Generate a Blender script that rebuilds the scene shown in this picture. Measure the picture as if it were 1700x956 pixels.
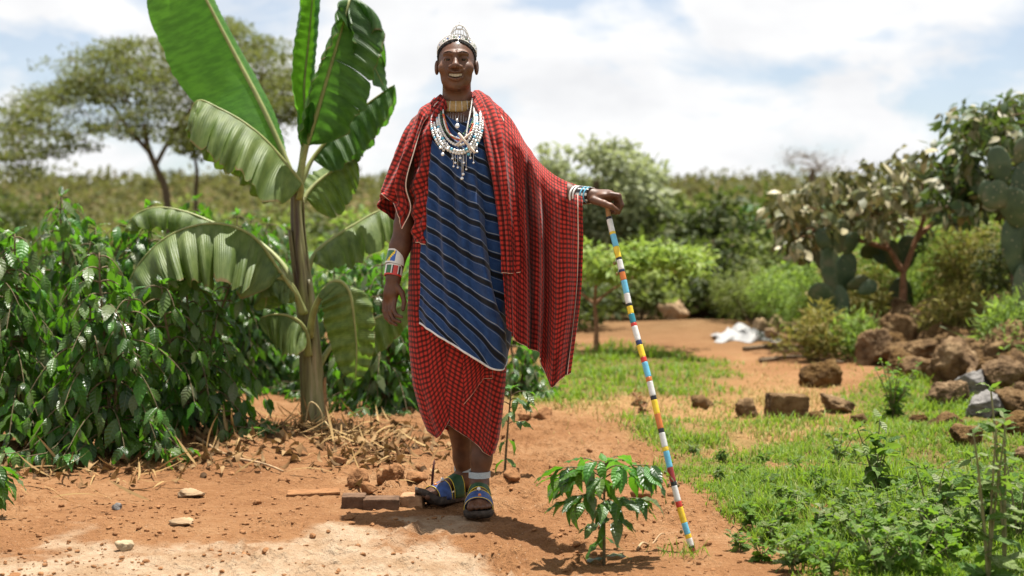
import bpy, math, random
import numpy as np

for _o in list(bpy.data.objects):
    bpy.data.objects.remove(_o)
random.seed(11)
rng = np.random.default_rng(11)
sc = bpy.context.scene
R = math.radians

# ------------------------------------------------------------------ camera
FPX = 2361.0                      # focal length in photo pixels (50 mm on 36 mm film, 1700 px)
CAMH = 1.054
PITCH = math.atan(78.0 / FPX)
cam_d = bpy.data.cameras.new('camera')
cam_d.sensor_width = 36.0
cam_d.lens = 36.0 * FPX / 1700.0
cam_d.clip_start = 0.05
cam_d.clip_end = 3000
cam = bpy.data.objects.new('camera', cam_d)
sc.collection.objects.link(cam)
cam.location = (0, 0, CAMH)
cam.rotation_euler = (math.pi / 2 - PITCH, 0, 0)
cam_d.dof.use_dof = True
cam_d.dof.focus_distance = 5.45
cam_d.dof.aperture_fstop = 2.3
sc.camera = cam
sc.render.resolution_x = 1024
sc.render.resolution_y = 576

# ------------------------------------------------------------------ world: clear sky with broken white cloud
SUN_EL, SUN_AZ = 78.0, 211.0       # the sun stands high behind the man; SUN_AZ: where shadows point, from +Y
world = bpy.data.worlds.new('World')
sc.world = world
world.use_nodes = True
wt = world.node_tree
wt.nodes.clear()


def nd(t, typ, **kw):
    n = t.nodes.new(typ)
    for k, v in kw.items():
        if k == 'inp':
            for a, b in v.items():
                n.inputs[a].default_value = b
        else:
            setattr(n, k, v)
    return n


def lk(t, a, ao, b, bi):
    t.links.new(a.outputs[ao], b.inputs[bi])


# shadow direction on the ground
shx, shy = math.sin(R(SUN_AZ)), math.cos(R(SUN_AZ))
sun_vec = np.array([-shx * math.cos(R(SUN_EL)), -shy * math.cos(R(SUN_EL)), math.sin(R(SUN_EL))])
sky = nd(wt, 'ShaderNodeTexSky', sky_type='NISHITA', sun_disc=False, sun_elevation=R(SUN_EL),
         sun_rotation=math.atan2(sun_vec[0], sun_vec[1]), altitude=1200, air_density=1.0, dust_density=1.5, ozone_density=1.0)
bg1 = nd(wt, 'ShaderNodeBackground', inp={'Strength': 0.058})
bg2 = nd(wt, 'ShaderNodeBackground', inp={'Strength': 0.335})
tc = nd(wt, 'ShaderNodeTexCoord')
mp = nd(wt, 'ShaderNodeMapping', inp={'Location': (0.35, 0.2, 0.1), 'Scale': (1.0, 1.0, 2.3)})
n1 = nd(wt, 'ShaderNodeTexNoise', inp={'Scale': 5.6, 'Detail': 9.0, 'Roughness': 0.55, 'Distortion': 0.35})
cr = nd(wt, 'ShaderNodeValToRGB')
cr.color_ramp.elements[0].position = 0.405
cr.color_ramp.elements[0].color = (0.34, 0.34, 0.34, 1)
cr.color_ramp.elements[1].position = 0.515
n2 = nd(wt, 'ShaderNodeTexNoise', inp={'Scale': 9.0, 'Detail': 6.0, 'Roughness': 0.55})
cr2 = nd(wt, 'ShaderNodeValToRGB')
cr2.color_ramp.elements[0].position = 0.3
cr2.color_ramp.elements[0].color = (1.12, 1.13, 1.16, 1)
cr2.color_ramp.elements[1].position = 0.65
cr2.color_ramp.elements[1].color = (1.36, 1.36, 1.36, 1)
mxs = nd(wt, 'ShaderNodeMixShader')
wo = nd(wt, 'ShaderNodeOutputWorld')
lk(wt, tc, 'Generated', mp, 0)
lk(wt, mp, 0, n1, 'Vector')
lk(wt, mp, 0, n2, 'Vector')
lk(wt, n1, 0, cr, 0)
lk(wt, n2, 0, cr2, 0)
lk(wt, cr2, 0, bg2, 0)
lk(wt, sky, 0, bg1, 0)
lk(wt, cr, 0, mxs, 0)
lk(wt, bg1, 0, mxs, 1)
lk(wt, bg2, 0, mxs, 2)
lk(wt, mxs, 0, wo, 0)
CLOUD_NOISE, CLOUD_MAP, CLOUD_RAMP = n1, mp, cr

# ------------------------------------------------------------------ sun
sun_d = bpy.data.lights.new('sun', 'SUN')
sun_d.energy = 5.0
sun_d.angle = R(0.53)
sun_d.color = (1.0, 0.955, 0.88)
sun = bpy.data.objects.new('sun', sun_d)
sc.collection.objects.link(sun)
from mathutils import Vector, Matrix
sun.rotation_euler = Vector(sun_vec).to_track_quat('Z', 'Y').to_euler()
sun.location = (0, 0, 30)

# ------------------------------------------------------------------ exposure
vs = sc.view_settings
vs.view_transform = 'Standard'
vs.look = 'None'
vs.exposure = 1.22
vs.gamma = 1.0
vs.use_curve_mapping = False
try:
    sc.cycles.max_bounces = 8
    sc.cycles.transparent_max_bounces = 8
    sc.cycles.sample_clamp_indirect = 6.0
except Exception:
    pass


# ------------------------------------------------------------------ helpers
def W(px, py, Y):
    """world point at distance Y that the photograph shows at pixel (px, py)"""
    a = (px - 850.0) / FPX
    b = (478.0 - py) / FPX
    cy, sy = math.cos(PITCH), math.sin(PITCH)
    d = np.array([a, cy + b * sy, -sy + b * cy])
    return np.array([0, 0, CAMH]) + d * (Y / d[1])


def G(px, py):
    """point of the flat ground seen at pixel (px, py)"""
    a = (px - 850.0) / FPX
    b = (478.0 - py) / FPX
    cy, sy = math.cos(PITCH), math.sin(PITCH)
    d = np.array([a, cy + b * sy, -sy + b * cy])
    t = -CAMH / d[2]
    return np.array([d[0] * t, d[1] * t, 0.0])


def pix(X, Y, Z):
    cy, sy = math.cos(PITCH), math.sin(PITCH)
    z = np.asarray(Z) - CAMH
    f = np.asarray(Y) * cy - z * sy
    u = np.asarray(Y) * sy + z * cy
    f = np.where(f < 0.05, 0.05, f)
    return 850 + FPX * np.asarray(X) / f, 478 - FPX * u / f


def make_mesh(name, V, F, mats=None, smooth=True, uv=None, mi=None, attrs=None):
    """V n x 3; F an array (m x 3 / m x 4) or a list of such arrays; uv per vertex"""
    V = np.asarray(V, dtype=np.float32)
    Fs = F if isinstance(F, list) else [F]
    Fs = [np.asarray(f, dtype=np.int32) for f in Fs if len(f)]
    me = bpy.data.meshes.new(name)
    me.vertices.add(len(V))
    me.vertices.foreach_set('co', V.ravel())
    idx = np.concatenate([f.ravel() for f in Fs])
    tot = np.concatenate([np.full(len(f), f.shape[1], dtype=np.int32) for f in Fs])
    start = np.concatenate([[0], np.cumsum(tot)[:-1]]).astype(np.int32)
    me.loops.add(len(idx))
    me.loops.foreach_set('vertex_index', idx)
    me.polygons.add(len(tot))
    me.polygons.foreach_set('loop_start', start)
    me.polygons.foreach_set('loop_total', tot)
    me.polygons.foreach_set('use_smooth', np.full(len(tot), smooth, dtype=bool))
    if mi is not None:
        me.polygons.foreach_set('material_index', np.asarray(mi, dtype=np.int32))
    if uv is not None:
        l = me.uv_layers.new(name='UVMap')
        l.data.foreach_set('uv', np.asarray(uv, dtype=np.float32)[idx].ravel())
    if attrs:
        for k, a in attrs.items():
            at = me.attributes.new(k, 'FLOAT', 'POINT')
            at.data.foreach_set('value', np.asarray(a, dtype=np.float32))
    me.update(calc_edges=True)
    me.validate()
    if mats is not None:
        for m in (mats if isinstance(mats, (list, tuple)) else [mats]):
            me.materials.append(m)
    return me


COL = sc.collection


def link(name, data, parent=None, loc=None, label=None, cat=None, group=None, kind=None):
    o = bpy.data.objects.new(name, data)
    COL.objects.link(o)
    if parent is not None:
        o.parent = parent
    if loc is not None:
        o.location = loc
    if label:
        o['label'] = label
    if cat:
        o['category'] = cat
    if group:
        o['group'] = group
    if kind:
        o['kind'] = kind
    return o


class Thing:
    """an Empty at a thing's base; parts are given in world coordinates"""

    def __init__(s, name, base, label, cat, group=None):
        s.base = np.asarray(base, float)
        s.o = link(name, None, None, s.base, label, cat, group)

    def part(s, name, V, F, mat, parent=None, smooth=True, uv=None, mi=None, kind=None, label=None, thick=0, attrs=None):
        me = make_mesh(name, np.asarray(V) - s.base, F, mat, smooth, uv, mi, attrs)
        o = link(name, me, parent or s.o, None, label, None, None, kind)
        if thick:
            m = o.modifiers.new('thickness', 'SOLIDIFY')
            m.thickness = thick
            m.offset = 0
        return o


def single(name, V, F, mat, base, label, cat, group=None, smooth=True, uv=None, kind=None):
    me = make_mesh(name, np.asarray(V) - np.asarray(base), F, mat, smooth, uv)
    return link(name, me, None, base, label, cat, group, kind)


def grid_faces(nu, nv, closed_u=False, off=0):
    """quads of an nv-rows x nu-columns grid (index r * nu + c)"""
    c = np.arange(nu if closed_u else nu - 1)
    r = np.arange(nv - 1)
    rr, cc = np.meshgrid(r, c, indexing='ij')
    c2 = (cc + 1) % nu
    q = np.stack([rr * nu + cc, rr * nu + c2, (rr + 1) * nu + c2, (rr + 1) * nu + cc], -1).reshape(-1, 4)
    return q + off


def norm(v):
    v = np.asarray(v, float)
    return v / (np.linalg.norm(v, axis=-1, keepdims=True) + 1e-12)


def catmull(P, n):
    """n points along the smooth curve through the rows of P (uniform)"""
    P = np.asarray(P, float)
    m = len(P)
    t = np.linspace(0, m - 1, n)
    i = np.clip(np.floor(t).astype(int), 0, m - 2)
    f = (t - i).reshape((-1,) + (1,) * (P.ndim - 1))
    Pe = np.concatenate([[2 * P[0] - P[1]], P, [2 * P[-1] - P[-2]]])
    p0, p1, p2, p3 = Pe[i], Pe[i + 1], Pe[i + 2], Pe[i + 3]
    return 0.5 * (2 * p1 + (p2 - p0) * f + (2 * p0 - 5 * p1 + 4 * p2 - p3) * f ** 2 + (3 * p1 - p0 - 3 * p2 + p3) * f ** 3)


def patch(ctrl, nu, nv):
    """smooth surface through a control net (rows x cols x k) -> nv x nu x k"""
    A = catmull(np.asarray(ctrl, float), nv)
    return np.swapaxes(catmull(np.swapaxes(A, 0, 1), nu), 0, 1)


def tube(P, rad, n=8, cap=True, flat=1.0):
    """tapered tube along P (m x 3)"""
    P = np.asarray(P, float)
    m = len(P)
    rad = np.broadcast_to(np.asarray(rad, float), (m,))
    T = norm(np.gradient(P, axis=0))
    ref = np.array([0, 0, 1.0]) if abs(T[0][2]) < 0.9 else np.array([0, 1.0, 0])
    N = np.zeros_like(P)
    b = norm(np.cross(T[0], ref))
    for i in range(m):
        b = norm(b - T[i] * np.dot(b, T[i]))
        N[i] = b
    B = np.cross(T, N)
    a = np.linspace(0, 2 * np.pi, n, endpoint=False)
    V = P[:, None] + rad[:, None, None] * (np.cos(a)[None, :, None] * N[:, None] + flat * np.sin(a)[None, :, None] * B[:, None])
    V = V.reshape(-1, 3)
    F = [grid_faces(n, m, True)]
    if cap:
        V = np.concatenate([V, P[:1], P[-1:]])
        k = np.arange(n)
        F.append(np.stack([k, np.full(n, m * n), (k + 1) % n], -1))
        o = (m - 1) * n
        F.append(np.stack([o + k, o + (k + 1) % n, np.full(n, m * n + 1)], -1))
    return V, F


class Bag:
    """collects pieces of one mesh"""

    def __init__(s):
        s.V, s.Q, s.T, s.U, s.n = [], [], [], [], 0

    def add(s, V, F, uv=None):
        V = np.asarray(V, float)
        for f in (F if isinstance(F, list) else [F]):
            f = np.asarray(f)
            if len(f) == 0:
                continue
            (s.Q if f.shape[1] == 4 else s.T).append(f + s.n)
        s.V.append(V)
        s.U.append(np.zeros((len(V), 2)) if uv is None else np.asarray(uv))
        s.n += len(V)
        return s

    def get(s):
        F = []
        if s.Q:
            F.append(np.concatenate(s.Q))
        if s.T:
            F.append(np.concatenate(s.T))
        return np.concatenate(s.V), F, np.concatenate(s.U)


# value noise for shapes
_perm = np.random.default_rng(3).permutation(4096)
_val = np.random.default_rng(4).uniform(-1, 1, 4096)


def vnoise(p, seed=0):
    p = np.asarray(p, float)
    i = np.floor(p).astype(np.int64)
    f = p - i
    f = f * f * (3 - 2 * f)
    out = 0
    for dx in (0, 1):
        for dy in (0, 1):
            for dz in (0, 1):
                h = _perm[(i[..., 0] + dx + seed * 17) & 4095]
                h = _perm[(h + i[..., 1] + dy) & 4095]
                h = _perm[(h + i[..., 2] + dz) & 4095]
                w = (f[..., 0] if dx else 1 - f[..., 0]) * (f[..., 1] if dy else 1 - f[..., 1]) * (f[..., 2] if dz else 1 - f[..., 2])
                out = out + w * _val[h]
    return out


def fbm(p, oct=4, seed=0, gain=0.5):
    o, a = 0, 1.0
    p = np.asarray(p, float)
    for k in range(oct):
        o = o + a * vnoise(p * 2 ** k, seed + k)
        a *= gain
    return o


def sstep(a, b, x):
    t = np.clip((np.asarray(x, float) - a) / (b - a), 0, 1)
    return t * t * (3 - 2 * t)


def icosphere(sub):
    t = (1 + 5 ** 0.5) / 2
    v = [(-1, t, 0), (1, t, 0), (-1, -t, 0), (1, -t, 0), (0, -1, t), (0, 1, t), (0, -1, -t), (0, 1, -t), (t, 0, -1), (t, 0, 1), (-t, 0, -1), (-t, 0, 1)]
    f = [(0, 11, 5), (0, 5, 1), (0, 1, 7), (0, 7, 10), (0, 10, 11), (1, 5, 9), (5, 11, 4), (11, 10, 2), (10, 7, 6), (7, 1, 8), (3, 9, 4), (3, 4, 2), (3, 2, 6), (3, 6, 8), (3, 8, 9), (4, 9, 5), (2, 4, 11), (6, 2, 10), (8, 6, 7), (9, 8, 1)]
    V = [np.array(x, float) for x in v]
    for _ in range(sub):
        c, nf = {}, []

        def mid(a, b):
            k = (min(a, b), max(a, b))
            if k not in c:
                V.append(V[a] + V[b])
                V[-1] = V[-1] / np.linalg.norm(V[-1]) * 2
                c[k] = len(V) - 1
            return c[k]
        for a, b, d in f:
            x, y, z = mid(a, b), mid(b, d), mid(d, a)
            nf += [(a, x, z), (b, y, x), (d, z, y), (x, y, z)]
        f = nf
    return norm(np.array(V)), np.array(f)


ICO = [icosphere(k) for k in range(5)]


def ball(c, r, sub=1):
    v, f = ICO[sub]
    return v * np.asarray(r) + np.asarray(c), f


# ------------------------------------------------------------------ materials
MATS = {}


def new_mat(name):
    m = bpy.data.materials.new(name)
    m.use_nodes = True
    t = m.node_tree
    t.nodes.clear()
    out = nd(t, 'ShaderNodeOutputMaterial')
    p = nd(t, 'ShaderNodeBsdfPrincipled')
    lk(t, p, 0, out, 0)
    MATS[name] = m
    return m, t, p, out


def ramp(t, cols, pos=None):
    n = nd(t, 'ShaderNodeValToRGB')
    e = n.color_ramp.elements
    k = len(cols)
    pos = pos or [i / (k - 1) for i in range(k)]
    while len(e) < k:
        e.new(0.5)
    for i in range(k):
        e[i].position = pos[i]
        c = cols[i]
        e[i].color = (c[0], c[1], c[2], 1)
    return n


def simple(name, col, rough=0.7, var=0.15, scale=30, spec=0.3, bump=0.0, bscale=80, metal=0.0, coord='Object'):
    """one colour with noise in value and a fine relief"""
    m, t, p, out = new_mat(name)
    tcn = nd(t, 'ShaderNodeTexCoord')
    ns = nd(t, 'ShaderNodeTexNoise', inp={'Scale': scale, 'Detail': 5.0})
    lk(t, tcn, coord, ns, 'Vector')
    c = np.array(col)
    rp = ramp(t, [tuple(c * (1 - var)), tuple(np.minimum(c * (1 + var), 0.95))], [0.3, 0.7])
    lk(t, ns, 0, rp, 0)
    lk(t, rp, 0, p, 'Base Color')
    p.inputs['Roughness'].default_value = rough
    p.inputs['Specular IOR Level'].default_value = spec
    p.inputs['Metallic'].default_value = metal
    if bump:
        nb = nd(t, 'ShaderNodeTexNoise', inp={'Scale': bscale, 'Detail': 4.0})
        lk(t, tcn, coord, nb, 'Vector')
        b = nd(t, 'ShaderNodeBump', inp={'Strength': bump, 'Distance': 0.01})
        lk(t, nb, 0, b, 'Height')
        lk(t, b, 0, p, 'Normal')
    return m


def math_n(t, op, a=None, b=None, va=None, vb=None, clamp=False):
    n = nd(t, 'ShaderNodeMath', operation=op, use_clamp=clamp)
    for i, (x, v) in enumerate(((a, va), (b, vb))):
        if x is not None:
            t.links.new(x, n.inputs[i])
        elif v is not None:
            n.inputs[i].default_value = v
    return n.outputs[0]


def mix_c(t, fac, a, b):
    n = nd(t, 'ShaderNodeMix', data_type='RGBA')
    for s, v in ((n.inputs[0], fac), (n.inputs[6], a), (n.inputs[7], b)):
        if hasattr(v, 'links') or isinstance(v, bpy.types.NodeSocket):
            t.links.new(v, s)
        elif isinstance(v, (int, float)):
            s.default_value = v
        else:
            s.default_value = (v[0], v[1], v[2], 1)
    return n.outputs[2]


def leaf_mat(name, cols, trans, rough=0.45, spec=0.4, tfac=0.3, veins=0.0, vein_n=9, island=True, back=None, brown=None):
    """leaf: glossy upper side, light passing through; cols: colours that single leaves vary between"""
    m, t, p, out = new_mat(name)
    geo = nd(t, 'ShaderNodeNewGeometry')
    oi = nd(t, 'ShaderNodeObjectInfo')
    rnd = math_n(t, 'FRACT', math_n(t, 'ADD', geo.outputs['Random Per Island'], oi.outputs['Random']))
    rp = ramp(t, cols)
    t.links.new(rnd, rp.inputs[0])
    col = rp.outputs[0]
    uvn = nd(t, 'ShaderNodeUVMap')
    sep = nd(t, 'ShaderNodeSeparateXYZ')
    lk(t, uvn, 0, sep, 0)
    if veins:
        # uv.x -1..1 across, uv.y 0..1 along: side veins run obliquely to the margin
        au = math_n(t, 'ABSOLUTE', sep.outputs[0])
        ph = math_n(t, 'MULTIPLY', math_n(t, 'SUBTRACT', sep.outputs[1], math_n(t, 'MULTIPLY', au, vb=0.12)), vb=vein_n * 2 * math.pi)
        s = math_n(t, 'SINE', ph)
        mid = math_n(t, 'MULTIPLY', math_n(t, 'SUBTRACT', va=1.0, b=math_n(t, 'MULTIPLY', au, vb=9.0), clamp=True), vb=-1.6)
        hgt = math_n(t, 'ADD', s, mid)
        b = nd(t, 'ShaderNodeBump', inp={'Strength': veins, 'Distance': 0.004})
        t.links.new(hgt, b.inputs['Height'])
        lk(t, b, 0, p, 'Normal')
        ml = math_n(t, 'SUBTRACT', va=1.0, b=math_n(t, 'MULTIPLY', au, vb=14.0), clamp=True)
        col = mix_c(t, math_n(t, 'MULTIPLY', ml, vb=0.45), col, tuple(min(1, x * 2.2 + 0.02) for x in cols[-1]))
    if brown is not None:
        nb = nd(t, 'ShaderNodeTexNoise', inp={'Scale': 14.0, 'Detail': 4.0})
        tcn = nd(t, 'ShaderNodeTexCoord')
        lk(t, tcn, 'Object', nb, 'Vector')
        r2 = ramp(t, [(0, 0, 0), (1, 1, 1)], [0.62, 0.72])
        lk(t, nb, 0, r2, 0)
        col = mix_c(t, math_n(t, 'MULTIPLY', r2.outputs[0], vb=0.7), col, brown)
    if back is not None:
        col = mix_c(t, geo.outputs['Backfacing'], col, back)
    t.links.new(col, p.inputs['Base Color'])
    p.inputs['Roughness'].default_value = rough
    p.inputs['Specular IOR Level'].default_value = spec
    tr = nd(t, 'ShaderNodeBsdfTranslucent', inp={'Color': (*trans, 1)})
    mx = nd(t, 'ShaderNodeMixShader', inp={0: tfac})
    lk(t, p, 0, mx, 1)
    lk(t, tr, 0, mx, 2)
    lk(t, mx, 0, out, 0)
    return m
# ------------------------------------------------------------------ ground
def grass_masks(px, py, x, y):
    """(green, dry): how much living and dry grass grows at a ground point"""
    nz = fbm(np.stack([x * 1.7, y * 1.7, 0 * x], -1), 4, 5)
    nz2 = fbm(np.stack([x * 0.9 + 7, y * 0.9, 0 * x], -1), 3, 9)
    bx = np.interp(py, [560, 640, 690, 705, 730, 760, 800, 850, 900, 956, 1200], [1100, 1010, 990, 1030, 1060, 1110, 1165, 1222, 1238, 1290, 1420])
    g1 = sstep(-30, 45, px - bx + nz * 45) * sstep(692, 775, py + nz2 * 30)
    g1 = g1 * (1 - 0.45 * np.exp(-((px - 1260) / 130) ** 2 - ((py - 715) / 32) ** 2))
    g1 = g1 * (1 - 0.75 * sstep(.1, .45, fbm(np.stack([x * 2.3 + 3, y * 2.3, 0 * x], -1), 3, 19)))
    g1 = g1 * (1 - 0.6 * np.exp(-((px - 1500) / 90) ** 2 - ((py - 790) / 40) ** 2) * (nz > 0))
    right = sstep(1390, 1470, px + nz * 30) * sstep(610, 660, py) * 0.9
    strip = 0.85 * sstep(1.1, 0.65, np.sqrt(((px - 1035) / 185) ** 2 + ((py - 612) / 46) ** 2) + nz * 0.3)
    strip2 = 0.55 * sstep(1.2, 0.8, np.sqrt(((px - 900) / 130) ** 2 + ((py - 640) / 36) ** 2) + nz * 0.3)
    tuft = 0.2 * sstep(1.2, 0.7, np.sqrt(((px - 1170) / 60) ** 2 + ((py - 650) / 22) ** 2) + nz * 0.4)
    green = np.clip(np.maximum.reduce([g1, right, strip, strip2, tuft]), 0, 1)
    green = green * (y < 14.5)
    dry = np.exp(-((px - 1240) / 190) ** 2 - ((py - 675) / 50) ** 2) + 0.8 * np.exp(-((px - 960) / 150) ** 2 - ((py - 668) / 20) ** 2) + 0.35 * sstep(690, 730, py) * sstep(-30, 45, px - bx)
    dry = np.clip(dry * (0.8 + 0.7 * nz2), 0, 1) * (y < 14.5)
    return green, dry


def hill_z(x, y):
    b = sstep(26, 120, y) * (5.5 + 0.7 * vnoise(np.stack([x * 0.02, y * 0.02, 0 * x], -1), 2) - 0.012 * x * (x < 0) * -1.0)
    return np.maximum(b, 0) + 0.4 * sstep(20, 60, y) * vnoise(np.stack([x * 0.08, y * 0.08, 0 * x], -1), 8)


def ground_z(x, y):
    x = np.asarray(x, float)
    y = np.asarray(y, float)
    z = hill_z(x, y)
    near = sstep(16, 10, y)
    z = z + near * (0.022 * fbm(np.stack([x * 0.8, y * 0.8, 0 * x], -1), 3, 1))
    c = G(1040, 865)
    z = z - 0.03 * np.exp(-((x - c[0]) / 0.45) ** 2 - ((y - c[1]) / 0.28) ** 2)
    c = G(400, 880)
    z = z + 0.022 * np.exp(-((x - c[0]) / 1.3) ** 2 - ((y - c[1]) / 0.22) ** 2)
    c = G(480, 745)                                                   # earth heaped round the banana stem
    z = z + 0.05 * np.exp(-((x - c[0]) / 0.5) ** 2 - ((y - c[1]) / 0.42) ** 2)
    c = G(1165, 545)                                                  # mound of red earth
    z = z + 0.10 * np.exp(-((x - c[0]) / 0.75) ** 2 - ((y - c[1]) / 1.1) ** 2)
    c = G(1660, 600)                                                  # bank under the stone heap
    z = z + 0.30 * np.exp(-((x - c[0] - 0.5) / 0.9) ** 2 - ((y - c[1] - 0.9) / 1.6) ** 2)
    c = G(150, 760)
    z = z + 0.04 * np.exp(-((x - c[0]) / 1.0) ** 2 - ((y - c[1] - 0.3) / 0.5) ** 2)
    return z


def _axis(lo, a, b, hi, step, grow):
    mid = np.arange(a, b + 1e-6, step)
    r, s, p = [], step, b
    while p < hi:
        s *= grow
        p += s
        r.append(p)
    l, s, p = [], step, a
    while p > lo:
        s *= grow
        p -= s
        l.append(p)
    return np.concatenate([l[::-1], mid, r])


gx = _axis(-420, -2.9, 3.1, 420, 0.018, 1.07)
gy = _axis(-60, 4.0, 9.0, 520, 0.018, 1.045)
GX, GY = np.meshgrid(gx, gy)
GZ = ground_z(GX, GY)
_near = sstep(12.5, 8.0, GY) * sstep(3.0, 4.0, GY) * sstep(4.5, 3, np.abs(GX))
_p = np.stack([GX, GY, 0 * GX], -1)
_px, _py = pix(GX, GY, 0 * GX)
_gr, _dr = grass_masks(_px, _py, GX, GY)
_soft = fbm(_p * 1.3, 3, 41)
_rough = 0.4 + 0.9 * sstep(-0.2, 0.5, _soft)
_lump = fbm(_p * 9, 3, 21)
_clod = np.maximum(fbm(_p * 26, 3, 31) - 0.25, 0)
GZ = GZ + _near * (0.010 * _lump * _rough + 0.026 * _clod * _rough + 0.007 * fbm(_p * 55, 2, 33) * _rough)
# small pits by the sapling
for (a, b, r, d) in ((940, 905, 0.05, 0.03), (905, 895, 0.04, 0.022), (1045, 905, 0.03, 0.02), (1005, 930, 0.06, 0.015), (1090, 905, 0.04, 0.015), (860, 885, 0.06, 0.02)):
    c = G(a, b)
    GZ -= d * np.exp(-(((GX - c[0]) / r) ** 2 + ((GY - c[1]) / (r * 0.8)) ** 2))
# pale trodden dust along the near edge
_edge = np.interp(_px, [-400, 0, 120, 260, 420, 560, 760, 830, 900, 2000], [945, 925, 910, 903, 905, 888, 880, 925, 990, 1100])
_pale = sstep(-14, 26, _py - _edge + 40 * fbm(_p * 3.2, 5, 51, .62)) * (_py > 700)
_dryf = _dr
_far = sstep(13.0, 24.0, GY + 3 * fbm(_p * 0.25, 3, 61))
ground_me = make_mesh('ground', np.stack([GX, GY, GZ], -1).reshape(-1, 3), grid_faces(len(gx), len(gy)), None, True, None, None,
                      {'grass': _gr.ravel(), 'dry': _dryf.ravel(), 'pale': _pale.ravel(), 'far': _far.ravel()})
m, t, p, out = new_mat('red_earth')
tcn = nd(t, 'ShaderNodeTexCoord')


def _ns(s, d=6.0, r=0.55, typ='ShaderNodeTexNoise'):
    n = nd(t, 'ShaderNodeTexNoise', inp={'Scale': s, 'Detail': d, 'Roughness': r})
    lk(t, tcn, 'Object', n, 'Vector')
    return n


def _at(k):
    return nd(t, 'ShaderNodeAttribute', attribute_name=k).outputs['Fac']


a1, a2, a3, a4 = _ns(1.1), _ns(5.5), _ns(38.0), _ns(170.0, 3.0)
rp = ramp(t, [(0.145, 0.062, 0.024), (0.222, 0.108, 0.046), (0.29, 0.166, 0.082)], [0.34, 0.5, 0.68])
sm = math_n(t, 'ADD', math_n(t, 'MULTIPLY', a1.outputs[0], vb=0.45), math_n(t, 'ADD', math_n(t, 'MULTIPLY', a2.outputs[0], vb=0.3), math_n(t, 'MULTIPLY', a3.outputs[0], vb=0.25)))
t.links.new(sm, rp.inputs[0])
col = rp.outputs[0]
rpp = ramp(t, [(0.29, 0.195, 0.115), (0.37, 0.28, 0.19)], [0.35, 0.6])
lk(t, a2, 0, rpp, 0)
pm = math_n(t, 'MULTIPLY', _at('pale'), math_n(t, 'ADD', math_n(t, 'MULTIPLY', a3.outputs[0], vb=1.1), vb=0.3, clamp=True), clamp=True)
col = mix_c(t, pm, col, rpp.outputs[0])
col = mix_c(t, math_n(t, 'MULTIPLY', _at('dry'), vb=0.6), col, (0.33, 0.205, 0.085))
col = mix_c(t, math_n(t, 'MULTIPLY', _at('grass'), vb=0.7), col, (0.085, 0.10, 0.025))
rpf = ramp(t, [(0.07, 0.06, 0.025), (0.135, 0.088, 0.04), (0.085, 0.09, 0.032)], [0.35, 0.5, 0.65])
af = _ns(0.22, 8.0, 0.6)
lk(t, af, 0, rpf, 0)
col = mix_c(t, _at('far'), col, rpf.outputs[0])
gsp = _ns(95.0, 2.0)
spk = ramp(t, [(0, 0, 0), (1, 1, 1)], [0.66, 0.72])
lk(t, gsp, 0, spk, 0)
col = mix_c(t, math_n(t, 'MULTIPLY', spk.outputs[0], vb=0.45), col, (0.42, 0.30, 0.20))
t.links.new(col, p.inputs['Base Color'])
p.inputs['Roughness'].default_value = 0.95
p.inputs['Specular IOR Level'].default_value = 0.1
hh = math_n(t, 'ADD', math_n(t, 'MULTIPLY', a3.outputs[0], vb=1.0), math_n(t, 'MULTIPLY', a4.outputs[0], vb=0.3))
b = nd(t, 'ShaderNodeBump', inp={'Strength': 1.0, 'Distance': 0.03})
t.links.new(hh, b.inputs['Height'])
lk(t, b, 0, p, 'Normal')
ground_me.materials.append(m)
link('ground', ground_me, kind='structure')


def gz1(x, y):
    """height of the built ground under one point"""
    i = int(np.clip(np.searchsorted(gx, x) - 1, 0, len(gx) - 2))
    j = int(np.clip(np.searchsorted(gy, y) - 1, 0, len(gy) - 2))
    u = (x - gx[i]) / (gx[i + 1] - gx[i])
    v = (y - gy[j]) / (gy[j + 1] - gy[j])
    return float(GZ[j, i] * (1 - u) * (1 - v) + GZ[j, i + 1] * u * (1 - v) + GZ[j + 1, i] * (1 - u) * v + GZ[j + 1, i + 1] * u * v)


def gzs(x, y):
    x = np.asarray(x, float)
    y = np.asarray(y, float)
    i = np.clip(np.searchsorted(gx, x) - 1, 0, len(gx) - 2)
    j = np.clip(np.searchsorted(gy, y) - 1, 0, len(gy) - 2)
    u = (x - gx[i]) / (gx[i + 1] - gx[i])
    v = (y - gy[j]) / (gy[j + 1] - gy[j])
    return GZ[j, i] * (1 - u) * (1 - v) + GZ[j, i + 1] * u * (1 - v) + GZ[j + 1, i] * (1 - u) * v + GZ[j + 1, i + 1] * u * v


def GP(px, py):
    """point of the built ground that the photograph shows at (px, py)"""
    q = G(px, py)
    q[2] = gz1(q[0], q[1])
    return q
# ------------------------------------------------------------------ the man
YP = 5.53


def D(px, py, dy=0.0):
    return W(px, py, YP + dy)


# ---- signed distance shapes
def s_cap(p, a, b, ra, rb):
    a, b = np.asarray(a, float), np.asarray(b, float)
    pa, ba = p - a, b - a
    h = np.clip((pa @ ba) / (ba @ ba), 0, 1)
    return np.linalg.norm(pa - h[..., None] * ba, axis=-1) - (ra + (rb - ra) * h)


def s_ell(p, c, r):
    q = p - np.asarray(c, float)
    r = np.asarray(r, float)
    k0 = np.linalg.norm(q / r, axis=-1)
    k1 = np.linalg.norm(q / r ** 2, axis=-1) + 1e-9
    return k0 * (k0 - 1) / k1


def smin(a, b, k):
    h = np.clip(0.5 + 0.5 * (b - a) / k, 0, 1)
    return b + (a - b) * h - k * h * (1 - h)


def smax(a, b, k):
    return -smin(-a, -b, k)


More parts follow.
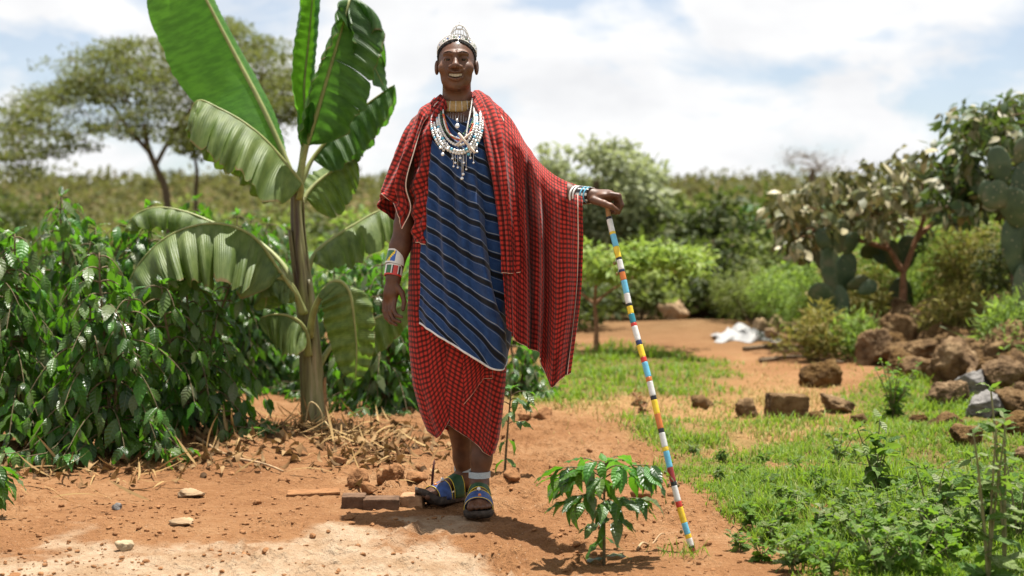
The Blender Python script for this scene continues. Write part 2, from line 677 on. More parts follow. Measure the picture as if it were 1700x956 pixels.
def surface_nets(fn, lo, hi, h):
    lo, hi = np.asarray(lo, float), np.asarray(hi, float)
    n = np.ceil((hi - lo) / h).astype(int) + 1
    ax = [lo[i] + h * np.arange(n[i]) for i in range(3)]
    P = np.stack(np.meshgrid(*ax, indexing='ij'), -1)
    d = fn(P.reshape(-1, 3)).reshape(n)
    s = d < 0
    cnt = np.zeros(n - 1)
    acc = np.zeros(tuple(n - 1) + (3,))
    cor = [(i, j, k) for i in (0, 1) for j in (0, 1) for k in (0, 1)]

    def sub(A, c):
        return A[c[0]:A.shape[0] - 1 + c[0], c[1]:A.shape[1] - 1 + c[1], c[2]:A.shape[2] - 1 + c[2]]
    for c in cor:
        for x in range(3):
            if c[x] == 0:
                e = list(c)
                e[x] = 1
                da, db = sub(d, c), sub(d, e)
                cr_ = (da < 0) != (db < 0)
                tt = np.where(cr_, da / np.where(cr_, da - db, 1), 0)
                for y in range(3):
                    acc[..., y] += np.where(cr_, c[y] + (tt if y == x else 0), 0)
                cnt += cr_
    act = cnt > 0
    ids = -np.ones(act.shape, dtype=int)
    ids[act] = np.arange(act.sum())
    base = np.stack(np.meshgrid(*[np.arange(k) for k in act.shape], indexing='ij'), -1)
    V = (lo + h * (base + acc / np.maximum(cnt, 1)[..., None]))[act]
    F = []
    for x in range(3):
        y, z = (x + 1) % 3, (x + 2) % 3
        sl = [slice(None)] * 3
        sl2 = [slice(None)] * 3
        sl[x] = slice(0, -1)
        sl2[x] = slice(1, None)
        A, B = s[tuple(sl)], s[tuple(sl2)]
        ed = np.argwhere(A != B)
        ed = ed[(ed[:, y] > 0) & (ed[:, z] > 0) & (ed[:, y] < n[y] - 1) & (ed[:, z] < n[z] - 1)]
        flip = s[tuple(ed.T)]
        q = []
        for oy, oz in ((1, 1), (0, 1), (0, 0), (1, 0)):
            c = ed.copy()
            c[:, y] -= oy
            c[:, z] -= oz
            q.append(ids[tuple(c.T)])
        q = np.stack(q, -1)
        q[~flip] = q[~flip][:, ::-1]
        F.append(q)
    F = np.concatenate(F)
    return V, F[(F >= 0).all(1)]


man_base = np.array([D(765, 500)[0], YP, gz1(D(765, 500)[0], YP)])
man = Thing('person', man_base, 'smiling person in red checked shawl and blue striped robe, beaded jewellery, hand on a stick', 'person')

# ---- skin and cloth materials
m, t, p, out = new_mat('skin')
tcn = nd(t, 'ShaderNodeTexCoord')
ns = nd(t, 'ShaderNodeTexNoise', inp={'Scale': 22.0, 'Detail': 6.0})
lk(t, tcn, 'Object', ns, 'Vector')
rp = ramp(t, [(0.075, 0.031, 0.015), (0.130, 0.057, 0.029)], [0.35, 0.7])
lk(t, ns, 0, rp, 0)
lk(t, rp, 0, p, 'Base Color')
nb = nd(t, 'ShaderNodeTexNoise', inp={'Scale': 260.0, 'Detail': 3.0})
lk(t, tcn, 'Object', nb, 'Vector')
b = nd(t, 'ShaderNodeBump', inp={'Strength': 0.25, 'Distance': 0.002})
lk(t, nb, 0, b, 'Height')
lk(t, b, 0, p, 'Normal')
p.inputs['Roughness'].default_value = 0.5
p.inputs['Specular IOR Level'].default_value = 0.36
p.inputs['Subsurface Weight'].default_value = 0.08
p.inputs['Subsurface Radius'].default_value = (0.01, 0.004, 0.002)
SKIN = m
HAIR = simple('cropped_hair', (0.012, 0.010, 0.009), 0.8, 0.4, 200, 0.25, 0.6, 400)
m, t, p, out = new_mat('lip')
p.inputs['Base Color'].default_value = (0.10, 0.038, 0.030, 1)
p.inputs['Roughness'].default_value = 0.4
LIP = m


def stripes_lines(t, x, period, width, soft=0.12):
    """1 inside lines of the given width (share of period) along x"""
    f = math_n(t, 'FRACT', math_n(t, 'MULTIPLY', x, vb=1.0 / period))
    d = math_n(t, 'ABSOLUTE', math_n(t, 'SUBTRACT', f, vb=0.5))
    n = nd(t, 'ShaderNodeMapRange', interpolation_type='SMOOTHSTEP')
    n.inputs['From Min'].default_value = width / 2 + soft / 2
    n.inputs['From Max'].default_value = width / 2 - soft / 2
    t.links.new(d, n.inputs['Value'])
    return n.outputs[0]


def cloth_bump(t, p, uvn, strength=0.35):
    tcn = nd(t, 'ShaderNodeTexCoord')
    n = nd(t, 'ShaderNodeTexNoise', inp={'Scale': 55.0, 'Detail': 5.0, 'Roughness': 0.6})
    lk(t, tcn, 'Object', n, 'Vector')
    n2 = nd(t, 'ShaderNodeTexNoise', inp={'Scale': 14.0, 'Detail': 3.0, 'Roughness': 0.5, 'Distortion': 0.6})
    lk(t, tcn, 'Object', n2, 'Vector')
    h = math_n(t, 'ADD', math_n(t, 'MULTIPLY', n.outputs[0], vb=0.25), n2.outputs[0])
    b = nd(t, 'ShaderNodeBump', inp={'Strength': strength, 'Distance': 0.012})
    t.links.new(h, b.inputs['Height'])
    lk(t, b, 0, p, 'Normal')
    p.inputs['Roughness'].default_value = 0.85
    p.inputs['Specular IOR Level'].default_value = 0.15
    p.inputs['Sheen Weight'].default_value = 0.15
    p.inputs['Sheen Roughness'].default_value = 0.5


def thin_cloth(t, p, out, colsock, fac=0.14):
    tr = nd(t, 'ShaderNodeBsdfTranslucent')
    t.links.new(colsock, tr.inputs['Color'])
    mx = nd(t, 'ShaderNodeMixShader', inp={0: fac})
    lk(t, p, 0, mx, 1)
    lk(t, tr, 0, mx, 2)
    lk(t, mx, 0, out, 0)


m, t, p, out = new_mat('red_check_cloth')
uvn = nd(t, 'ShaderNodeUVMap')
wn = nd(t, 'ShaderNodeTexNoise', inp={'Scale': 9.0, 'Detail': 2.0})
lk(t, uvn, 0, wn, 'Vector')
sep = nd(t, 'ShaderNodeSeparateXYZ')
lk(t, uvn, 0, sep, 0)
wob = math_n(t, 'MULTIPLY', math_n(t, 'SUBTRACT', wn.outputs[0], vb=0.5), vb=0.012)
su = stripes_lines(t, math_n(t, 'ADD', sep.outputs[0], wob), 0.0188, 0.44, 0.18)
sv = stripes_lines(t, math_n(t, 'ADD', sep.outputs[1], wob), 0.0188, 0.44, 0.18)
red = (0.46, 0.028, 0.020)
c1 = mix_c(t, su, red, (0.135, 0.014, 0.012))
c2 = mix_c(t, sv, (1, 1, 1), (0.24, 0.20, 0.20))
mm = nd(t, 'ShaderNodeMix', data_type='RGBA', blend_type='MULTIPLY')
mm.inputs[0].default_value = 1.0
t.links.new(c1, mm.inputs[6])
t.links.new(c2, mm.inputs[7])
fade = nd(t, 'ShaderNodeTexNoise', inp={'Scale': 3.0, 'Detail': 3.0})
lk(t, uvn, 0, fade, 'Vector')
cl = mix_c(t, math_n(t, 'MULTIPLY', fade.outputs[0], vb=0.12), mm.outputs[2], (0.5, 0.12, 0.08))
t.links.new(cl, p.inputs['Base Color'])
cloth_bump(t, p, uvn)
thin_cloth(t, p, out, cl, 0.10)
RED = m

m, t, p, out = new_mat('blue_stripe_cloth')
uvn = nd(t, 'ShaderNodeUVMap')
sep = nd(t, 'ShaderNodeSeparateXYZ')
lk(t, uvn, 0, sep, 0)
v = sep.outputs[1]
band = stripes_lines(t, v, 0.066, 0.27, 0.06)
l1 = stripes_lines(t, math_n(t, 'ADD', v, vb=0.066 * 0.19), 0.066, 0.045, 0.03)
l2 = stripes_lines(t, math_n(t, 'ADD', v, vb=-0.066 * 0.185), 0.066, 0.02, 0.02)
fn = nd(t, 'ShaderNodeTexNoise', inp={'Scale': 40.0, 'Detail': 4.0})
lk(t, uvn, 0, fn, 'Vector')
bl = ramp(t, [(0.011, 0.034, 0.108), (0.022, 0.060, 0.172)], [0.3, 0.7])
lk(t, fn, 0, bl, 0)
c = mix_c(t, band, bl.outputs[0], (0.007, 0.009, 0.014))
c = mix_c(t, math_n(t, 'MULTIPLY', l1, vb=0.75), c, (0.30, 0.34, 0.38))
c = mix_c(t, math_n(t, 'MULTIPLY', l2, vb=0.5), c, (0.30, 0.36, 0.44))
t.links.new(c, p.inputs['Base Color'])
cloth_bump(t, p, uvn)
thin_cloth(t, p, out, c, 0.06)
BLUE = m
HEM = simple('pale_hem_thread', (0.62, 0.50, 0.42), 0.8, 0.1, 90)

# ---- body: head, neck, arms, hands, legs and feet as one figure
HC = D(758, 107)                      # head centre, between the ears
HT = R(7)                            # chin a little raised


def hl(p):
    q = p - HC
    c, s = math.cos(HT), math.sin(HT)
    return np.stack([q[:, 0], c * q[:, 1] - s * q[:, 2], s * q[:, 1] + c * q[:, 2]], -1)


def hw(q):
    q = np.asarray(q, float)
    c, s = math.cos(HT), math.sin(HT)
    return np.stack([q[..., 0], c * q[..., 1] + s * q[..., 2], -s * q[..., 1] + c * q[..., 2]], -1) + HC


def head_core(q):
    d = s_ell(q, (0, 0.022, 0.036), (0.0725, 0.094, 0.080))
    d = smin(d, s_ell(q, (0, -0.030, -0.022), (0.0635, 0.061, 0.082)), 0.03)
    d = smin(d, s_ell(q, (0, -0.034, -0.074), (0.050, 0.047, 0.038)), 0.03)
    d = smin(d, s_ell(q, (0, -0.070, -0.100), (0.020, 0.015, 0.016)), 0.022)
    return d


def head(p):
    q = hl(p)
    d = head_core(q)
    ax = np.abs(q[:, 0])
    qa = np.stack([ax, q[:, 1], q[:, 2]], -1)
    d = smin(d, s_cap(qa, (0.008, -0.089, 0.021), (0.040, -0.074, 0.024), 0.0105, 0.008), 0.016)     # brow
    d = smin(d, s_ell(qa, (0.045, -0.062, -0.030), (0.024, 0.023, 0.021)), 0.018)                   # cheek
    d = smax(d, -s_ell(qa, (0.030, -0.098, 0.001), (0.018, 0.022, 0.0125)), 0.012)                  # eye socket
    lid = s_ell(qa, (0.0305, -0.0715, 0.002), (0.0165, 0.0135, 0.0135))
    slit = np.abs(q[:, 2] + 0.0012 + 18 * (ax - 0.0305) ** 2) - 0.0028
    d = smin(d, smax(lid, -slit, 0.002), 0.003)
    d = smin(d, s_cap(q, (0, -0.084, 0.012), (0, -0.105, -0.026), 0.0075, 0.0115), 0.010)           # nose
    d = smin(d, s_ell(q, (0, -0.107, -0.031), (0.0150, 0.013, 0.0115)), 0.008)
    d = smin(d, s_ell(qa, (0.0175, -0.097, -0.034), (0.0115, 0.013, 0.0095)), 0.006)
    d = smax(d, -s_ell(qa, (0.0085, -0.101, -0.0445), (0.005, 0.007, 0.004)), 0.003)
    zc = q[:, 2] - 11.0 * q[:, 0] ** 2                                                               # mouth line rises at its corners
    qm = np.stack([q[:, 0], q[:, 1], zc], -1)
    d = smin(d, s_ell(qm, (0, -0.078, -0.062), (0.038, 0.020, 0.022)), 0.014)
    d = smin(d, s_ell(qm, (0, -0.093, -0.0540), (0.032, 0.010, 0.0060)), 0.006)
    d = smin(d, s_ell(qm, (0, -0.092, -0.0805), (0.029, 0.010, 0.0072)), 0.006)
    d = smax(d, -s_ell(qm, (0, -0.098, -0.0670), (0.0325, 0.022, 0.0086)), 0.003)
    ear = s_ell(qa, (0.0770, 0.012, -0.010), (0.0092, 0.0185, 0.029))
    ear = smax(ear, -s_ell(qa, (0.088, -0.004, -0.006), (0.007, 0.011, 0.020)), 0.005)
    d = smin(d, ear, 0.008)
    n0, n1_ = np.array([0, 0.022, -0.075]), np.array([0, 0.050, -0.215])
    d = smin(d, s_cap(q, n0, n1_, 0.0545, 0.060), 0.022)
    d = smin(d, s_ell(q, (0, 0.060, -0.300), (0.135, 0.075, 0.055)), 0.03)
    return d


bodyV, bodyF, bodyM = Bag(), None, []
V, F = surface_nets(head, HC + (-0.16, -0.15, -0.31), HC + (0.16, 0.15, 0.145), 0.0032)
bodyV.add(V, F)
HEADV = V
qh = hl(V)


# torso
def torso(p):
    c = lambda px, py, dy=0: D(px, py, dy)
    d = s_ell(p, c(762, 250, 0.02), (0.165, 0.095, 0.20))
    d = smin(d, s_ell(p, c(763, 400, 0.0), (0.135, 0.085, 0.22)), 0.08)
    d = smin(d, s_ell(p, c(765, 480, 0.02), (0.150, 0.095, 0.13)), 0.06)
    for a, b, ra, rb in (((700, 212, 0.02), (672, 360, 0.02), 0.050, 0.040), ((826, 214, 0.02), (900, 312, -0.11), 0.048, 0.036)):
        d = smin(d, s_cap(p, c(*a), c(*b), ra, rb), 0.05)
    for a, b, ra, rb in (((745, 500, 0.02), (762, 660, 0.08), 0.075, 0.055), ((790, 500, 0.0), (803, 655, -0.01), 0.075, 0.055)):
        d = smin(d, s_cap(p, c(*a), c(*b), ra, rb), 0.05)
    return d


V, F = surface_nets(torso, D(650, 690, -0.3) - (0.02, 0.05, 0), D(945, 170, 0.25), 0.0135)
bodyV.add(V, F)


# right arm hanging at the photograph's left
def chain(p, pts, k=0.02):
    d = None
    for (a, ra), (b, rb) in zip(pts[:-1], pts[1:]):
        s = s_cap(p, a, b, ra, rb)
        d = s if d is None else smin(d, s, k)
    return d


def arm_hang(p):
    c = lambda px, py, dy=0: D(px, py, dy)
    d = chain(p, [(c(680, 330, 0.02), 0.042), (c(672, 372, 0.0), 0.039), (c(664, 410, -0.02), 0.0385), (c(653, 462, -0.05), 0.0275)], 0.02)
    w = c(653, 460, -0.05)
    k = lambda px, py, dy=0: c(px, py, dy - 0.06)
    d = smin(d, s_cap(p, w, k(650, 486, 0), 0.025, 0.024), 0.018)
    d = smin(d, s_ell(p, k(649, 486), (0.029, 0.017, 0.038)), 0.015)
    fing = [[(640, 496, .012), (637, 512, .010), (641, 527, .0), (649, 536, -.008)],
            [(645, 499, .004), (642, 517, .0), (648, 533, -.012), (658, 539, -.020)],
            [(650, 500, -.004), (648, 517, -.012), (654, 530, -.026), (664, 534, -.036)],
            [(655, 498, -.010), (653, 513, -.024), (658, 523, -.040), (667, 526, -.050)]]
    fd = None
    for f in fing:
        s = chain(p, [(k(*f[0]), 0.0105), (k(*f[1]), 0.0092), (k(*f[2]), 0.0080), (k(*f[3]), 0.0066)], 0.004)
        fd = s if fd is None else smin(fd, s, 0.0015)
    d = smin(d, fd, 0.010)
    th = chain(p, [(k(657, 472, -.004), 0.0125), (k(667, 486, -.016), 0.0110), (k(671, 501, -.024), 0.0090), (k(669, 514, -.030), 0.0072)], 0.006)
    return smin(d, th, 0.006)


V, F = surface_nets(arm_hang, D(630, 545, -0.16) - (0, 0.03, 0), D(700, 300, 0.1), 0.0034)
bodyV.add(V, F)


# left arm on the stick
def arm_out(p):
    c = lambda px, py, dy=0: D(px, py, dy)
    d = chain(p, [(c(915, 318, -0.20), 0.040), (c(940, 321, -0.27), 0.036), (c(972, 325, -0.345), 0.0265), (c(982, 325, -0.36), 0.0255)], 0.02)
    d = smin(d, s_cap(p, c(980, 325, -0.36), c(1008, 326, -0.375), 0.0235, 0.024), 0.015)
    d = smin(d, s_ell(p, c(1003, 325, -0.375), (0.038, 0.040, 0.0175)), 0.015)
    # four fingers side by side in depth, bent down over the far side of the stick
    fd = None
    for i, (dy, L) in enumerate(((-0.030, 1.0), (-0.009, 1.06), (0.012, 1.0), (0.032, 0.86))):
        b = -0.375 + dy
        f = [(c(1014, 323, b), 0.0112), (c(1027 - i, 325 + i, b - 0.004), 0.0100), (c(1032 - 3.2 * i, 340, b - 0.004), 0.0086), (c(1027 - 5 * i, 340 + 13 * L, b), 0.0070)]
        s = chain(p, f, 0.005)
        fd = s if fd is None else smin(fd, s, 0.0016)
    d = smin(d, fd, 0.010)
    th = chain(p, [(c(985, 332, -0.395), 0.0145), (c(1003, 338, -0.418), 0.0125), (c(1014, 342, -0.428), 0.0102), (c(1025, 349, -0.424), 0.0078)], 0.006)
    return smin(d, th, 0.010)


V, F = surface_nets(arm_out, D(944, 365, -0.47), D(1042, 296, -0.14) + (0.015, 0.03, 0.02), 0.0034)
bodyV.add(V, F)
# the two legs and feet
FR = GP(797, 842)
BK = GP(757, 822)
FR_Z, BK_Z = FR[2] + 0.026, BK[2] + 0.026


def leg_front(p):
    an = np.array([D(796, 800)[0], 5.53, FR_Z + 0.085])
    d = chain(p, [(D(803, 640, 0.0), 0.056), (D(803, 700, 0.02), 0.052), (D(799, 760, 0.01), 0.038), (an, 0.036)], 0.03)
    heel = np.array([an[0], 5.56, FR_Z + 0.035])
    ball_ = np.array([an[0] + 0.004, 5.40, FR_Z + 0.026])
    d = smin(d, s_ell(p, heel, (0.032, 0.040, 0.036)), 0.02)
    d = smin(d, s_cap(p, an + (0, -0.02, -0.02), ball_ + (0, 0, 0.006), 0.034, 0.026), 0.03)
    d = smin(d, s_ell(p, ball_, (0.043, 0.045, 0.022)), 0.02)
    for i, (x, l, r) in enumerate(((-0.030, 0.050, 0.0135), (-0.010, 0.050, 0.0098), (0.007, 0.044, 0.0094), (0.021, 0.036, 0.0090), (0.033, 0.025, 0.0085))):
        a = ball_ + (x, -0.02, 0.002)
        d = smin(d, s_cap(p, a, a + (x * 0.15, -l, -0.010), r * 1.05, r), 0.006)
    return d


V, F = surface_nets(leg_front, np.array([FR[0] - 0.075, 5.28, FR_Z - 0.01]), np.array([FR[0] + 0.085, 5.63, 0.55]), 0.0045)
bodyV.add(V, F)
TW = R(50)                             # the rear foot is turned outwards


def leg_back(p):
    an = np.array([D(771, 785, 0.2)[0], 5.74, BK_Z + 0.085])
    d = chain(p, [(D(757, 640, 0.10), 0.056), (D(762, 700, 0.14), 0.050), (D(769, 760, 0.19), 0.036), (an, 0.034)], 0.03)
    q = p - an
    c, s = math.cos(TW), math.sin(TW)
    q = np.stack([c * q[:, 0] - s * q[:, 1], s * q[:, 0] + c * q[:, 1], q[:, 2]], -1)   # foot points along -y here
    zf = -0.085
    d2 = s_ell(q, (0, 0.035, zf + 0.035), (0.032, 0.040, 0.036))
    d2 = smin(d2, s_cap(q, (0, -0.02, -0.02), (0, -0.14, zf + 0.032), 0.034, 0.026), 0.03)
    d2 = smin(d2, s_ell(q, (0, -0.14, zf + 0.026), (0.043, 0.045, 0.022)), 0.02)
    for x, l, r in ((0.030, 0.050, 0.0135), (0.010, 0.050, 0.0098), (-0.007, 0.044, 0.0094), (-0.021, 0.036, 0.0090), (-0.033, 0.025, 0.0085)):
        a = np.array([x, -0.16, zf + 0.028])
        d2 = smin(d2, s_cap(q, a, a + (x * 0.15, -l, -0.008), r * 1.05, r), 0.006)
    return smin(d, d2, 0.02)


V, F = surface_nets(leg_back, np.array([BK[0] - 0.23, 5.50, BK_Z - 0.01]), np.array([BK[0] + 0.12, 5.84, 0.55]), 0.0045)
bodyV.add(V, F)
V, F, _ = bodyV.get()
body = man.part('body', V, F, SKIN)


# hair: cropped cap following the skull
def hair(p):
    q = hl(p)
    d = head_core(q) - 0.0035
    line = q[:, 2] - (0.062 - 0.55 * (q[:, 1] + 0.055)) + 0.0 * q[:, 0]
    side = q[:, 2] - np.where(q[:, 1] < 0.0, 0.062 - 0.9 * (q[:, 1] + 0.055), 0.0125 - 0.9 * q[:, 1])
    cut = np.maximum(-side, -(q[:, 1] + 0.060 + 0.2 * np.abs(q[:, 0])))
    cut = np.maximum(cut, -(q[:, 2] + 0.06))
    return smax(d, cut, 0.004)


V, F = surface_nets(hair, HC + (-0.09, -0.12, -0.09), HC + (0.09, 0.14, 0.14), 0.0035)
V = V + 0.0012 * rng.normal(size=V.shape)
man.part('hair', V, F, HAIR)
# eyes
WHITE_EYE = simple('eye_white_shaded', (0.20, 0.165, 0.13), 0.25, 0.05)  # whites toned down so the colour holds the sockets' shade
IRIS = simple('eye_iris', (0.018, 0.010, 0.006), 0.15, 0.2)
for sx in (-1, 1):
    V, F = ball((0, 0, 0), 0.0122, 3)
    mi = ((V[F].mean(1)[:, 1]) < -0.0085).astype(int)
    man.part('eye', hw(V + np.array([sx * 0.0305, -0.0715, 0.002])), F, [WHITE_EYE, IRIS], mi=mi)
for sx in (-1, 1):
    L = catmull(np.array([hw(np.array([sx * x_, y_, z_])) for x_, y_, z_ in ((.013, -.0965, .0235), (.026, -.0938, .0280), (.043, -.0802, .0268), (.050, -.0710, .0225))]), 14)
    man.part('eyebrow', *tube(L, np.array([0.0012, .0018, .0022, .0024, .0025, .0025, .0024, .0023, .0021, .0019, .0016, .0013, .0010, .0007]), 6, flat=.7), HAIR)
# teeth: two rows of single teeth
TOOTH = simple('tooth', (0.52, 0.44, 0.31), 0.3, 0.08)
Bg = Bag()
for k in range(-6, 7):
    w = [0.0058, 0.0052, 0.0052, 0.0050, 0.0048, 0.0046, 0.0044][abs(k)]
    x = k * 0.0056
    V, F = ball((0, 0, 0), 1.0, 2)
    V = np.sign(V) * np.abs(V) ** 0.6 * np.array([w * 0.52, 0.003, 0.0072])
    Bg.add(hw(V + np.array([x, -0.0885 + 9 * x * x, -0.0635 + 11 * x * x])), F)
V, F, _ = Bg.get()
man.part('teeth', V, F, TOOTH)
# ------------------------------------------------------------------ clothes
def cloth(name, S, uvs, mat, thick=0.004, hems=(), hem_r=0.0022, label=None, parent=None, closed=False):
    """S nv x nu x 3 world; hems: index slices along which a pale hem thread runs"""
    nv, nu = S.shape[:2]
    o = man.part(name, S.reshape(-1, 3), grid_faces(nu, nv, closed), mat, uv=uvs.reshape(-1, 2), thick=thick, label=label, parent=parent)
    for h in hems:
        L = h(S)
        V, F = tube(L, hem_r, 6)
        man.part('hem', V, F, HEM, parent=o)
    return o


def arc_uv(S, rot=0.0, off=(0, 0), skew=0.0):
    du = np.linalg.norm(np.diff(S, axis=1), axis=-1)
    dv = np.linalg.norm(np.diff(S, axis=0), axis=-1)
    u = np.concatenate([[0], np.cumsum(du.mean(0))])
    v = np.concatenate([[0], np.cumsum(dv.mean(1))])
    U, Vv = np.meshgrid(u, v)
    c, s = math.cos(rot), math.sin(rot)
    return np.stack([c * U - s * Vv + off[0] + skew * Vv, s * U + c * Vv + off[1]], -1)


def normals(S):
    a = np.gradient(S, axis=1)
    b = np.gradient(S, axis=0)
    return norm(np.cross(a, b))


def PXY(S):
    return pix(S[..., 0], S[..., 1], S[..., 2])


def ridge(px, py, line, wid, amp):
    """a fold along a polyline of (px, py, depth share)"""
    line = np.array(line, float)
    x = np.interp(py, line[:, 1], line[:, 0])
    k = np.interp(py, line[:, 1], line[:, 2]) if line.shape[1] > 2 else 1.0
    inside = sstep(line[0, 1] - 25, line[0, 1] + 10, py) * sstep(line[-1, 1] + 30, line[-1, 1] - 5, py)
    return amp * k * inside * np.exp(-((px - x) / wid) ** 2)


def net(rows):
    return np.array([[D(*c) for c in r] for r in rows])


# --- under-wrap: closed tube from the chest to the knees, its hem slanting
def wrap(phis, py_top, hem_fn, grow, nv, fold_seed, fold_amp=1.0):
    pys = np.array([200, 235, 300, 380, 450, 520, 580, 640, 690, 730, 765])
    lx = np.array([724, 714, 701, 690, 684, 682, 684, 690, 703, 719, 738])
    rx = np.array([800, 812, 835, 842, 844, 844, 842, 838, 833, 827, 816])
    dp = np.array([.085, .10, .115, .12, .125, .13, .13, .125, .115, .10, .088])
    out = np.zeros((nv, len(phis), 3))
    for j, ph in enumerate(phis):
        hem = hem_fn(ph)
        py = np.linspace(py_top, hem, nv)
        L, Rr, dd = np.interp(py, pys, lx), np.interp(py, pys, rx), np.interp(py, pys, dp)
        cx, hxx = (L + Rr) / 2, (Rr - L) / 2
        down = sstep(420, 760, py)
        fo = fold_amp * down * (0.045 * np.sin(5 * ph + py * 0.010 + fold_seed) + 0.035 * np.sin(9 * ph - py * 0.013 + 1.7 * fold_seed) + 0.02 * np.sin(14 * ph + py * 0.02))
        fo = fo * (0.35 + 0.65 * (math.sin(ph) > 0) * abs(math.sin(ph)))
        k = 1 + grow + fo
        cph, sph = math.cos(ph), math.sin(ph)
        ce, se = np.sign(cph) * abs(cph) ** 0.9, np.sign(sph) * abs(sph) ** 0.9
        x = cx + hxx * ce * (1 + grow + 0.35 * fo)
        y = -dd * se * k
        for i in range(nv):
            out[i, j] = D(x[i], py[i], 0.02 + y[i]) if True else 0
    return out


def hem_in(ph):
    x = math.cos(ph)
    if math.sin(ph) >= 0:
        return np.interp(x, [-1, -0.35, 0.1, 0.55, 0.9, 1], [700, 706, 728, 750, 757, 752])
    return np.interp(x, [-1, 1], [700, 752])


phis = np.linspace(0, 2 * np.pi, 160, endpoint=False)
S = wrap(phis, 215, hem_in, 0.0, 120, 0.4, 1.7)
uv = arc_uv(S, R(12))
wrapped = cloth('red_wrap', S, uv, RED, hems=[lambda s: np.concatenate([s[-1, :80]])], closed=True, hem_r=0.0016)


def hem_out(ph):
    x = math.cos(ph)
    if math.sin(ph) >= 0:
        return np.interp(x, [-1, -0.82, -0.6, -0.25, -0.02, 0.2, 0.45], [716, 727, 722, 692, 676, 655, 628])
    return np.interp(x, [-1, 1], [716, 690])


phis = np.linspace(R(50), R(230), 110)
S = wrap(phis, 330, hem_out, 0.06, 110, 2.2, 1.9)
# the free edge ripples
cloth('red_wrap_flap', S, arc_uv(S, R(-6)), RED, hems=[lambda s: s[-1], lambda s: s[40:, 0]], hem_r=0.0016)

# --- blue robe
rows = [[(716, 188, -.03), (731, 184, -.06), (748, 196, -.085), (764, 204, -.095), (780, 198, -.095), (798, 188, -.075), (818, 196, 0.0), (812, 196, .08)],
        [(712, 240, -.098), (728, 242, -.125), (744, 245, -.142), (762, 248, -.150), (784, 248, -.148), (808, 246, -.12), (832, 246, -.01), (824, 246, .11)],
        [(706, 330, -.105), (722, 331, -.138), (742, 332, -.158), (764, 333, -.168), (790, 333, -.165), (818, 332, -.13), (842, 331, -.01), (830, 331, .12)],
        [(701, 420, -.105), (718, 422, -.142), (740, 424, -.166), (764, 426, -.178), (793, 427, -.175), (823, 426, -.14), (848, 424, -.01), (834, 424, .13)],
        [(697, 485, -.105), (715, 492, -.145), (738, 499, -.170), (764, 507, -.182), (796, 515, -.178), (828, 518, -.14), (850, 508, -.01), (834, 508, .13)],
        [(695, 536, -.105), (712, 546, -.146), (736, 562, -.170), (764, 580, -.180), (797, 600, -.172), (823, 613, -.125), (845, 598, -.01), (828, 590, .12)]]
S = patch(net(rows), 150, 150)
px, py = PXY(S)
N = normals(S)
sg = -1 if N[75, 60, 1] > 0 else 1
f = 0
for line, w, a in (([(778, 250, .3), (786, 330, .8), (796, 430, 1), (815, 540, 1.0), (826, 600, .6)], 8, .030),
                   ([(797, 255, .4), (812, 330, .8), (828, 420, 1), (838, 480, .8)], 7, .020),
                   ([(741, 240, .6), (738, 330, .8), (744, 430, .9), (752, 540, .5)], 8, .016),
                   ([(757, 240, .6), (766, 330, 1), (772, 420, .6), (776, 500, .4)], 6, .014),
                   ([(722, 250, .6), (718, 340, 1), (716, 430, .7)], 6, .010),
                   ([(806, 460, .3), (822, 520, 1), (834, 585, .8)], 6, .018)):
    f = f + ridge(px, py, line, w, a)
f = f - ridge(px, py, [(804, 300, .4), (812, 400, 1), (826, 520, .8)], 6, .014) - ridge(px, py, [(750, 300, .6), (757, 420, .8), (764, 540, .5)], 7, .010)
f = f + 0.004 * fbm(np.stack([px * 0.05, py * 0.016, 0 * px], -1), 3, 77)
f = f * np.linspace(1, 0, 150)[None, :].clip(0, 1) ** 0.2
f = f * 1.9 + 0.006 * np.sin(py * .075 - px * .06 + 2 * np.sin(px * .05)) * sstep(470, 560, py)
S = S + N * (sg * f)[..., None]
uv = arc_uv(S)
# stripes slope down to the right
uv = np.stack([uv[..., 0], uv[..., 1] - 0.50 * uv[..., 0] + 0.004 * fbm(np.stack([uv[..., 0] * 9, uv[..., 1] * 9, 0 * px], -1), 2, 5)], -1)
robe = man.part('blue_robe', S.reshape(-1, 3), grid_faces(150, 150), BLUE, uv=uv.reshape(-1, 2), thick=0.004)
V, F = tube(S[-1] + np.array([0, -0.002, 0]), 0.0042, 6)
WHITE_HEM = simple('white_hem_band', (0.68, 0.66, 0.66), 0.8, 0.08, 60)
man.part('hem', V, F, WHITE_HEM, parent=robe)

# --- red shawl, cape behind the back
rows = [[(722, 172, .05), (740, 158, .085), (762, 152, .095), (782, 152, .085), (802, 168, .05)],
        [(690, 212, .085), (730, 205, .135), (762, 203, .145), (798, 203, .135), (840, 208, .085)],
        [(684, 300, .10), (725, 300, .16), (765, 300, .17), (805, 300, .16), (862, 300, .09)],
        [(690, 430, .11), (728, 430, .17), (768, 430, .18), (812, 430, .17), (868, 430, .09)],
        [(696, 560, .11), (732, 570, .16), (772, 575, .17), (815, 570, .16), (860, 555, .09)]]
S = patch(net(rows), 90, 90)
u = np.linspace(0, 1, 90)[None, :]
vv = np.linspace(0, 1, 90)[:, None]
S[..., 1] += 0.018 * vv * np.sin(u * 40 + 2 * vv)
cape = cloth('shawl_back', S, arc_uv(S), RED)

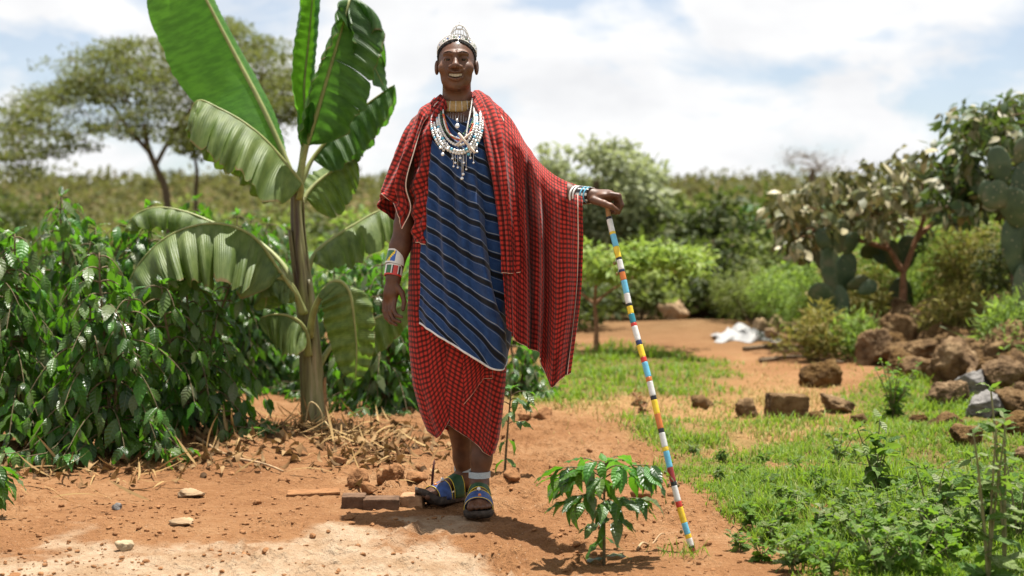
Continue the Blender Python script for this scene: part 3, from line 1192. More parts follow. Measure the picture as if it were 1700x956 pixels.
# --- shawl over the hanging arm
rows = [[(737, 160, -.005), (731, 158, .02), (726, 160, .045), (724, 164, .07), (730, 162, .09)],
        [(717, 177, -.05), (708, 177, -.03), (701, 182, .01), (703, 184, .06), (710, 182, .10)],
        [(703, 203, -.085), (694, 201, -.075), (681, 208, -.01), (686, 206, .07), (700, 205, .12)],
        [(688, 250, -.115), (676, 250, -.115), (660, 255, -.03), (664, 256, .08), (690, 256, .13)],
        [(674, 305, -.12), (660, 303, -.12), (641, 308, -.04), (648, 312, .09), (684, 312, .14)],
        [(681, 345, -.105), (664, 336, -.115), (634, 321, -.045), (642, 340, .10), (684, 350, .14)],
        [(667, 379, -.10), (657, 345, -.11), (633, 323, -.045), (640, 356, .10), (684, 380, .14)]]
S = patch(net(rows), 110, 110)
px, py = PXY(S)
N = normals(S)
sg = -1 if N[50, 20, 1] > 0 else 1
u = np.linspace(0, 1, 110)[None, :]
vv = np.linspace(0, 1, 110)[:, None]
f = 0.010 * sstep(.15, .6, vv) * np.sin(u * 26 + 3.0 * vv) + 0.006 * np.sin(u * 47 - 5 * vv) * sstep(.1, .5, vv)
f = f + 0.006 * np.sin(vv * 22 + u * 12) * sstep(.0, .25, vv) * sstep(.7, .3, vv) + 0.006 * fbm(np.stack([u * 7 + 0 * vv, vv * 4 + 0 * u, 0 * u * vv], -1), 3, 12)
S = S + N * (sg * f)[..., None]
cloth('shawl_shoulder', S, arc_uv(S, R(8)), RED, hems=[lambda s: s[8:, 0], lambda s: s[-1, :50]])

# --- inner layer of the shawl beside the blue robe
rows = [[(728, 160, .00), (733, 162, -.02), (738, 166, -.035), (743, 176, -.05)],
        [(706, 190, -.04), (713, 194, -.075), (721, 198, -.09), (728, 204, -.08)],
        [(692, 240, -.07), (702, 242, -.110), (712, 244, -.124), (721, 246, -.112)],
        [(682, 300, -.07), (694, 300, -.116), (706, 300, -.130), (716, 302, -.118)],
        [(683, 350, -.06), (693, 350, -.112), (703, 352, -.128), (711, 354, -.115)],
        [(688, 402, -.05), (694, 402, -.10), (700, 404, -.118), (706, 405, -.108)]]
S = patch(net(rows), 60, 110)
N = normals(S)
sg = -1 if N[50, 30, 1] > 0 else 1
u = np.linspace(0, 1, 60)[None, :]
vv = np.linspace(0, 1, 110)[:, None]
f = 0.007 * np.sin(vv * 34 + u * 5 + 2 * np.sin(vv * 7)) * sstep(.05, .3, vv) + 0.006 * np.sin(u * 11 + vv * 6) + 0.004 * fbm(np.stack([u * 5 + 0 * vv, vv * 14 + 0 * u, 0 * u * vv], -1), 3, 13)
S = S + N * (sg * f)[..., None]
cloth('shawl_lapel', S, arc_uv(S, R(20)), RED, hems=[lambda s: s[-1]])

# --- shawl draped over the outstretched arm
ridge_pts = [(800, 162, .03), (843, 192, .0), (868, 232, -.05), (892, 266, -.115), (916, 289, -.18), (942, 303, -.25), (966, 311, -.315)]
hem_pts = [(842, 545, -.05), (858, 566, -.10), (878, 577, -.15), (897, 592, -.19), (914, 641, -.225), (932, 628, -.26), (947, 620, -.30)]
fr = [0.0, 0.035, 0.09, 0.18, 0.3, 0.5, 0.72, 1.0]
rows = []
for k in (1.0, 0.6, 0.25, 0.1):                         # the side that falls behind the arm
    rows.append([(r[0] + (h[0] - r[0]) * k * 0.8, r[1] + (h[1] - r[1]) * k * 0.85, r[2] + 0.075 + 0.03 * k) for r, h in zip(ridge_pts, hem_pts)])
for k in fr:
    row = []
    for i, (r, h) in enumerate(zip(ridge_pts, hem_pts)):
        off = -0.074 * sstep(0, 0.06, k) - (0.085 * sstep(0.05, 0.3, k) if i == 0 else 0.05 * sstep(.05, .3, k) if i == 1 else 0)
        bul = (9 * math.sin(k * math.pi) if i >= 5 else 5 * math.sin(k * math.pi))
        row.append((r[0] + (h[0] - r[0]) * k + bul, r[1] + (h[1] - r[1]) * k, r[2] + off + (h[2] - r[2]) * k))
    rows.append(row)
NU, NV = 220, 200
S = patch(net(rows), NU, NV)
u = np.linspace(0, 1, NU)[None, :] + np.zeros((NV, 1))
v = np.linspace(0, 1, NV)[:, None] + np.zeros((1, NU))
tf = np.clip((v - 0.4) / 0.6, 0, 1)
amp = 0.004 + 0.034 * sstep(0.03, 0.75, tf)
wn_ = fbm(np.stack([u * 3.1 + 4, tf * .7, 0 * u], -1), 2, 23)
ph = 2 * np.pi * (4.6 * u ** 0.9) + 1.2 * np.sin(3 * tf + 4 * u) + 3.2 * wn_
amp = amp * (0.75 + 0.9 * np.clip(fbm(np.stack([u * 4.3, tf * 1.1 + 7, 0 * u], -1), 2, 29), -.7, .8))
fo = np.sin(ph) + 0.35 * np.sin(2 * ph + 1.0 + 3 * tf) + 0.30 * np.sin(3.3 * ph + 4 * tf)
dx = 0.45 * np.cos(ph)
edge = sstep(0, .06, u) * sstep(1.0, .93, u)
S[..., 1] -= amp * fo * (0.3 + 0.7 * edge)
S[..., 0] += 0.6 * amp * dx * edge
# diagonal folds that run from the shoulder down towards the hanging cloth, and swags under the arm
px, py = PXY(S)
f = 0
for (x0, y0, x1, y1, w, a) in ((848, 200, 880, 430, 7, .016), (858, 215, 912, 420, 7, .018), (868, 235, 935, 400, 7, .014), (842, 205, 856, 420, 6, .014), (890, 275, 948, 390, 6, .012), (905, 290, 955, 350, 5, .008), (880, 255, 925, 330, 5, .008)):
    L = math.hypot(x1 - x0, y1 - y0)
    ax, ay = (x1 - x0) / L, (y1 - y0) / L
    s = (px - x0) * ax + (py - y0) * ay
    dd = (px - x0) * ay - (py - y0) * ax
    f = f + a * sstep(-10, 30, s) * sstep(L + 40, L - 60, s) * np.exp(-(dd / w) ** 2)
f = f + 0.007 * fbm(np.stack([u * 9 + tf * 2, tf * 5, 0 * u], -1), 3, 15) * sstep(0, .1, tf)
S[..., 1] -= f * (v > 0.38)
drape = cloth('shawl_sleeve', S, arc_uv(S), RED, hems=[lambda s: s[82:, 208] + np.array([0, -0.005, 0]), lambda s: s[-1, 40:]], hem_r=0.0018)

# --- the long end of the shawl hanging down the chest
rows = [[(777, 160, .03), (788, 151, .055), (800, 154, .075), (812, 164, .08)],
        [(786, 176, -.05), (800, 166, -.035), (818, 170, -.01), (836, 186, .03)],
        [(797, 204, -.115), (812, 200, -.105), (832, 202, -.07), (848, 212, -.01)],
        [(806, 244, -.155), (822, 244, -.158), (840, 244, -.13), (856, 250, -.07)],
        [(819, 305, -.178), (831, 305, -.190), (845, 306, -.178), (859, 309, -.135)],
        [(829, 372, -.185), (839, 372, -.202), (851, 373, -.195), (862, 375, -.165)],
        [(836, 452, -.185), (844, 453, -.204), (854, 453, -.200), (864, 449, -.175)]]
S = patch(net(rows), 80, 150)
N = normals(S)
sg = -1 if N[60, 40, 1] > 0 else 1
u = np.linspace(0, 1, 80)[None, :]
vv = np.linspace(0, 1, 150)[:, None]
f = 0.010 * np.sin(u * 15 + 1.5 * vv) * sstep(.1, .4, vv) + 0.005 * np.sin(u * 29 - 3 * vv) * sstep(.02, .3, vv) + 0.005 * fbm(np.stack([u * 5 + 0 * vv, vv * 6 + 0 * u, 0 * u * vv], -1), 3, 16)
S = S + N * (sg * f)[..., None]
cloth('shawl_end', S, arc_uv(S), RED, hems=[lambda s: s[-1], lambda s: s[22:60, 62] + np.array([0, -0.006, 0.001])])
# ------------------------------------------------------------------ jewellery, sandals
def bead_mat(name, col, rough=0.28, spec=0.5):
    return simple(name, col, rough, 0.12, 60, spec)


B_WHITE = bead_mat('white_beads', (0.62, 0.61, 0.58))
B_SILVER = simple('silver_discs', (0.72, 0.73, 0.75), 0.25, 0.1, 40, 0.5, metal=0.55)
B_GREEN = bead_mat('green_beads', (0.03, 0.13, 0.04))
B_ORANGE = bead_mat('orange_beads', (0.55, 0.16, 0.03))
B_BLUE = bead_mat('blue_beads', (0.03, 0.10, 0.36))
B_CYAN = bead_mat('light_blue_beads', (0.13, 0.43, 0.60))
B_TEAL = bead_mat('teal_beads', (0.02, 0.20, 0.26))
B_NAVY = bead_mat('navy_beads', (0.015, 0.025, 0.09))
B_BLACK = bead_mat('black_beads', (0.012, 0.012, 0.014))
B_YELLOW = bead_mat('yellow_beads', (0.72, 0.50, 0.02))
B_RED = bead_mat('red_beads', (0.52, 0.035, 0.02))
B_DRED = bead_mat('dark_red_beads', (0.26, 0.02, 0.02))
B_GOLD = simple('gold_collar', (0.34, 0.21, 0.07), 0.5, 0.2, 120, 0.4)
CHAIN = simple('steel_chain', (0.62, 0.60, 0.58), 0.3, 0.1, 40, 0.5, metal=0.8)
RUBBER = simple('tyre_rubber', (0.055, 0.042, 0.033), 0.85, 0.5, 60, 0.3, 0.4, 120)
BEADPAL = [B_WHITE, B_SILVER, B_GREEN, B_ORANGE, B_BLUE, B_CYAN, B_BLACK, B_YELLOW, B_RED]


def resample(L, step):
    s = np.concatenate([[0], np.cumsum(np.linalg.norm(np.diff(L, axis=0), axis=1))])
    n = max(2, int(s[-1] / step))
    q = np.linspace(0, s[-1], n)
    return np.stack([np.interp(q, s, L[:, k]) for k in range(3)], -1)


def beads(name, pts, r, cols=(0,), spacing=1.75, parent=None, squash=1.0, sub=1):
    L = resample(catmull(np.array([D(*q) for q in pts]), 80), r * spacing)
    bv, mi = Bag(), []
    v, f = ICO[sub]
    for i, c in enumerate(L):
        bv.add(v * r * (0.9 + 0.2 * rng.random()) * np.array([1, 1, squash]) + c, f)
        mi += [cols[i % len(cols)]] * len(f)
    V, F, _ = bv.get()
    return man.part(name, V, F, BEADPAL, mi=mi, parent=parent)


def disc(c, r, th=0.0015, n=14, nrm=(0, -1, 0.15)):
    nrm = norm(nrm)
    a = norm(np.cross(nrm, (0, 0, 1)))
    b = np.cross(nrm, a)
    th_ = np.linspace(0, 2 * np.pi, n, endpoint=False)
    ring = r * (np.cos(th_)[:, None] * a + np.sin(th_)[:, None] * b)
    V = np.concatenate([ring + c + nrm * th, ring + c - nrm * th, [c + nrm * th * 1.3], [c - nrm * th]])
    k = np.arange(n)
    k2 = (k + 1) % n
    return V, [np.stack([k, k2, k2 + n, k + n], -1), np.stack([k2, k, np.full(n, 2 * n)], -1), np.stack([k + n, k2 + n, np.full(n, 2 * n + 1)], -1)]


# chest strands
beads('necklace', [(727, 170, .02), (721, 190, -.06), (722, 212, -.125), (733, 238, -.165), (750, 252, -.178), (768, 254, -.18), (784, 244, -.176), (795, 220, -.155), (798, 195, -.12), (793, 172, -.02)], 0.0062, (0, 0, 1))
beads('necklace', [(728, 172, .0), (725, 192, -.07), (729, 215, -.135), (741, 240, -.17), (757, 250, -.18), (774, 248, -.18), (787, 230, -.17), (792, 205, -.14), (789, 175, -.03)], 0.0065, (0, 1, 0, 0, 5))
beads('necklace', [(731, 170, -.01), (729, 195, -.09), (734, 216, -.14), (746, 234, -.168), (762, 241, -.175), (778, 232, -.17), (787, 210, -.15), (787, 178, -.05)], 0.0055, (0, 0, 0, 1))
beads('necklace', [(798, 176, .0), (801, 200, -.115), (799, 222, -.15), (790, 242, -.17), (778, 256, -.178)], 0.0060, (1, 0, 5, 0, 0))
beads('necklace', [(724, 176, .0), (717, 198, -.09), (718, 218, -.13), (726, 236, -.155), (737, 249, -.168)], 0.0058, (1, 0, 0, 5))
beads('necklace', [(734, 174, -.02), (732, 192, -.09), (737, 212, -.14), (748, 228, -.165)], 0.0042, (2, 6))
beads('necklace', [(786, 174, -.02), (787, 190, -.09), (782, 206, -.14), (770, 222, -.165)], 0.0040, (2, 2, 6))
beads('necklace', [(736, 190, -.10), (742, 212, -.148), (752, 228, -.168), (766, 232, -.172), (778, 224, -.168), (785, 206, -.145)], 0.0042, (3, 8, 3))
beads('necklace', [(735, 180, -.05), (738, 205, -.14), (746, 222, -.165), (762, 230, -.174)], 0.0030, (0,))
beads('necklace', [(784, 164, -.02), (781, 185, -.09), (777, 205, -.15), (774, 226, -.175)], 0.0030, (0,))
# collar
ctr = D(758, 176, 0.026)
bv = Bag()
n = 56
ang = np.linspace(0, 2 * np.pi, n, endpoint=False)
prof = [(0.0625, 0.022), (0.0690, 0.023), (0.0725, 0.010), (0.0750, -0.004), (0.0770, -0.018), (0.0720, -0.0195)]
V = np.array([[ctr + np.array([r * 0.98 * math.cos(a), -r * 1.02 * math.sin(a), z - 0.010 * math.sin(a)]) for a in ang] for r, z in prof]).reshape(-1, 3)
collar = man.part('collar', V, grid_faces(n, len(prof), True), B_GOLD)
bv = Bag()
for a in np.linspace(R(15), R(165), 9):
    L = np.array([ctr + np.array([r * 0.985 * math.cos(a), -r * 1.03 * math.sin(a), z - 0.010 * math.sin(a)]) for r, z in prof[1:5]])
    bv.add(*tube(L, 0.0011, 5))
V, F, _ = bv.get()
man.part('collar_stitching', V, F, B_WHITE, parent=collar)
for k, a in enumerate(np.linspace(R(22), R(158), 17)):
    top = ctr + np.array([0.070 * math.cos(a), -0.072 * math.sin(a), -0.026])
    L = np.array([top, top + (0, -0.016, -0.022), top + (0, -0.045 * math.sin(a), -0.045 - 0.010 * math.sin(a))])
    man.part('collar_fringe', *tube(L, 0.0010, 5), CHAIN, parent=collar)
# discs and pendants on little chains
pend = [(759, 196, 209, .0088), (727, 214, 227, .006), (731, 226, 245, .0052), (735, 236, 256, .0066), (743, 236, 247, .005), (751, 252, 263, .004), (756, 250, 270, .0045),
        (760, 252, 278, .0042), (764, 252, 262, .0052), (767, 256, 296, .0062), (769, 256, 289, .0055), (770, 252, 270, .0045), (774, 250, 281, .004), (753, 255, 276, .004), (781, 246, 262, .0046), (786, 248, 270, .0038), (792, 238, 252, .0045), (790, 222, 234, .004), (797, 210, 220, .0045)]
for x, y0, y1, r in pend:
    dyy = float(np.interp(y1, [190, 210, 240, 300], [-.15, -.165, -.183, -.192]))
    c = D(x, y1, dyy)
    bv = Bag()
    bv.add(*disc(c, r))
    o = man.part('pendant', *bv.get()[:2], B_SILVER)
    man.part('pendant_chain', *tube(np.array([D(x, y0, dyy + 0.01), c]), 0.0010, 5), CHAIN, parent=o)
# the crossed pendant of two beaded bars
for (a, b, r) in (((757, 241), (784, 219), 0.0075), ((761, 221), (789, 254), 0.0092)):
    A, Bp = D(*a, -.192), D(*b, -.196 if r > .008 else -.190)
    L = A[None] + (Bp - A)[None] * np.linspace(0, 1, 9)[:, None]
    man.part('cross_bar', *tube(L, [r * .8, r, r, r, r, r, r, r, r * .8], 10, flat=0.6), simple('pale_wood_bar', (0.62, 0.53, 0.45), 0.6, 0.15, 90, 0.3, 0.3, 200))
# head ornament
bandL = []
for a in np.linspace(0, 2 * np.pi, 61):
    x, y = 0.0765 * math.cos(a), 0.022 - 0.098 * math.sin(a)
    z = 0.073 + 0.026 * max(math.sin(a), -0.6) - 0.022 * abs(math.cos(a)) ** 2
    # settle on the skull
    q = np.array([x, y, z])
    c0 = np.array([0, 0.022, 0.036])
    dv = (q - c0)
    k = 1 / math.sqrt((dv[0] / 0.0725) ** 2 + (dv[1] / 0.094) ** 2 + (dv[2] / 0.080) ** 2)
    bandL.append(hw(c0 + dv * k * 1.05))
bandL = np.array(bandL)
crown = None
for dz, cols in ((0.0, [0]), (0.0065, [0, 0, 0, 4, 0, 0, 2]), (0.013, [0, 1]), (0.019, [0])):
    bv, mi = Bag(), []
    LL = resample(bandL + np.array([0, 0.005 * dz / .0065, dz]), 0.0066)
    for i, c in enumerate(LL):
        v, f = ICO[1]
        bv.add(v * 0.0036 + c, f)
        mi += [cols[i % len(cols)]] * len(f)
    V, F, _ = bv.get()
    o = man.part('beaded_headband' if crown is None else 'bead_row', V, F, BEADPAL, mi=mi, parent=crown)
    crown = crown or o
top = hw(np.array([0.012, -0.030, 0.125]))


def crown_line(pts, r, nm='crown_arch', mat=None):
    L = catmull(np.array([top + np.array(q) for q in pts]), 40)
    LL = resample(L, r * 1.7)
    bv = Bag()
    for c in LL:
        v, f = ICO[1]
        bv.add(v * r + c, f)
    V, F, _ = bv.get()
    return man.part(nm, V, F, mat or B_WHITE, parent=crown)


crown_line([(-.038, -.01, -.028), (-.028, -.012, -.004), (-.017, -.010, .014), (0, -.008, .022), (.017, -.010, .014), (.028, -.012, -.004), (.040, -.01, -.030)], 0.0030)
crown_line([(-.030, -.01, -.024), (-.019, -.012, .000), (0, -.010, .006), (.019, -.012, .000), (.032, -.01, -.026)], 0.0026)
th = np.linspace(0, 2 * np.pi, 17)
crown_line([(0.012 * math.cos(a), -.012, .011 + 0.009 * math.sin(a)) for a in th], 0.0026, 'crown_ring')
crown_line([(0, -.010, .021), (0, -.010, .031)], 0.0022)
bv = Bag()
for sx in (-.018, -.006, .006, .018):
    L = np.array([top + np.array([sx, -.011, -.022]), top + np.array([sx * .8, -.012, .0]), top + np.array([sx * .55, -.011, .006])])
    bv.add(*tube(L, 0.0012, 5))
V, F, _ = bv.get()
man.part('crown_lattice', V, F, B_SILVER, parent=crown)
fd = hw(np.array([0.008, -0.083, 0.060]))
man.part('forehead_disc', *disc(fd, 0.0075, nrm=(0, -1, .35)), B_SILVER, parent=crown)
man.part('forehead_chain', *tube(np.array([fd, hw(np.array([0.010, -0.078, 0.085]))]), 0.0012, 5), CHAIN, parent=crown)


# bracelets: bands round a wrist, coloured panel by panel
def band(name, A, Bq, r, colfn, mats, nu=48, nv=8, th=0.003, sq=1.0):
    A, Bq = np.asarray(A), np.asarray(Bq)
    ax = norm(Bq - A)
    side = norm(np.cross(ax, (0, -1, 0)))
    if side[0] < 0:
        side = -side
    fr_ = norm(np.cross(side, ax))
    if fr_[1] > 0:
        fr_ = -fr_
    a = np.linspace(0, 2 * np.pi, nu, endpoint=False)
    rows_ = [(0, r - th)] + [(k / nv, r) for k in range(nv + 1)] + [(1, r - th)]
    V = np.array([[A + (Bq - A) * h + rr * (np.cos(q) * side + sq * np.sin(q) * fr_) for q in a] for h, rr in rows_]).reshape(-1, 3)
    F = grid_faces(nu, len(rows_), True)
    mi = []
    for i in range(len(rows_) - 1):
        for j in range(nu):
            q = (j + 0.5) / nu * 2 * math.pi
            mi.append(colfn(math.cos(q), math.sin(q), np.clip((i - 0.5) / nv, 0, 1)))
    return man.part(name, V, F, mats, mi=mi, smooth=False)


BM = [B_WHITE, B_BLUE, B_YELLOW, B_GREEN, B_RED, B_BLACK, B_CYAN, B_ORANGE]


def flag1(x, f, h):
    if f < 0 or x > -0.05:
        return 0
    if h < 0.12 or h > 0.9:
        return 0
    k = (x + 0.8) / 0.75
    if k < 0:
        return 3
    if abs(k - (1 - h)) < 0.16:
        return 2
    return 1 if k > (1 - h) else 3


def flag2(x, f, h):
    if h > 0.86:
        return 4
    if h < 0.12:
        return 0
    if f < 0:
        return 4
    for lim, c in ((-.82, 0), (-.72, 5), (-.32, 3), (-.25, 5), (-.08, 0), (.0, 5), (.5, 4), (.62, 0), (.8, 5)):
        if x < lim:
            return c
    return 0


band('flag_bracelet', D(660, 417, -.026), D(655, 440, -.04), 0.0375, flag1, BM)
band('flag_bracelet', D(655, 441, -.040), D(652, 459, -.052), 0.0345, flag2, BM)
for k, (x, c, r) in enumerate(((956, 0, .0365), (961, 0, .0355), (966, 5, .0335), (969, 5, .0332), (972, 6, .0326), (974.5, 5, .0318), (977.5, 6, .0312), (980, 5, .0304))):
    A = D(x, 324, -.310 - (x - 957) * 0.00234)
    Bq = D(x + (2.7 if c == 5 else 1.6 if c == 6 else 2.6), 324.3, -.310 - (x + (2.7 if c == 5 else 1.6 if c == 6 else 2.6) - 957) * 0.00234)
    band('bangle', A, Bq, r, (lambda x_, f_, h_, c=c: c if (c != 5 or int(math.degrees(math.atan2(f_, x_)) / 14) % 3) else 0), BM, nu=40, nv=2, sq=1.0)


# sandals
def sandal(origin, twist, mirror, toe_len, curl):
    """tyre-soled sandal; the local foot points along -y"""
    c, s = math.cos(twist), math.sin(twist)

    def lw(q):
        q = np.asarray(q, float)
        return np.stack([c * q[..., 0] + s * q[..., 1], -s * q[..., 0] + c * q[..., 1], q[..., 2]], -1) + origin
    ys = np.linspace(0.075, -toe_len, 34)
    tt = np.linspace(0, 1, 34)
    wid = 0.040 + 0.017 * sstep(.35, .75, tt)
    wid = wid * np.sqrt(np.clip(1 - np.abs(2 * tt - 1) ** 7, 0.03, 1)) * (1 - 0.12 * sstep(.9, 1, tt))
    up = curl * sstep(0.72, 1.0, tt) ** 1.5
    cols = np.linspace(-1, 1, 13)
    topS = np.array([[(w * x, y, 0.004 + u + 0.016 * abs(x) ** 6 * k_) for x in cols] for w, y, u, k_ in zip(wid, ys, up, 1 - sstep(.78, .97, tt))])
    botS = topS.copy()
    botS[..., 2] -= 0.022 + 0.006 * np.abs(cols)[None] ** 4
    botS[..., 0] *= 1.03
    V = np.concatenate([lw(topS).reshape(-1, 3), lw(botS).reshape(-1, 3)])
    F = [grid_faces(13, 34), grid_faces(13, 34, off=34 * 13)[:, ::-1]]
    rim = [i * 13 for i in range(34)] + [33 * 13 + j for j in range(1, 13)] + [i * 13 + 12 for i in range(32, -1, -1)] + list(range(11, 0, -1))
    rim = np.array(rim)
    r2 = np.roll(rim, -1)
    F.append(np.stack([rim, r2, r2 + 34 * 13, rim + 34 * 13], -1))
    sd = man.part('sandal', V, F, RUBBER)

    def strap(y0, y1, hgt0, hgt1, mat, wd=0.054, nm='strap'):
        a = np.linspace(0, np.pi, 26)
        S_ = np.array([[(wd * np.cos(q), y0 + (y1 - y0) * k, 0.004 + (hgt0 + (hgt1 - hgt0) * k) * np.sin(q) ** 0.8) for q in a] for k in np.linspace(0, 1, 6)])
        o = man.part(nm, lw(S_).reshape(-1, 3), grid_faces(26, 6), mat, parent=sd, thick=0.004)
        return S_
    S1 = strap(-0.165, -0.105, 0.050, 0.068, simple('blue_strap', (0.035, 0.07, 0.20), 0.6, 0.35, 40))
    S2 = strap(-0.085, -0.035, 0.076, 0.095, simple('green_strap', (0.02, 0.06, 0.022), 0.6, 0.35, 40), 0.047)
    for L in (S1[-1], S1[0], S2[0], S2[-1]):
        man.part('strap_edge', *tube(lw(L * np.array([1.02, 1, 1]) + np.array([0, 0, .002])), 0.0014, 5), B_YELLOW, parent=sd)
    man.part('strap_bead', *ball(lw(np.array([0, -0.112, 0.078])), 0.0075, 2), B_WHITE, parent=sd)
    man.part('strap_stud', *ball(lw(np.array([0.004, -0.150, 0.061])), 0.0065, 2), B_ORANGE, parent=sd)
    return sd, lw


an_f = np.array([D(796, 800)[0], 5.53, FR_Z - 0.004])
sd1, lwf = sandal(an_f, 0.0, 1, 0.205, 0.006)
an_b = np.array([D(771, 785, 0.2)[0], 5.74, BK_Z - 0.004])
sd2, lwb = sandal(an_b, TW, -1, 0.235, 0.055)
ANK = simple('pale_ankle_beads', (0.40, 0.47, 0.50), 0.35, 0.2, 300, 0.4, 0.5, 500)
for an_, pts in ((an_f, (0.104, 0.128)), (an_b, (0.100, 0.124))):
    o = band('anklet', an_ + np.array([0, 0, pts[0]]), an_ + np.array([0, 0, pts[1]]), 0.0425, lambda x, f, h: 1 if abs(x) < 0.06 and f > 0 else 0, [ANK, B_BLACK])
q = lwb(np.array([-0.02, -0.150, 0.055]))
man.part('sandal_thong', *tube(np.array([q, q + (0.004, 0, .05), q + (0.010, 0, .10)]), [0.0045, 0.0055, 0.003], 8), simple('dark_leather', (0.05, 0.012, 0.012), 0.5), parent=sd2)

# ------------------------------------------------------------------ beaded walking stick
st_pts = [(1008, 338, 5.155), (1012, 366, 5.14), (1030, 440, 5.08), (1050, 530, 5.02), (1075, 620, 4.95), (1100, 725, 4.88), (1125, 830, 4.82), (1152, 922, 4.775)]
L = catmull(np.array([W(*q) for q in st_pts]), 300)
tip = L[-1]
tip_g = gz1(tip[0], tip[1])
L[:, 2] += (tip_g - 0.008 - tip[2]) * np.linspace(0, 1, 300)
stick = Thing('walking_stick', L[-1], 'slim walking stick covered in bands of coloured beads under the outstretched hand', 'stick')
WOOD = simple('worn_wood', (0.36, 0.19, 0.07), 0.5, 0.25, 60, 0.4, 0.3, 150)
stick.part('shaft', *tube(L[::3], 0.0088, 10), WOOD)
_, lpy = pix(L[:, 0], L[:, 1], L[:, 2])
cuts = [(103, 'K'), (109, 'W'), (140, 'Y'), (146, 'C'), (176, 'Y'), (203, 'K'), (208, 'W'), (232, 'N'), (238, 'O'), (258, 'C'), (290, 'W'), (315, 'K'), (321, 'Y'), (340, 'T'), (362, 'R'), (370, 'W'), (405, 'N'), (416, 'Y'), (446, 'R'), (458, 'C'), (494, 'O'), (505, 'W'), (540, 'K'), (550, 'Y'), (584, 'O'), (620, 'K'), (630, 'W'), (665, 'Y'), (675, 'C'), (715, 'D'), (750, 'K'), (760, 'W'), (798, 'R'), (812, 'Y'), (850, 'C'), (878, 'Y'), (888, 'W'), (907, 'K'), (912, 'D'), (931, None)]
PALS = {'K': B_BLACK, 'W': B_WHITE, 'Y': B_YELLOW, 'C': B_CYAN, 'N': B_NAVY, 'O': B_ORANGE, 'T': B_TEAL, 'R': B_RED, 'D': B_DRED}
for (z0, c), (z1, _) in zip(cuts[:-1], cuts[1:]):
    y0, y1 = 290 + z0 / 1.471, 290 + z1 / 1.471
    a, b_ = np.interp([y0, y1], lpy, np.arange(300))
    nk = 2 * max(3, int((y1 - y0) / 2.2)) + 1
    kk = np.linspace(a, b_, nk)
    Q = np.stack([np.interp(kk, np.arange(300), L[:, j]) for j in range(3)], -1)
    rr = 0.0102 + 0.0012 * (np.arange(nk) % 2)
    rr[0] = rr[-1] = 0.0100
    stick.part('bead_band', *tube(Q, rr, 12), PALS[c])
for zz, sx in ((208, -.017), (236, -.016), (718, -.016), (752, -.018), (752, .016), (795, -.016), (866, -.016)):
    i = int(np.interp(290 + zz / 1.471, lpy, np.arange(300)))
    c = L[i] + np.array([sx, -.004, -.012])
    o = stick.part('hanging_bead', *ball(c, (.006, .004, .007), 1), simple('brass', (0.20, 0.15, 0.06), 0.4, 0.2, metal=0.5))
    stick.part('bead_thread', *tube(np.array([L[i] + (sx * .6, -.004, 0.004), c]), 0.001, 4), CHAIN, parent=o)
# ------------------------------------------------------------------ banana plants
def banana_mat(name, cols, trans, tfac, rough, spec, vein=0.35, brown=None):
    """cols: shades along the blade; uv.x 0..1 from midrib to margin, uv.y metres along the blade"""
    m, t, p, out = new_mat(name)
    uvn = nd(t, 'ShaderNodeUVMap')
    sep = nd(t, 'ShaderNodeSeparateXYZ')
    lk(t, uvn, 0, sep, 0)
    cmb = nd(t, 'ShaderNodeCombineXYZ')
    t.links.new(math_n(t, 'MULTIPLY', sep.outputs[0], vb=0.12), cmb.inputs[0])
    t.links.new(sep.outputs[1], cmb.inputs[1])
    n = nd(t, 'ShaderNodeTexNoise', inp={'Scale': 26.0, 'Detail': 6.0, 'Roughness': 0.6})
    lk(t, cmb, 0, n, 'Vector')
    tcn = nd(t, 'ShaderNodeTexCoord')
    n2 = nd(t, 'ShaderNodeTexNoise', inp={'Scale': 5.0, 'Detail': 5.0})
    lk(t, tcn, 'Object', n2, 'Vector')
    s = math_n(t, 'ADD', math_n(t, 'MULTIPLY', n.outputs[0], vb=0.6), math_n(t, 'MULTIPLY', n2.outputs[0], vb=0.4))
    rp = ramp(t, cols, [0.36, 0.5, 0.66])
    t.links.new(s, rp.inputs[0])
    col = rp.outputs[0]
    if brown:
        ed = ramp(t, [(0, 0, 0), (1, 1, 1)], [0.955, 0.995])
        t.links.new(math_n(t, 'ADD', sep.outputs[0], math_n(t, 'MULTIPLY', math_n(t, 'SUBTRACT', n2.outputs[0], vb=0.55), vb=0.22)), ed.inputs[0])
        col = mix_c(t, ed.outputs[0], col, brown)
    t.links.new(col, p.inputs['Base Color'])
    ph = math_n(t, 'SINE', math_n(t, 'MULTIPLY', math_n(t, 'ADD', sep.outputs[1], math_n(t, 'MULTIPLY', sep.outputs[0], vb=0.02)), vb=2 * math.pi / 0.0105))
    hgt = math_n(t, 'ADD', math_n(t, 'MULTIPLY', ph, vb=0.35), n.outputs[0])
    b = nd(t, 'ShaderNodeBump', inp={'Strength': vein, 'Distance': 0.006})
    t.links.new(hgt, b.inputs['Height'])
    lk(t, b, 0, p, 'Normal')
    p.inputs['Roughness'].default_value = rough
    p.inputs['Specular IOR Level'].default_value = spec
    tr = nd(t, 'ShaderNodeBsdfTranslucent')
    tcol = nd(t, 'ShaderNodeMix', data_type='RGBA', blend_type='MULTIPLY')
    tcol.inputs[0].default_value = 1.0
    tcol.inputs[6].default_value = (*trans, 1)
    g = ramp(t, [(0.65, 0.65, 0.65), (1, 1, 1)], [0.4, 0.6])
    lk(t, n, 0, g, 0)
    lk(t, g, 0, tcol, 7)
    lk(t, tcol, 2, tr, 'Color')
    mx = nd(t, 'ShaderNodeMixShader', inp={0: tfac})
    lk(t, p, 0, mx, 1)
    lk(t, tr, 0, mx, 2)
    lk(t, mx, 0, out, 0)
    return m


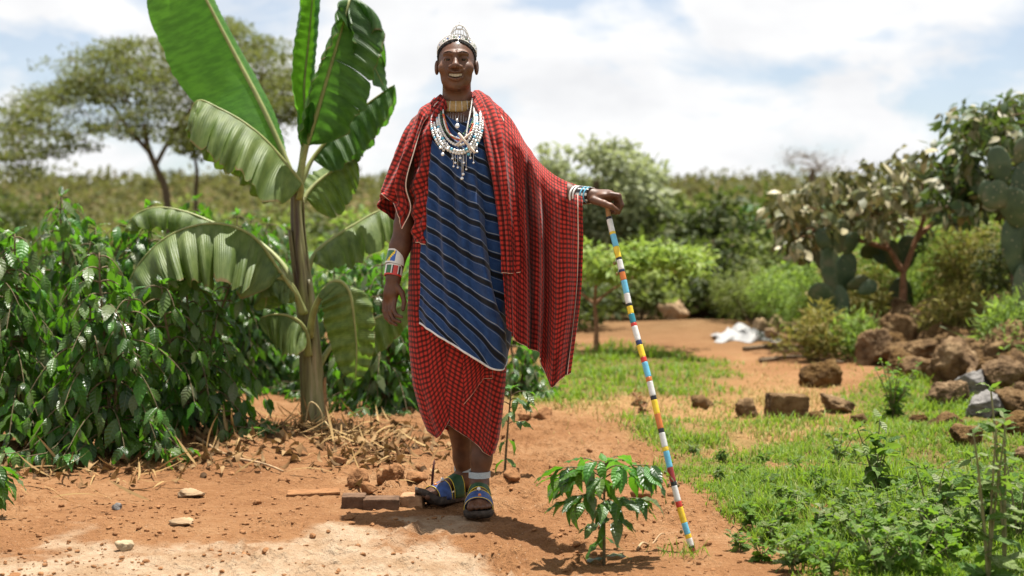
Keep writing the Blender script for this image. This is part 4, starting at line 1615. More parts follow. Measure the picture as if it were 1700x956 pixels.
BN_FRESH = banana_mat('banana_blade_fresh', [(0.030, 0.105, 0.016), (0.050, 0.155, 0.024), (0.080, 0.200, 0.030)], (0.22, 0.60, 0.03), 0.46, 0.42, 0.3)
BN_DUSTY = banana_mat('banana_blade_dusty', [(0.050, 0.085, 0.018), (0.095, 0.138, 0.032), (0.165, 0.205, 0.066)], (0.20, 0.40, 0.03), 0.28, 0.5, 0.3, brown=(0.16, 0.10, 0.04))
BN_DARK = banana_mat('banana_blade_mature', [(0.022, 0.060, 0.012), (0.042, 0.095, 0.020), (0.080, 0.135, 0.038)], (0.13, 0.36, 0.03), 0.34, 0.45, 0.3, brown=(0.12, 0.08, 0.03))
BN_RIB = simple('banana_midrib', (0.23, 0.25, 0.085), 0.5, 0.2, 20, 0.35)
BN_PET = simple('banana_petiole', (0.20, 0.15, 0.06), 0.55, 0.35, 14, 0.3)
m, t, p, out = new_mat('banana_stem')
tcn = nd(t, 'ShaderNodeTexCoord')
mpn = nd(t, 'ShaderNodeMapping', inp={'Scale': (26.0, 26.0, 2.2)})
lk(t, tcn, 'Object', mpn, 0)
n = nd(t, 'ShaderNodeTexNoise', inp={'Scale': 1.0, 'Detail': 6.0, 'Roughness': 0.6})
lk(t, mpn, 0, n, 'Vector')
rp = ramp(t, [(0.045, 0.026, 0.012), (0.115, 0.100, 0.034), (0.175, 0.170, 0.060), (0.34, 0.28, 0.17)], [0.36, 0.47, 0.58, 0.74])
lk(t, n, 0, rp, 0)
lk(t, rp, 0, p, 'Base Color')
b = nd(t, 'ShaderNodeBump', inp={'Strength': 0.5, 'Distance': 0.01})
lk(t, n, 0, b, 'Height')
lk(t, b, 0, p, 'Normal')
p.inputs['Roughness'].default_value = 0.55
BN_STEM = m
BN_DRY = simple('banana_dry_sheath', (0.26, 0.15, 0.07), 0.85, 0.35, 25, 0.1, 0.5, 60)


def blade_side(mid, T, tt, d0, d1, width, prof, segs, seed, pleat, jag, nacr=9, sway=0.0):
    """one half of a banana blade, in strips between tears"""
    r = np.random.default_rng(seed)
    bg = Bag()
    s_al = np.concatenate([[0], np.cumsum(np.linalg.norm(np.diff(mid, axis=0), axis=1))])
    tot = s_al[-1]
    cuts = [0.0] + sorted(segs) + [1.0]
    for a, b_ in zip(cuts[:-1], cuts[1:]):
        n = max(5, int((b_ - a) * 90))
        tq = np.linspace(a, b_, n)
        M = np.stack([np.interp(tq, tt, mid[:, k]) for k in range(3)], -1)
        Tq = norm(np.stack([np.interp(tq, tt, T[:, k]) for k in range(3)], -1))
        w = width * np.interp(tq, tt, prof)
        loc = (tq - a) / max(b_ - a, 1e-6)
        if len(segs):
            w = w * (1 - 0.10 * (np.abs(loc - 0.5) * 2) ** 6)
        w = w * (1 + jag * fbm(np.stack([tq * 17, 0 * tq + seed, 0 * tq], -1), 3))
        rot = r.normal(0, sway)
        tw = r.normal(0, 0.12) if len(segs) else 0
        e0 = np.stack([np.interp(tq, np.linspace(0, 1, len(d0)), np.array(d0)[:, k]) for k in range(3)], -1)
        e1 = np.stack([np.interp(tq, np.linspace(0, 1, len(d1)), np.array(d1)[:, k]) for k in range(3)], -1)
        e0 = norm(e0 - 0.8 * Tq * (e0 * Tq).sum(-1, keepdims=True))
        e1 = norm(e1 - 0.5 * Tq * (e1 * Tq).sum(-1, keepdims=True))
        P = np.zeros((n, nacr, 3))
        P[:, 0] = M
        for j in range(1, nacr):
            k = (j - 0.5) / (nacr - 1)
            dd = norm(e0 * (1 - k) + e1 * k)
            ang = (rot + tw * (loc - .5)) * k
            nn = np.cross(Tq, dd)
            dd = dd * np.cos(ang)[:, None] + nn * np.sin(ang)[:, None]
            P[:, j] = P[:, j - 1] + dd * (w / (nacr - 1))[:, None]
        N_ = np.cross(Tq[:, None], norm(P[:, -1] - P[:, 0] + 1e-6)[:, None])
        k = np.linspace(0, 1, nacr)[None, :]
        ph = tq[:, None] * tot / pleat[0] * 2 * np.pi + 3.0 * vnoise(np.stack([tq[:, None] * 7 + seed, 0 * tq[:, None], 0 * tq[:, None]], -1))
        P = P + N_ * (pleat[1] * np.sin(ph + 0.8 * k) * k ** 0.7)[..., None]
        P = P + N_ * (0.02 * width / 0.25 * vnoise(np.stack([tq[:, None] * 6 + 0 * k, k * 2 + 0 * tq[:, None], 0 * ph + 0 * k + seed], -1)) * k)[..., None]
        uv = np.stack([k + 0 * ph, tq[:, None] * tot + 0 * k], -1)
        bg.add(P.reshape(-1, 3), grid_faces(nacr, n), uv.reshape(-1, 2))
    return bg


def banana_leaf(thing, Yb, pts, start, wl, wr, dl, dr, mat, segl=(), segr=(), seed=0, pleat=(0.05, 0.006), jag=0.03, rib=0.011, sway=0.0, tip=4.0, ribmat=None, pet=None, base_sharp=14):
    """pts: (px, py, dy) along petiole and midrib; start: share of the length where the blade begins"""
    C = catmull(np.array([W(a, b_, Yb + c) for a, b_, c in pts]), 120)
    s = np.concatenate([[0], np.cumsum(np.linalg.norm(np.diff(C, axis=0), axis=1))])
    s /= s[-1]
    q = np.linspace(0, 1, 120)
    C = np.stack([np.interp(q, s, C[:, k]) for k in range(3)], -1)
    i0 = int(start * 119)
    mid = C[i0:]
    tt = np.linspace(0, 1, len(mid))
    T = norm(np.gradient(mid, axis=0))
    prof = (1 - np.exp(-tt * base_sharp)) * np.clip(1 - tt ** tip, 0, 1) ** 0.6
    bg = Bag()
    bl = blade_side(mid, T, tt, *dl, wl, prof, list(segl), seed * 2 + 1, pleat, jag, sway=sway)
    br = blade_side(mid, T, tt, *dr, wr, prof, list(segr), seed * 2 + 2, pleat, jag, sway=sway)
    for x in (bl, br):
        V, F, U = x.get()
        bg.add(V, F, U)
    V, F, U = bg.get()
    o = thing.part('leaf', V, F, mat, uv=U)
    rr = rib * np.interp(q, [0, start, 1], [2.1, 1.25, 0.25])
    thing.part('midrib', *tube(C[::3], rr[::3], 9, flat=0.8), ribmat or BN_RIB, parent=o)
    return o


YB = 7.6
bb = GP(521, 724)
bana = Thing('banana_plant', bb, 'tall banana plant with torn drooping leaves standing beside the coffee bushes', 'banana plant')
st = [(524, 731, 0), (521, 680, 0), (517, 620, 0), (513, 560, 0), (507, 500, 0), (499, 440, 0), (493, 380, 0), (491, 330, 0), (491, 285, 0)]
C = catmull(np.array([W(a, b_, YB + c) for a, b_, c in st]), 60)
C[0, 2] = bb[2] - 0.05
bana.part('pseudostem', *tube(C, np.interp(np.linspace(0, 1, 60), [0, .06, .2, .5, .8, 1], [.076, .069, .058, .045, .032, .020]), 24), BN_STEM)
# overlapping leaf sheaths wound round the stem
for k, (i0, i1, ph, wdt, rr) in enumerate(((2, 34, .6, 1.2, .006), (6, 44, 2.4, 1.1, .006), (14, 52, -.5, .9, .007), (22, 58, 1.5, .8, .007), (0, 22, 1.9, 1.3, .007), (0, 14, .0, 1.1, .008))):
    n = 26
    ii = np.linspace(i0, i1, n)
    c = np.stack([np.interp(ii, np.arange(60), C[:, j]) for j in range(3)], -1)
    rad = np.interp(ii / 59, [0, .06, .2, .5, .8, 1], [.076, .069, .058, .045, .032, .020]) + rr
    loc = np.linspace(0, 1, n)
    half = wdt * (1 - 0.75 * loc)
    a = np.linspace(-1, 1, 11)
    S = np.zeros((n, 11, 3))
    for i in range(n):
        an = ph + half[i] * a
        rd = rad[i] - rr * 0.9 * np.abs(a) ** 3 + 0.012 * loc[i] ** 4
        S[i] = c[i] + np.stack([rd * np.cos(an), -rd * np.sin(an), 0 * an], -1)
    bana.part('leaf_sheath', S.reshape(-1, 3), grid_faces(11, n), BN_DRY if k in (5,) else BN_STEM, thick=0.004)
LF, RT, TO, AW, DN, UP = np.array([-1., 0, 0]), np.array([1., 0, 0]), np.array([0, -1., 0]), np.array([0, 1., 0]), np.array([0, 0, -1.]), np.array([0, 0, 1.])


def v(*a):
    return [norm(np.array(x, float)) for x in a]


# great upright leaf, its blade spread to the left
banana_leaf(bana, YB, [(492, 330, 0), (483, 290, .02), (466, 245, .05), (432, 170, .10), (390, 90, .16), (343, 0, .20), (300, -85, .22), (262, -150, .22)], 0.13, 0.37, 0.13,
            (v((-1, -.35, -.25), (-1, -.2, -.3), (-1, .0, -.4)), v((-1, .15, -.1), (-1, .35, -.2), (-.8, .6, -.5))), (v((.5, .9, .1), (.4, .9, .1)), v((.2, 1, -.1), (.2, 1, -.2))), BN_FRESH, seed=1, pleat=(0.035, .0022), rib=.013, base_sharp=7)
# young rolled leaf in the middle
banana_leaf(bana, YB, [(493, 330, -.02), (500, 270, -.02), (506, 200, -.03), (505, 140, -.03), (513, 60, -.02), (520, -20, 0), (522, -60, .02)], 0.22, 0.19, 0.15,
            (v((-.8, -1, 0), (-1, -.7, 0)), v((.7, -1, 0), (.2, -1, 0))), (v((1, -.4, 0), (1, -.2, 0)), v((-.3, -1, 0), (-.6, -.8, 0))), BN_FRESH, seed=2, pleat=(.06, .003), rib=.009)
# folded leaf at the right of the crown, its tip turned over
banana_leaf(bana, YB, [(495, 320, -.05), (504, 260, -.06), (525, 190, -.08), (551, 100, -.08), (572, 30, -.05), (583, -6, .0), (592, 30, .06), (612, 90, .10), (640, 150, .12)], 0.16, 0.26, 0.27,
            (v((-.9, -.5, -.5), (-.5, -.8, -.9), (-.3, -1, -.8)), v((-.1, -.5, -1), (.2, -.6, -1), (.2, -.5, -1))), (v((1, -.1, -.3), (1, .3, -.5), (.8, .6, -.9)), v((.6, .1, -1), (.3, .0, -1), (.0, .2, -1))), BN_DARK, segr=(.22, .34, .47, .58, .7, .82), segl=(.35, .55, .75), seed=3, pleat=(.07, .010), rib=.012, sway=.34, jag=.07)
# its torn lower half behind
banana_leaf(bana, YB, [(497, 310, .05), (520, 262, .10), (560, 215, .14), (600, 180, .16), (640, 150, .17), (655, 140, .17)], 0.22, 0.20, 0.22,
            (v((.3, -.5, -1), (.2, -.6, -1)), v((.1, .0, -1), (0, -.2, -1))), (v((.5, .8, -.5), (.5, .6, -.7)), v((.1, .3, -1), (.1, .3, -1))), BN_DARK, segl=(.25, .45, .7), segr=(.4, .6), seed=4, pleat=(.06, .008), sway=.3, jag=.07)
# leaf hanging at the left under the great one, pleated
banana_leaf(bana, YB, [(497, 330, -.05), (500, 305, -.10), (480, 278, -.14), (440, 232, -.16), (400, 200, -.16), (360, 178, -.15), (332, 166, -.13), (318, 180, -.12), (312, 215, -.12)], 0.10, 0.33, 0.36,
            (v((-.1, -1, -.55), (.0, -1, -.7), (.2, -.8, -1)), v((.15, -.35, -1), (.1, -.3, -1), (.1, -.1, -1))), (v((-.2, .9, -.4), (-.2, .8, -.6), (-.4, .6, -1)), v((-.1, .2, -1), (-.1, .2, -1), (-.1, .2, -1))), BN_DUSTY, segl=(.3, .42, .53, .64, .78), segr=(.5, .75), seed=5, pleat=(.10, .020), sway=.22, rib=.010, jag=.04)
# small fan behind at the right
banana_leaf(bana, YB, [(496, 350, .04), (510, 320, .10), (535, 295, .16), (565, 276, .2), (592, 262, .22)], 0.2, 0.22, 0.18,
            (v((.5, -.3, -1), (.5, -.3, -1)), v((.3, -.1, -1), (.3, -.2, -1))), (v((-.2, .6, .7), (.3, .7, .3)), v((0, 1, .3), (.2, 1, -.2))), BN_DUSTY, segl=(.3, .5, .72), seed=6, pleat=(.05, .010), sway=.25)
# long leaf arching over to the left
banana_leaf(bana, YB, [(506, 520, -.08), (488, 486, -.14), (462, 448, -.20), (430, 402, -.26), (395, 379, -.30), (350, 371, -.33), (300, 382, -.34), (258, 408, -.34), (225, 447, -.33), (203, 492, -.32)], 0.20, 0.40, 0.34,
            (v((-.1, -1, -.55), (.1, -1, -.6), (.35, -.9, -.6)), v((.12, -.45, -1), (.2, -.4, -1), (.35, -.2, -.9))), (v((0, .9, -.4), (.1, .8, -.7), (.3, .5, -1)), v((.1, .2, -1), (.2, .1, -1), (.4, .1, -1))), BN_DUSTY, segl=(.17, .28, .41, .5, .6, .7, .8, .9), segr=(.3, .5, .7), seed=7, pleat=(.115, .026), sway=.30, rib=.011, jag=.04)
# leaf arching behind it
banana_leaf(bana, YB, [(500, 500, .08), (470, 440, .16), (420, 395, .24), (360, 372, .30), (310, 352, .33), (262, 344, .34), (225, 356, .34), (206, 384, .34)], 0.3, 0.18, 0.20,
            (v((0, -1, -.6), (.2, -.9, -.6)), v((.1, -.4, -1), (.3, -.3, -1))), (v((0, .9, -.3), (.1, .7, -.7)), v((0, .2, -1), (.3, .2, -1))), BN_DUSTY, segl=(.3, .5, .65, .8), seed=8, pleat=(.10, .022), sway=.3)
# leaf to the right that passes behind the arm
banana_leaf(bana, YB, [(505, 500, .06), (510, 455, .10), (524, 420, .14), (552, 396, .18), (590, 372, .22), (630, 350, .26), (672, 340, .28), (715, 345, .28)], 0.24, 0.26, 0.22,
            (v((.0, -1, -.6), (.0, -1, -.6)), v((-.1, -.4, -1), (-.1, -.4, -1))), (v((0, .9, -.2), (0, .8, -.6)), v((0, .3, -1), (0, .2, -1))), BN_DUSTY, segl=(.25, .42, .6, .78), seed=9, pleat=(.10, .022), sway=.3)
# drooping leaf low at the right, tip hanging
banana_leaf(bana, YB, [(514, 560, -.07), (520, 520, -.12), (538, 482, -.17), (561, 466, -.20), (580, 484, -.22), (588, 530, -.22), (592, 580, -.21), (590, 632, -.20)], 0.28, 0.18, 0.13,
            (v((-.8, -.6, -.6), (-.9, -.5, -.4), (-1, -.3, -.3)), v((-.5, .0, -1), (-.8, .2, -.6), (-.8, .4, -.6))), (v((.6, .3, -.6), (.9, -.1, -.3), (1, -.1, -.3)), v((.4, .6, -.8), (.7, .4, -.6), (.7, .5, -.6))), BN_DUSTY, segl=(.22, .4), segr=(.3, .6), seed=10, pleat=(.07, .012), sway=.28, tip=3, base_sharp=9)
# small limp leaf low at the left
banana_leaf(bana, YB, [(512, 590, -.08), (509, 556, -.12), (498, 536, -.15), (478, 524, -.17), (452, 522, -.18), (430, 528, -.18)], 0.3, 0.22, 0.16,
            (v((.0, -.7, -.8), (.1, -.5, -1)), v((.1, 0, -1), (.1, 0, -1))), (v((0, .8, -.6), (0, .6, -.9)), v((0, .2, -1), (0, .2, -1))), BN_DUSTY, segl=(.3, .55, .8), seed=11, pleat=(.07, .018), sway=.3, jag=.07)
# leaf low at the right reaching behind the man
banana_leaf(bana, YB, [(520, 640, .05), (534, 600, .08), (560, 565, .12), (600, 540, .16), (640, 520, .2), (682, 500, .22)], 0.3, 0.20, 0.16,
            (v((.0, -.7, -.8), (.0, -.5, -1)), v((.1, 0, -1), (.1, 0, -1))), (v((-.1, .7, .3), (0, .9, .1)), v((0, 1, 0), (0, 1, -.4))), BN_DUSTY, segl=(.3, .5, .7), seed=12, pleat=(.08, .018), sway=.25)
# short withered leaf by the stem
banana_leaf(bana, YB, [(503, 520, -.1), (486, 476, -.15), (462, 462, -.19), (446, 482, -.2), (440, 512, -.2)], 0.3, 0.14, 0.12,
            (v((-.4, -.7, -.6), (-.8, -.5, -.2)), v((.1, 0, -1), (-.3, .2, -1))), (v((.3, .2, -.9), (.8, -.3, -.3)), v((.2, .3, -1), (.5, .2, -.8))), BN_DUSTY, seed=13, segl=(.5,), pleat=(.06, .01), sway=.3)
# ------------------------------------------------------------------ coffee bushes
def leaf_tmpl(rows=7, cols=5, width=0.42, peak=0.45, fold=0.25, droop=0.35, wave=0.03, seed=0, tip=1.3):
    """leaf along +y, length 1, face up +z; uv.x -1..1, uv.y 0..1"""
    t_ = np.linspace(0, 1, rows)
    prof = np.where(t_ < peak, np.sin(t_ / peak * np.pi / 2) ** 0.8, np.cos((t_ - peak) / (1 - peak) * np.pi / 2) ** tip)
    prof = np.maximum(prof, 0.02)
    x = np.linspace(-1, 1, cols)
    X = 0.5 * width * prof[:, None] * x[None]
    r = np.random.default_rng(seed)
    Z = fold * np.abs(X) * 1.0 - 0.12 * fold * np.abs(x[None]) ** 3 * width
    Z = Z + wave * np.sin(t_[:, None] * 17 + seed) * np.abs(x[None]) ** 2 * np.sign(x[None] + 1e-9 * seed)
    ang = droop * t_
    dt = 1.0 / (rows - 1)
    y = np.concatenate([[0], np.cumsum(np.cos(ang[:-1] * 1.6) * dt)])
    z = -np.concatenate([[0], np.cumsum(np.sin(ang[:-1] * 1.6) * dt)])
    V = np.stack([X, y[:, None] + 0 * X, z[:, None] + Z], -1).reshape(-1, 3)
    uv = np.stack([0 * X + x[None], t_[:, None] + 0 * X], -1).reshape(-1, 2)
    return V, grid_faces(cols, rows), uv


def basis(d, n):
    """N x 3 x 3: columns side, along, normal"""
    d = norm(d)
    x = norm(np.cross(d, n))
    z = np.cross(x, d)
    return np.stack([x, d, z], -1)


def scatter(tmpls, pos, d, n, size, pick=None):
    """one joined mesh of many leaves"""
    B_ = basis(d, n)
    bg = Bag()
    pick = np.arange(len(pos)) % len(tmpls) if pick is None else pick
    for k, (tv, tf, tu) in enumerate(tmpls):
        ii = np.where(pick == k)[0]
        if len(ii) == 0:
            continue
        V = np.einsum('nij,vj->nvi', B_[ii], tv) * size[ii][:, None, None] + pos[ii][:, None]
        F = tf[None] + (np.arange(len(ii)) * len(tv))[:, None, None]
        bg.add(V.reshape(-1, 3), F.reshape(-1, tf.shape[1]), np.tile(tu, (len(ii), 1)))
    return bg.get()


def leaf_objects(thing, name, tmesh, pos, d, n, size, pick, parent=None):
    B_ = basis(d, n)
    for i in range(len(pos)):
        o = bpy.data.objects.new(name, tmesh[pick[i]])
        COL.objects.link(o)
        o.parent = parent or thing.o
        M = Matrix.Identity(4)
        for a in range(3):
            for b_ in range(3):
                M[a][b_] = B_[i][a][b_] * size[i]
            M[a][3] = pos[i][a] - thing.base[a]
        o.matrix_local = M


COF = leaf_mat('coffee_leaf', [(0.012, 0.036, 0.006), (0.022, 0.062, 0.008), (0.042, 0.100, 0.012), (0.065, 0.115, 0.018), (0.10, 0.115, 0.055)], (0.15, 0.42, 0.015), rough=0.33, spec=0.42, tfac=0.26, veins=0.3, vein_n=8)
COF_Y = leaf_mat('coffee_leaf_young', [(0.030, 0.110, 0.014), (0.050, 0.165, 0.020), (0.075, 0.20, 0.028)], (0.16, 0.42, 0.03), rough=0.36, spec=0.32, tfac=0.34, veins=0.32, vein_n=8)
TWIG = simple('coffee_twig', (0.13, 0.10, 0.055), 0.8, 0.3, 40, 0.2)
CT = [leaf_tmpl(7, 5, 0.40, 0.45, 0.35, 0.30, .035, 0), leaf_tmpl(7, 5, 0.36, 0.42, 0.15, 0.55, .04, 2), leaf_tmpl(7, 5, 0.43, 0.48, -0.15, 0.15, .045, 5), leaf_tmpl(7, 5, 0.38, 0.45, 0.5, 0.75, .03, 8)]
CT_ME = [make_mesh('coffee_leaf', a, b_, COF, True, c) for a, b_, c in CT]
CTY_ME = [make_mesh('coffee_leaf', a, b_, COF_Y, True, c) for a, b_, c in CT]


def coffee_bush(px, py, h, spread, seed, label, n_obj, leaf=0.13, group='coffee bushes', nodes=None, stems=3, young=0.12):
    r = np.random.default_rng(seed)
    base = GP(px, py)
    th = Thing('coffee_bush', base, label, 'coffee bush', group)
    P_, D_, N_, S_ = [], [], [], []
    wood = Bag()
    for s in range(stems):
        az0 = r.uniform(0, 2 * np.pi)
        lean = (0.05 + 0.16 * r.random()) * (s > 0)
        hh = h * (1 if s == 0 else r.uniform(0.75, 0.98))
        zz = np.linspace(0, 1, 14)
        C_ = base + np.stack([np.cos(az0) * lean * zz * 1.4 + 0.02 * np.sin(zz * 5 + s), np.sin(az0) * lean * zz * 1.4, zz * hh - 0.03], -1)
        wood.add(*tube(C_, np.linspace(0.014, 0.004, 14), 6))
        nn = nodes or int(hh / 0.062)
        for k in range(nn):
            f = (k + 0.7) / nn
            if f < 0.06:
                continue
            c = np.array([np.interp(f, zz, C_[:, j]) for j in range(3)])
            for side in (0, 1):
                az = az0 + k * np.pi / 2 + side * np.pi + r.normal(0, .35)
                L = spread * (1.0 - 0.72 * f ** 1.5) * r.uniform(.65, 1.12)
                up = r.uniform(0.25, 0.6)
                q = np.linspace(0, 1, 9)
                rad = np.array([np.cos(az), np.sin(az), 0])
                B0 = c + rad * (L * q)[:, None] + np.array([0, 0, 1.0]) * (L * (up * q - (0.75 + .35 * r.random()) * q ** 2))[:, None]
                B0[:, 2] = np.maximum(B0[:, 2], base[2] + 0.05)
                wood.add(*tube(B0, np.linspace(0.0045, 0.0018, 9), 4, cap=False))
                tg = norm(np.gradient(B0, axis=0))
                npr = max(2, int(L / 0.058))
                for i in range(npr):
                    fq = (i + 0.9) / npr
                    p0 = np.array([np.interp(fq, q, B0[:, j]) for j in range(3)])
                    T_ = norm(np.array([np.interp(fq, q, tg[:, j]) for j in range(3)]))
                    lat = norm(np.cross(T_, (0, 0, 1)))
                    for sd in (-1, 1):
                        if r.random() < 0.08:
                            continue
                        d = sd * lat * r.uniform(.45, .9) + T_ * r.uniform(.3, .8) + np.array([0, 0, -1]) * r.uniform(.1, 1.3)
                        nv_ = np.array([0, 0, 1.0]) + r.normal(0, .28, 3) + 0.25 * sd * lat * 0
                        P_.append(p0)
                        D_.append(norm(d))
                        N_.append(nv_)
                        S_.append(leaf * r.uniform(.65, 1.15) * (0.75 + 0.35 * math.sin(math.pi * min(fq, .9))))
                # terminal pair
                P_.append(B0[-1])
                D_.append(norm(tg[-1] + r.normal(0, .25, 3)))
                N_.append(np.array([0, 0, 1.0]) + r.normal(0, .3, 3))
                S_.append(leaf * r.uniform(.4, .7))
        for k in range(5):
            P_.append(C_[-1])
            az = r.uniform(0, 6.3)
            D_.append(norm([np.cos(az), np.sin(az), r.uniform(.2, 1.5)]))
            N_.append(np.array([0, 0, 1.0]) + r.normal(0, .4, 3))
            S_.append(leaf * r.uniform(.4, .8))
    P_, D_, N_, S_ = map(np.array, (P_, D_, N_, S_))
    th.part('stems', *wood.get()[:2], TWIG)
    # leaves that show largest: nearest the camera and in frame
    cpx, cpy = pix(P_[:, 0], P_[:, 1], P_[:, 2])
    inside = (cpx > -20) & (cpx < 1720)
    score = P_[:, 1] - 0.6 * (P_[:, 2] - base[2]) - 2.0 * S_ + 50 * (~inside)
    order = np.argsort(score)
    pick = r.integers(0, len(CT), len(P_))
    sel = order[:n_obj]
    rest = order[n_obj:]
    yy = r.random(len(P_)) < young
    for m_, tm in ((True, CTY_ME), (False, CT_ME)):
        s_ = sel[yy[sel] == m_]
        leaf_objects(th, 'leaf', tm, P_[s_], D_[s_], N_[s_], S_[s_], pick[s_])
    if len(rest):
        V, F, U = scatter(CT, P_[rest], D_[rest], N_[rest], S_[rest], pick[rest])
        th.part('foliage', V, F, COF, uv=U, kind='stuff')
    return th


coffee_bush(35, 752, 1.08, 0.50, 101, 'dark glossy coffee bush at the near left edge of the red earth', 300, 0.128)
coffee_bush(175, 762, 1.0, 0.50, 102, 'low glossy coffee bush, second from the near left edge', 300, 0.128)
coffee_bush(318, 742, 0.84, 0.46, 103, 'low spreading coffee bush nearest to the banana stem', 300, 0.126)
coffee_bush(110, 700, 1.32, 0.52, 104, 'tall coffee bush rising behind the low ones at the left', 220, 0.135)
coffee_bush(-30, 690, 1.28, 0.52, 105, 'tall coffee bush cut off by the left edge of the frame', 160, 0.135)
coffee_bush(255, 690, 1.28, 0.5, 106, 'coffee bush behind the long arching banana leaf', 200, 0.135)
coffee_bush(400, 645, 1.26, 0.5, 107, 'coffee bush in the shade left of the banana stem', 200, 0.13)
coffee_bush(330, 615, 1.42, 0.5, 108, 'coffee bush behind the banana leaves, third row', 120, 0.13, stems=2)
coffee_bush(480, 610, 1.2, 0.5, 109, 'coffee bush directly behind the banana stem', 120, 0.13, stems=2)
coffee_bush(640, 682, 0.95, 0.50, 110, 'coffee bush between the banana stem and the standing person', 220, 0.13)
coffee_bush(735, 668, 0.72, 0.42, 111, 'coffee bush half hidden behind the red wrap', 120, 0.13, stems=2)
coffee_bush(850, 662, 0.50, 0.34, 112, 'small coffee bush showing between the robe and the hanging shawl end', 120, 0.12, stems=2)
coffee_bush(590, 630, 1.05, 0.46, 113, 'coffee bush in the back row right of the banana stem', 120, 0.13, stems=2)
coffee_bush(100, 640, 1.28, 0.5, 114, 'coffee bush in the back row at far left', 80, 0.13, stems=2)


coffee_bush(560, 655, 0.95, 0.46, 115, 'coffee bush close behind the drooping banana leaf', 160, 0.13)
coffee_bush(700, 650, 0.95, 0.46, 116, 'coffee bush behind the hanging hand', 160, 0.13)
coffee_bush(440, 632, 1.15, 0.5, 117, 'coffee bush in the shade behind the limp banana leaf', 160, 0.13)

# ---- young coffee plants
def sapling(px, py, spec, hgt, label, seed, leaf, lean=(0, 0), ring=()):
    """spec: list of (height share, azimuth deg, length of twig m, leaves)"""
    r = np.random.default_rng(seed)
    base = GP(px, py)
    th = Thing('coffee_sapling', base, label, 'sapling', 'young coffee plants')
    z = np.linspace(0, 1, 10)
    C_ = base + np.stack([lean[0] * z ** 1.3, lean[1] * z, z * hgt - 0.02], -1)
    th.part('stem', *tube(C_, np.linspace(0.0062, 0.003, 10) * (hgt / .38) ** .5, 7), TWIG)
    P_, D_, N_, S_ = [], [], [], []
    for f, az, L, k in spec:
        c = np.array([np.interp(f, z, C_[:, j]) for j in range(3)])
        a = R(az)
        rad = np.array([math.cos(a), -math.sin(a), 0])
        q = np.linspace(0, 1, 6)
        B0 = c + rad * (L * q)[:, None] + np.array([0, 0, 1.]) * (L * (0.75 * q - 0.45 * q ** 2))[:, None]
        if L > 0.03:
            th.part('twig', *tube(B0, np.linspace(0.003, 0.0016, 6), 5), TWIG)
        lat = norm(np.cross(rad, (0, 0, 1)))
        for i in range(k):
            if L > 0.03:
                fq = 1 - 0.42 * (i // 2) / max(1, (k // 2))
                sd = (-1, 1)[i % 2]
                if i == 0:
                    d = rad + (0, 0, -.2)
                    fq = 1
                else:
                    d = sd * lat * r.uniform(.5, .9) + rad * r.uniform(.4, .9) + np.array([0, 0, -r.uniform(.2, 1.2)])
                p0 = np.array([np.interp(fq, q, B0[:, j]) for j in range(3)])
            else:
                p0 = c
                d = rad + np.array([0, 0, r.uniform(-.9, .1)]) + r.normal(0, .15, 3)
            P_.append(p0)
            D_.append(norm(d))
            N_.append(np.array([0, 0, 1.]) + r.normal(0, .22, 3))
            S_.append(leaf * r.uniform(.75, 1.12))
    for k in range(4):
        az = r.uniform(0, 6.28)
        P_.append(C_[-1])
        D_.append(norm([math.cos(az), math.sin(az), r.uniform(.1, .8)]))
        N_.append(np.array([0, 0, 1.]) + r.normal(0, .2, 3))
        S_.append(leaf * r.uniform(.4, .75))
    P_, D_, N_, S_ = map(np.array, (P_, D_, N_, S_))
    pick = r.integers(0, len(CT), len(P_))
    hi = P_[:, 2] > base[2] + 0.93 * hgt
    for m_, tm in ((hi, CTY_ME), (~hi, CT_ME)):
        s_ = np.where(m_)[0]
        leaf_objects(th, 'leaf', tm, P_[s_], D_[s_], N_[s_], S_[s_], pick[s_])
    return th


sapling(1003, 928, [(.12, 190, 0, 1), (.13, 10, 0, 1), (.30, 170, .02, 1), (.32, 355, .02, 1), (.34, 250, .0, 1), (.5, 90, .02, 2), (.42, 120, .05, 3), (.45, 40, .05, 3), (.55, 175, .11, 5), (.57, 5, .12, 6), (.60, 95, .09, 5), (.62, 60, .10, 5), (.64, 130, .12, 6), (.7, 200, .16, 7), (.72, 340, .17, 7), (.74, 270, .08, 3), (.8, 100, .10, 6), (.84, 160, .15, 7), (.85, 20, .16, 7), (.88, 140, .10, 5), (.9, 60, .11, 6), (.92, 225, .10, 3), (.93, 300, .10, 3), (.97, 120, .06, 3), (.97, 10, .06, 3)],
        0.365, 'small leafy coffee sapling on bare earth beside the walking stick', 201, 0.108)
sapling(838, 788, [(.2, 200, 0, 1), (.22, 20, 0, 1), (.42, 150, 0, 1), (.44, 330, 0, 1), (.6, 30, .05, 3), (.62, 200, .05, 3), (.72, 80, .04, 2), (.78, 350, .07, 4), (.82, 160, .05, 3), (.86, 60, .06, 3), (.92, 10, .07, 4), (.95, 200, .05, 3)],
        0.40, 'thin coffee sapling just behind the sandalled feet', 202, 0.088, lean=(.03, .0))
sapling(-28, 868, [(.4, 0, .05, 3), (.5, 60, .06, 3), (.62, 20, .08, 4), (.7, 330, .08, 4), (.8, 80, .05, 3), (.85, 10, .08, 4), (.95, 200, .05, 3)],
        0.22, 'coffee sapling cut off by the left edge low in the frame', 203, 0.10)
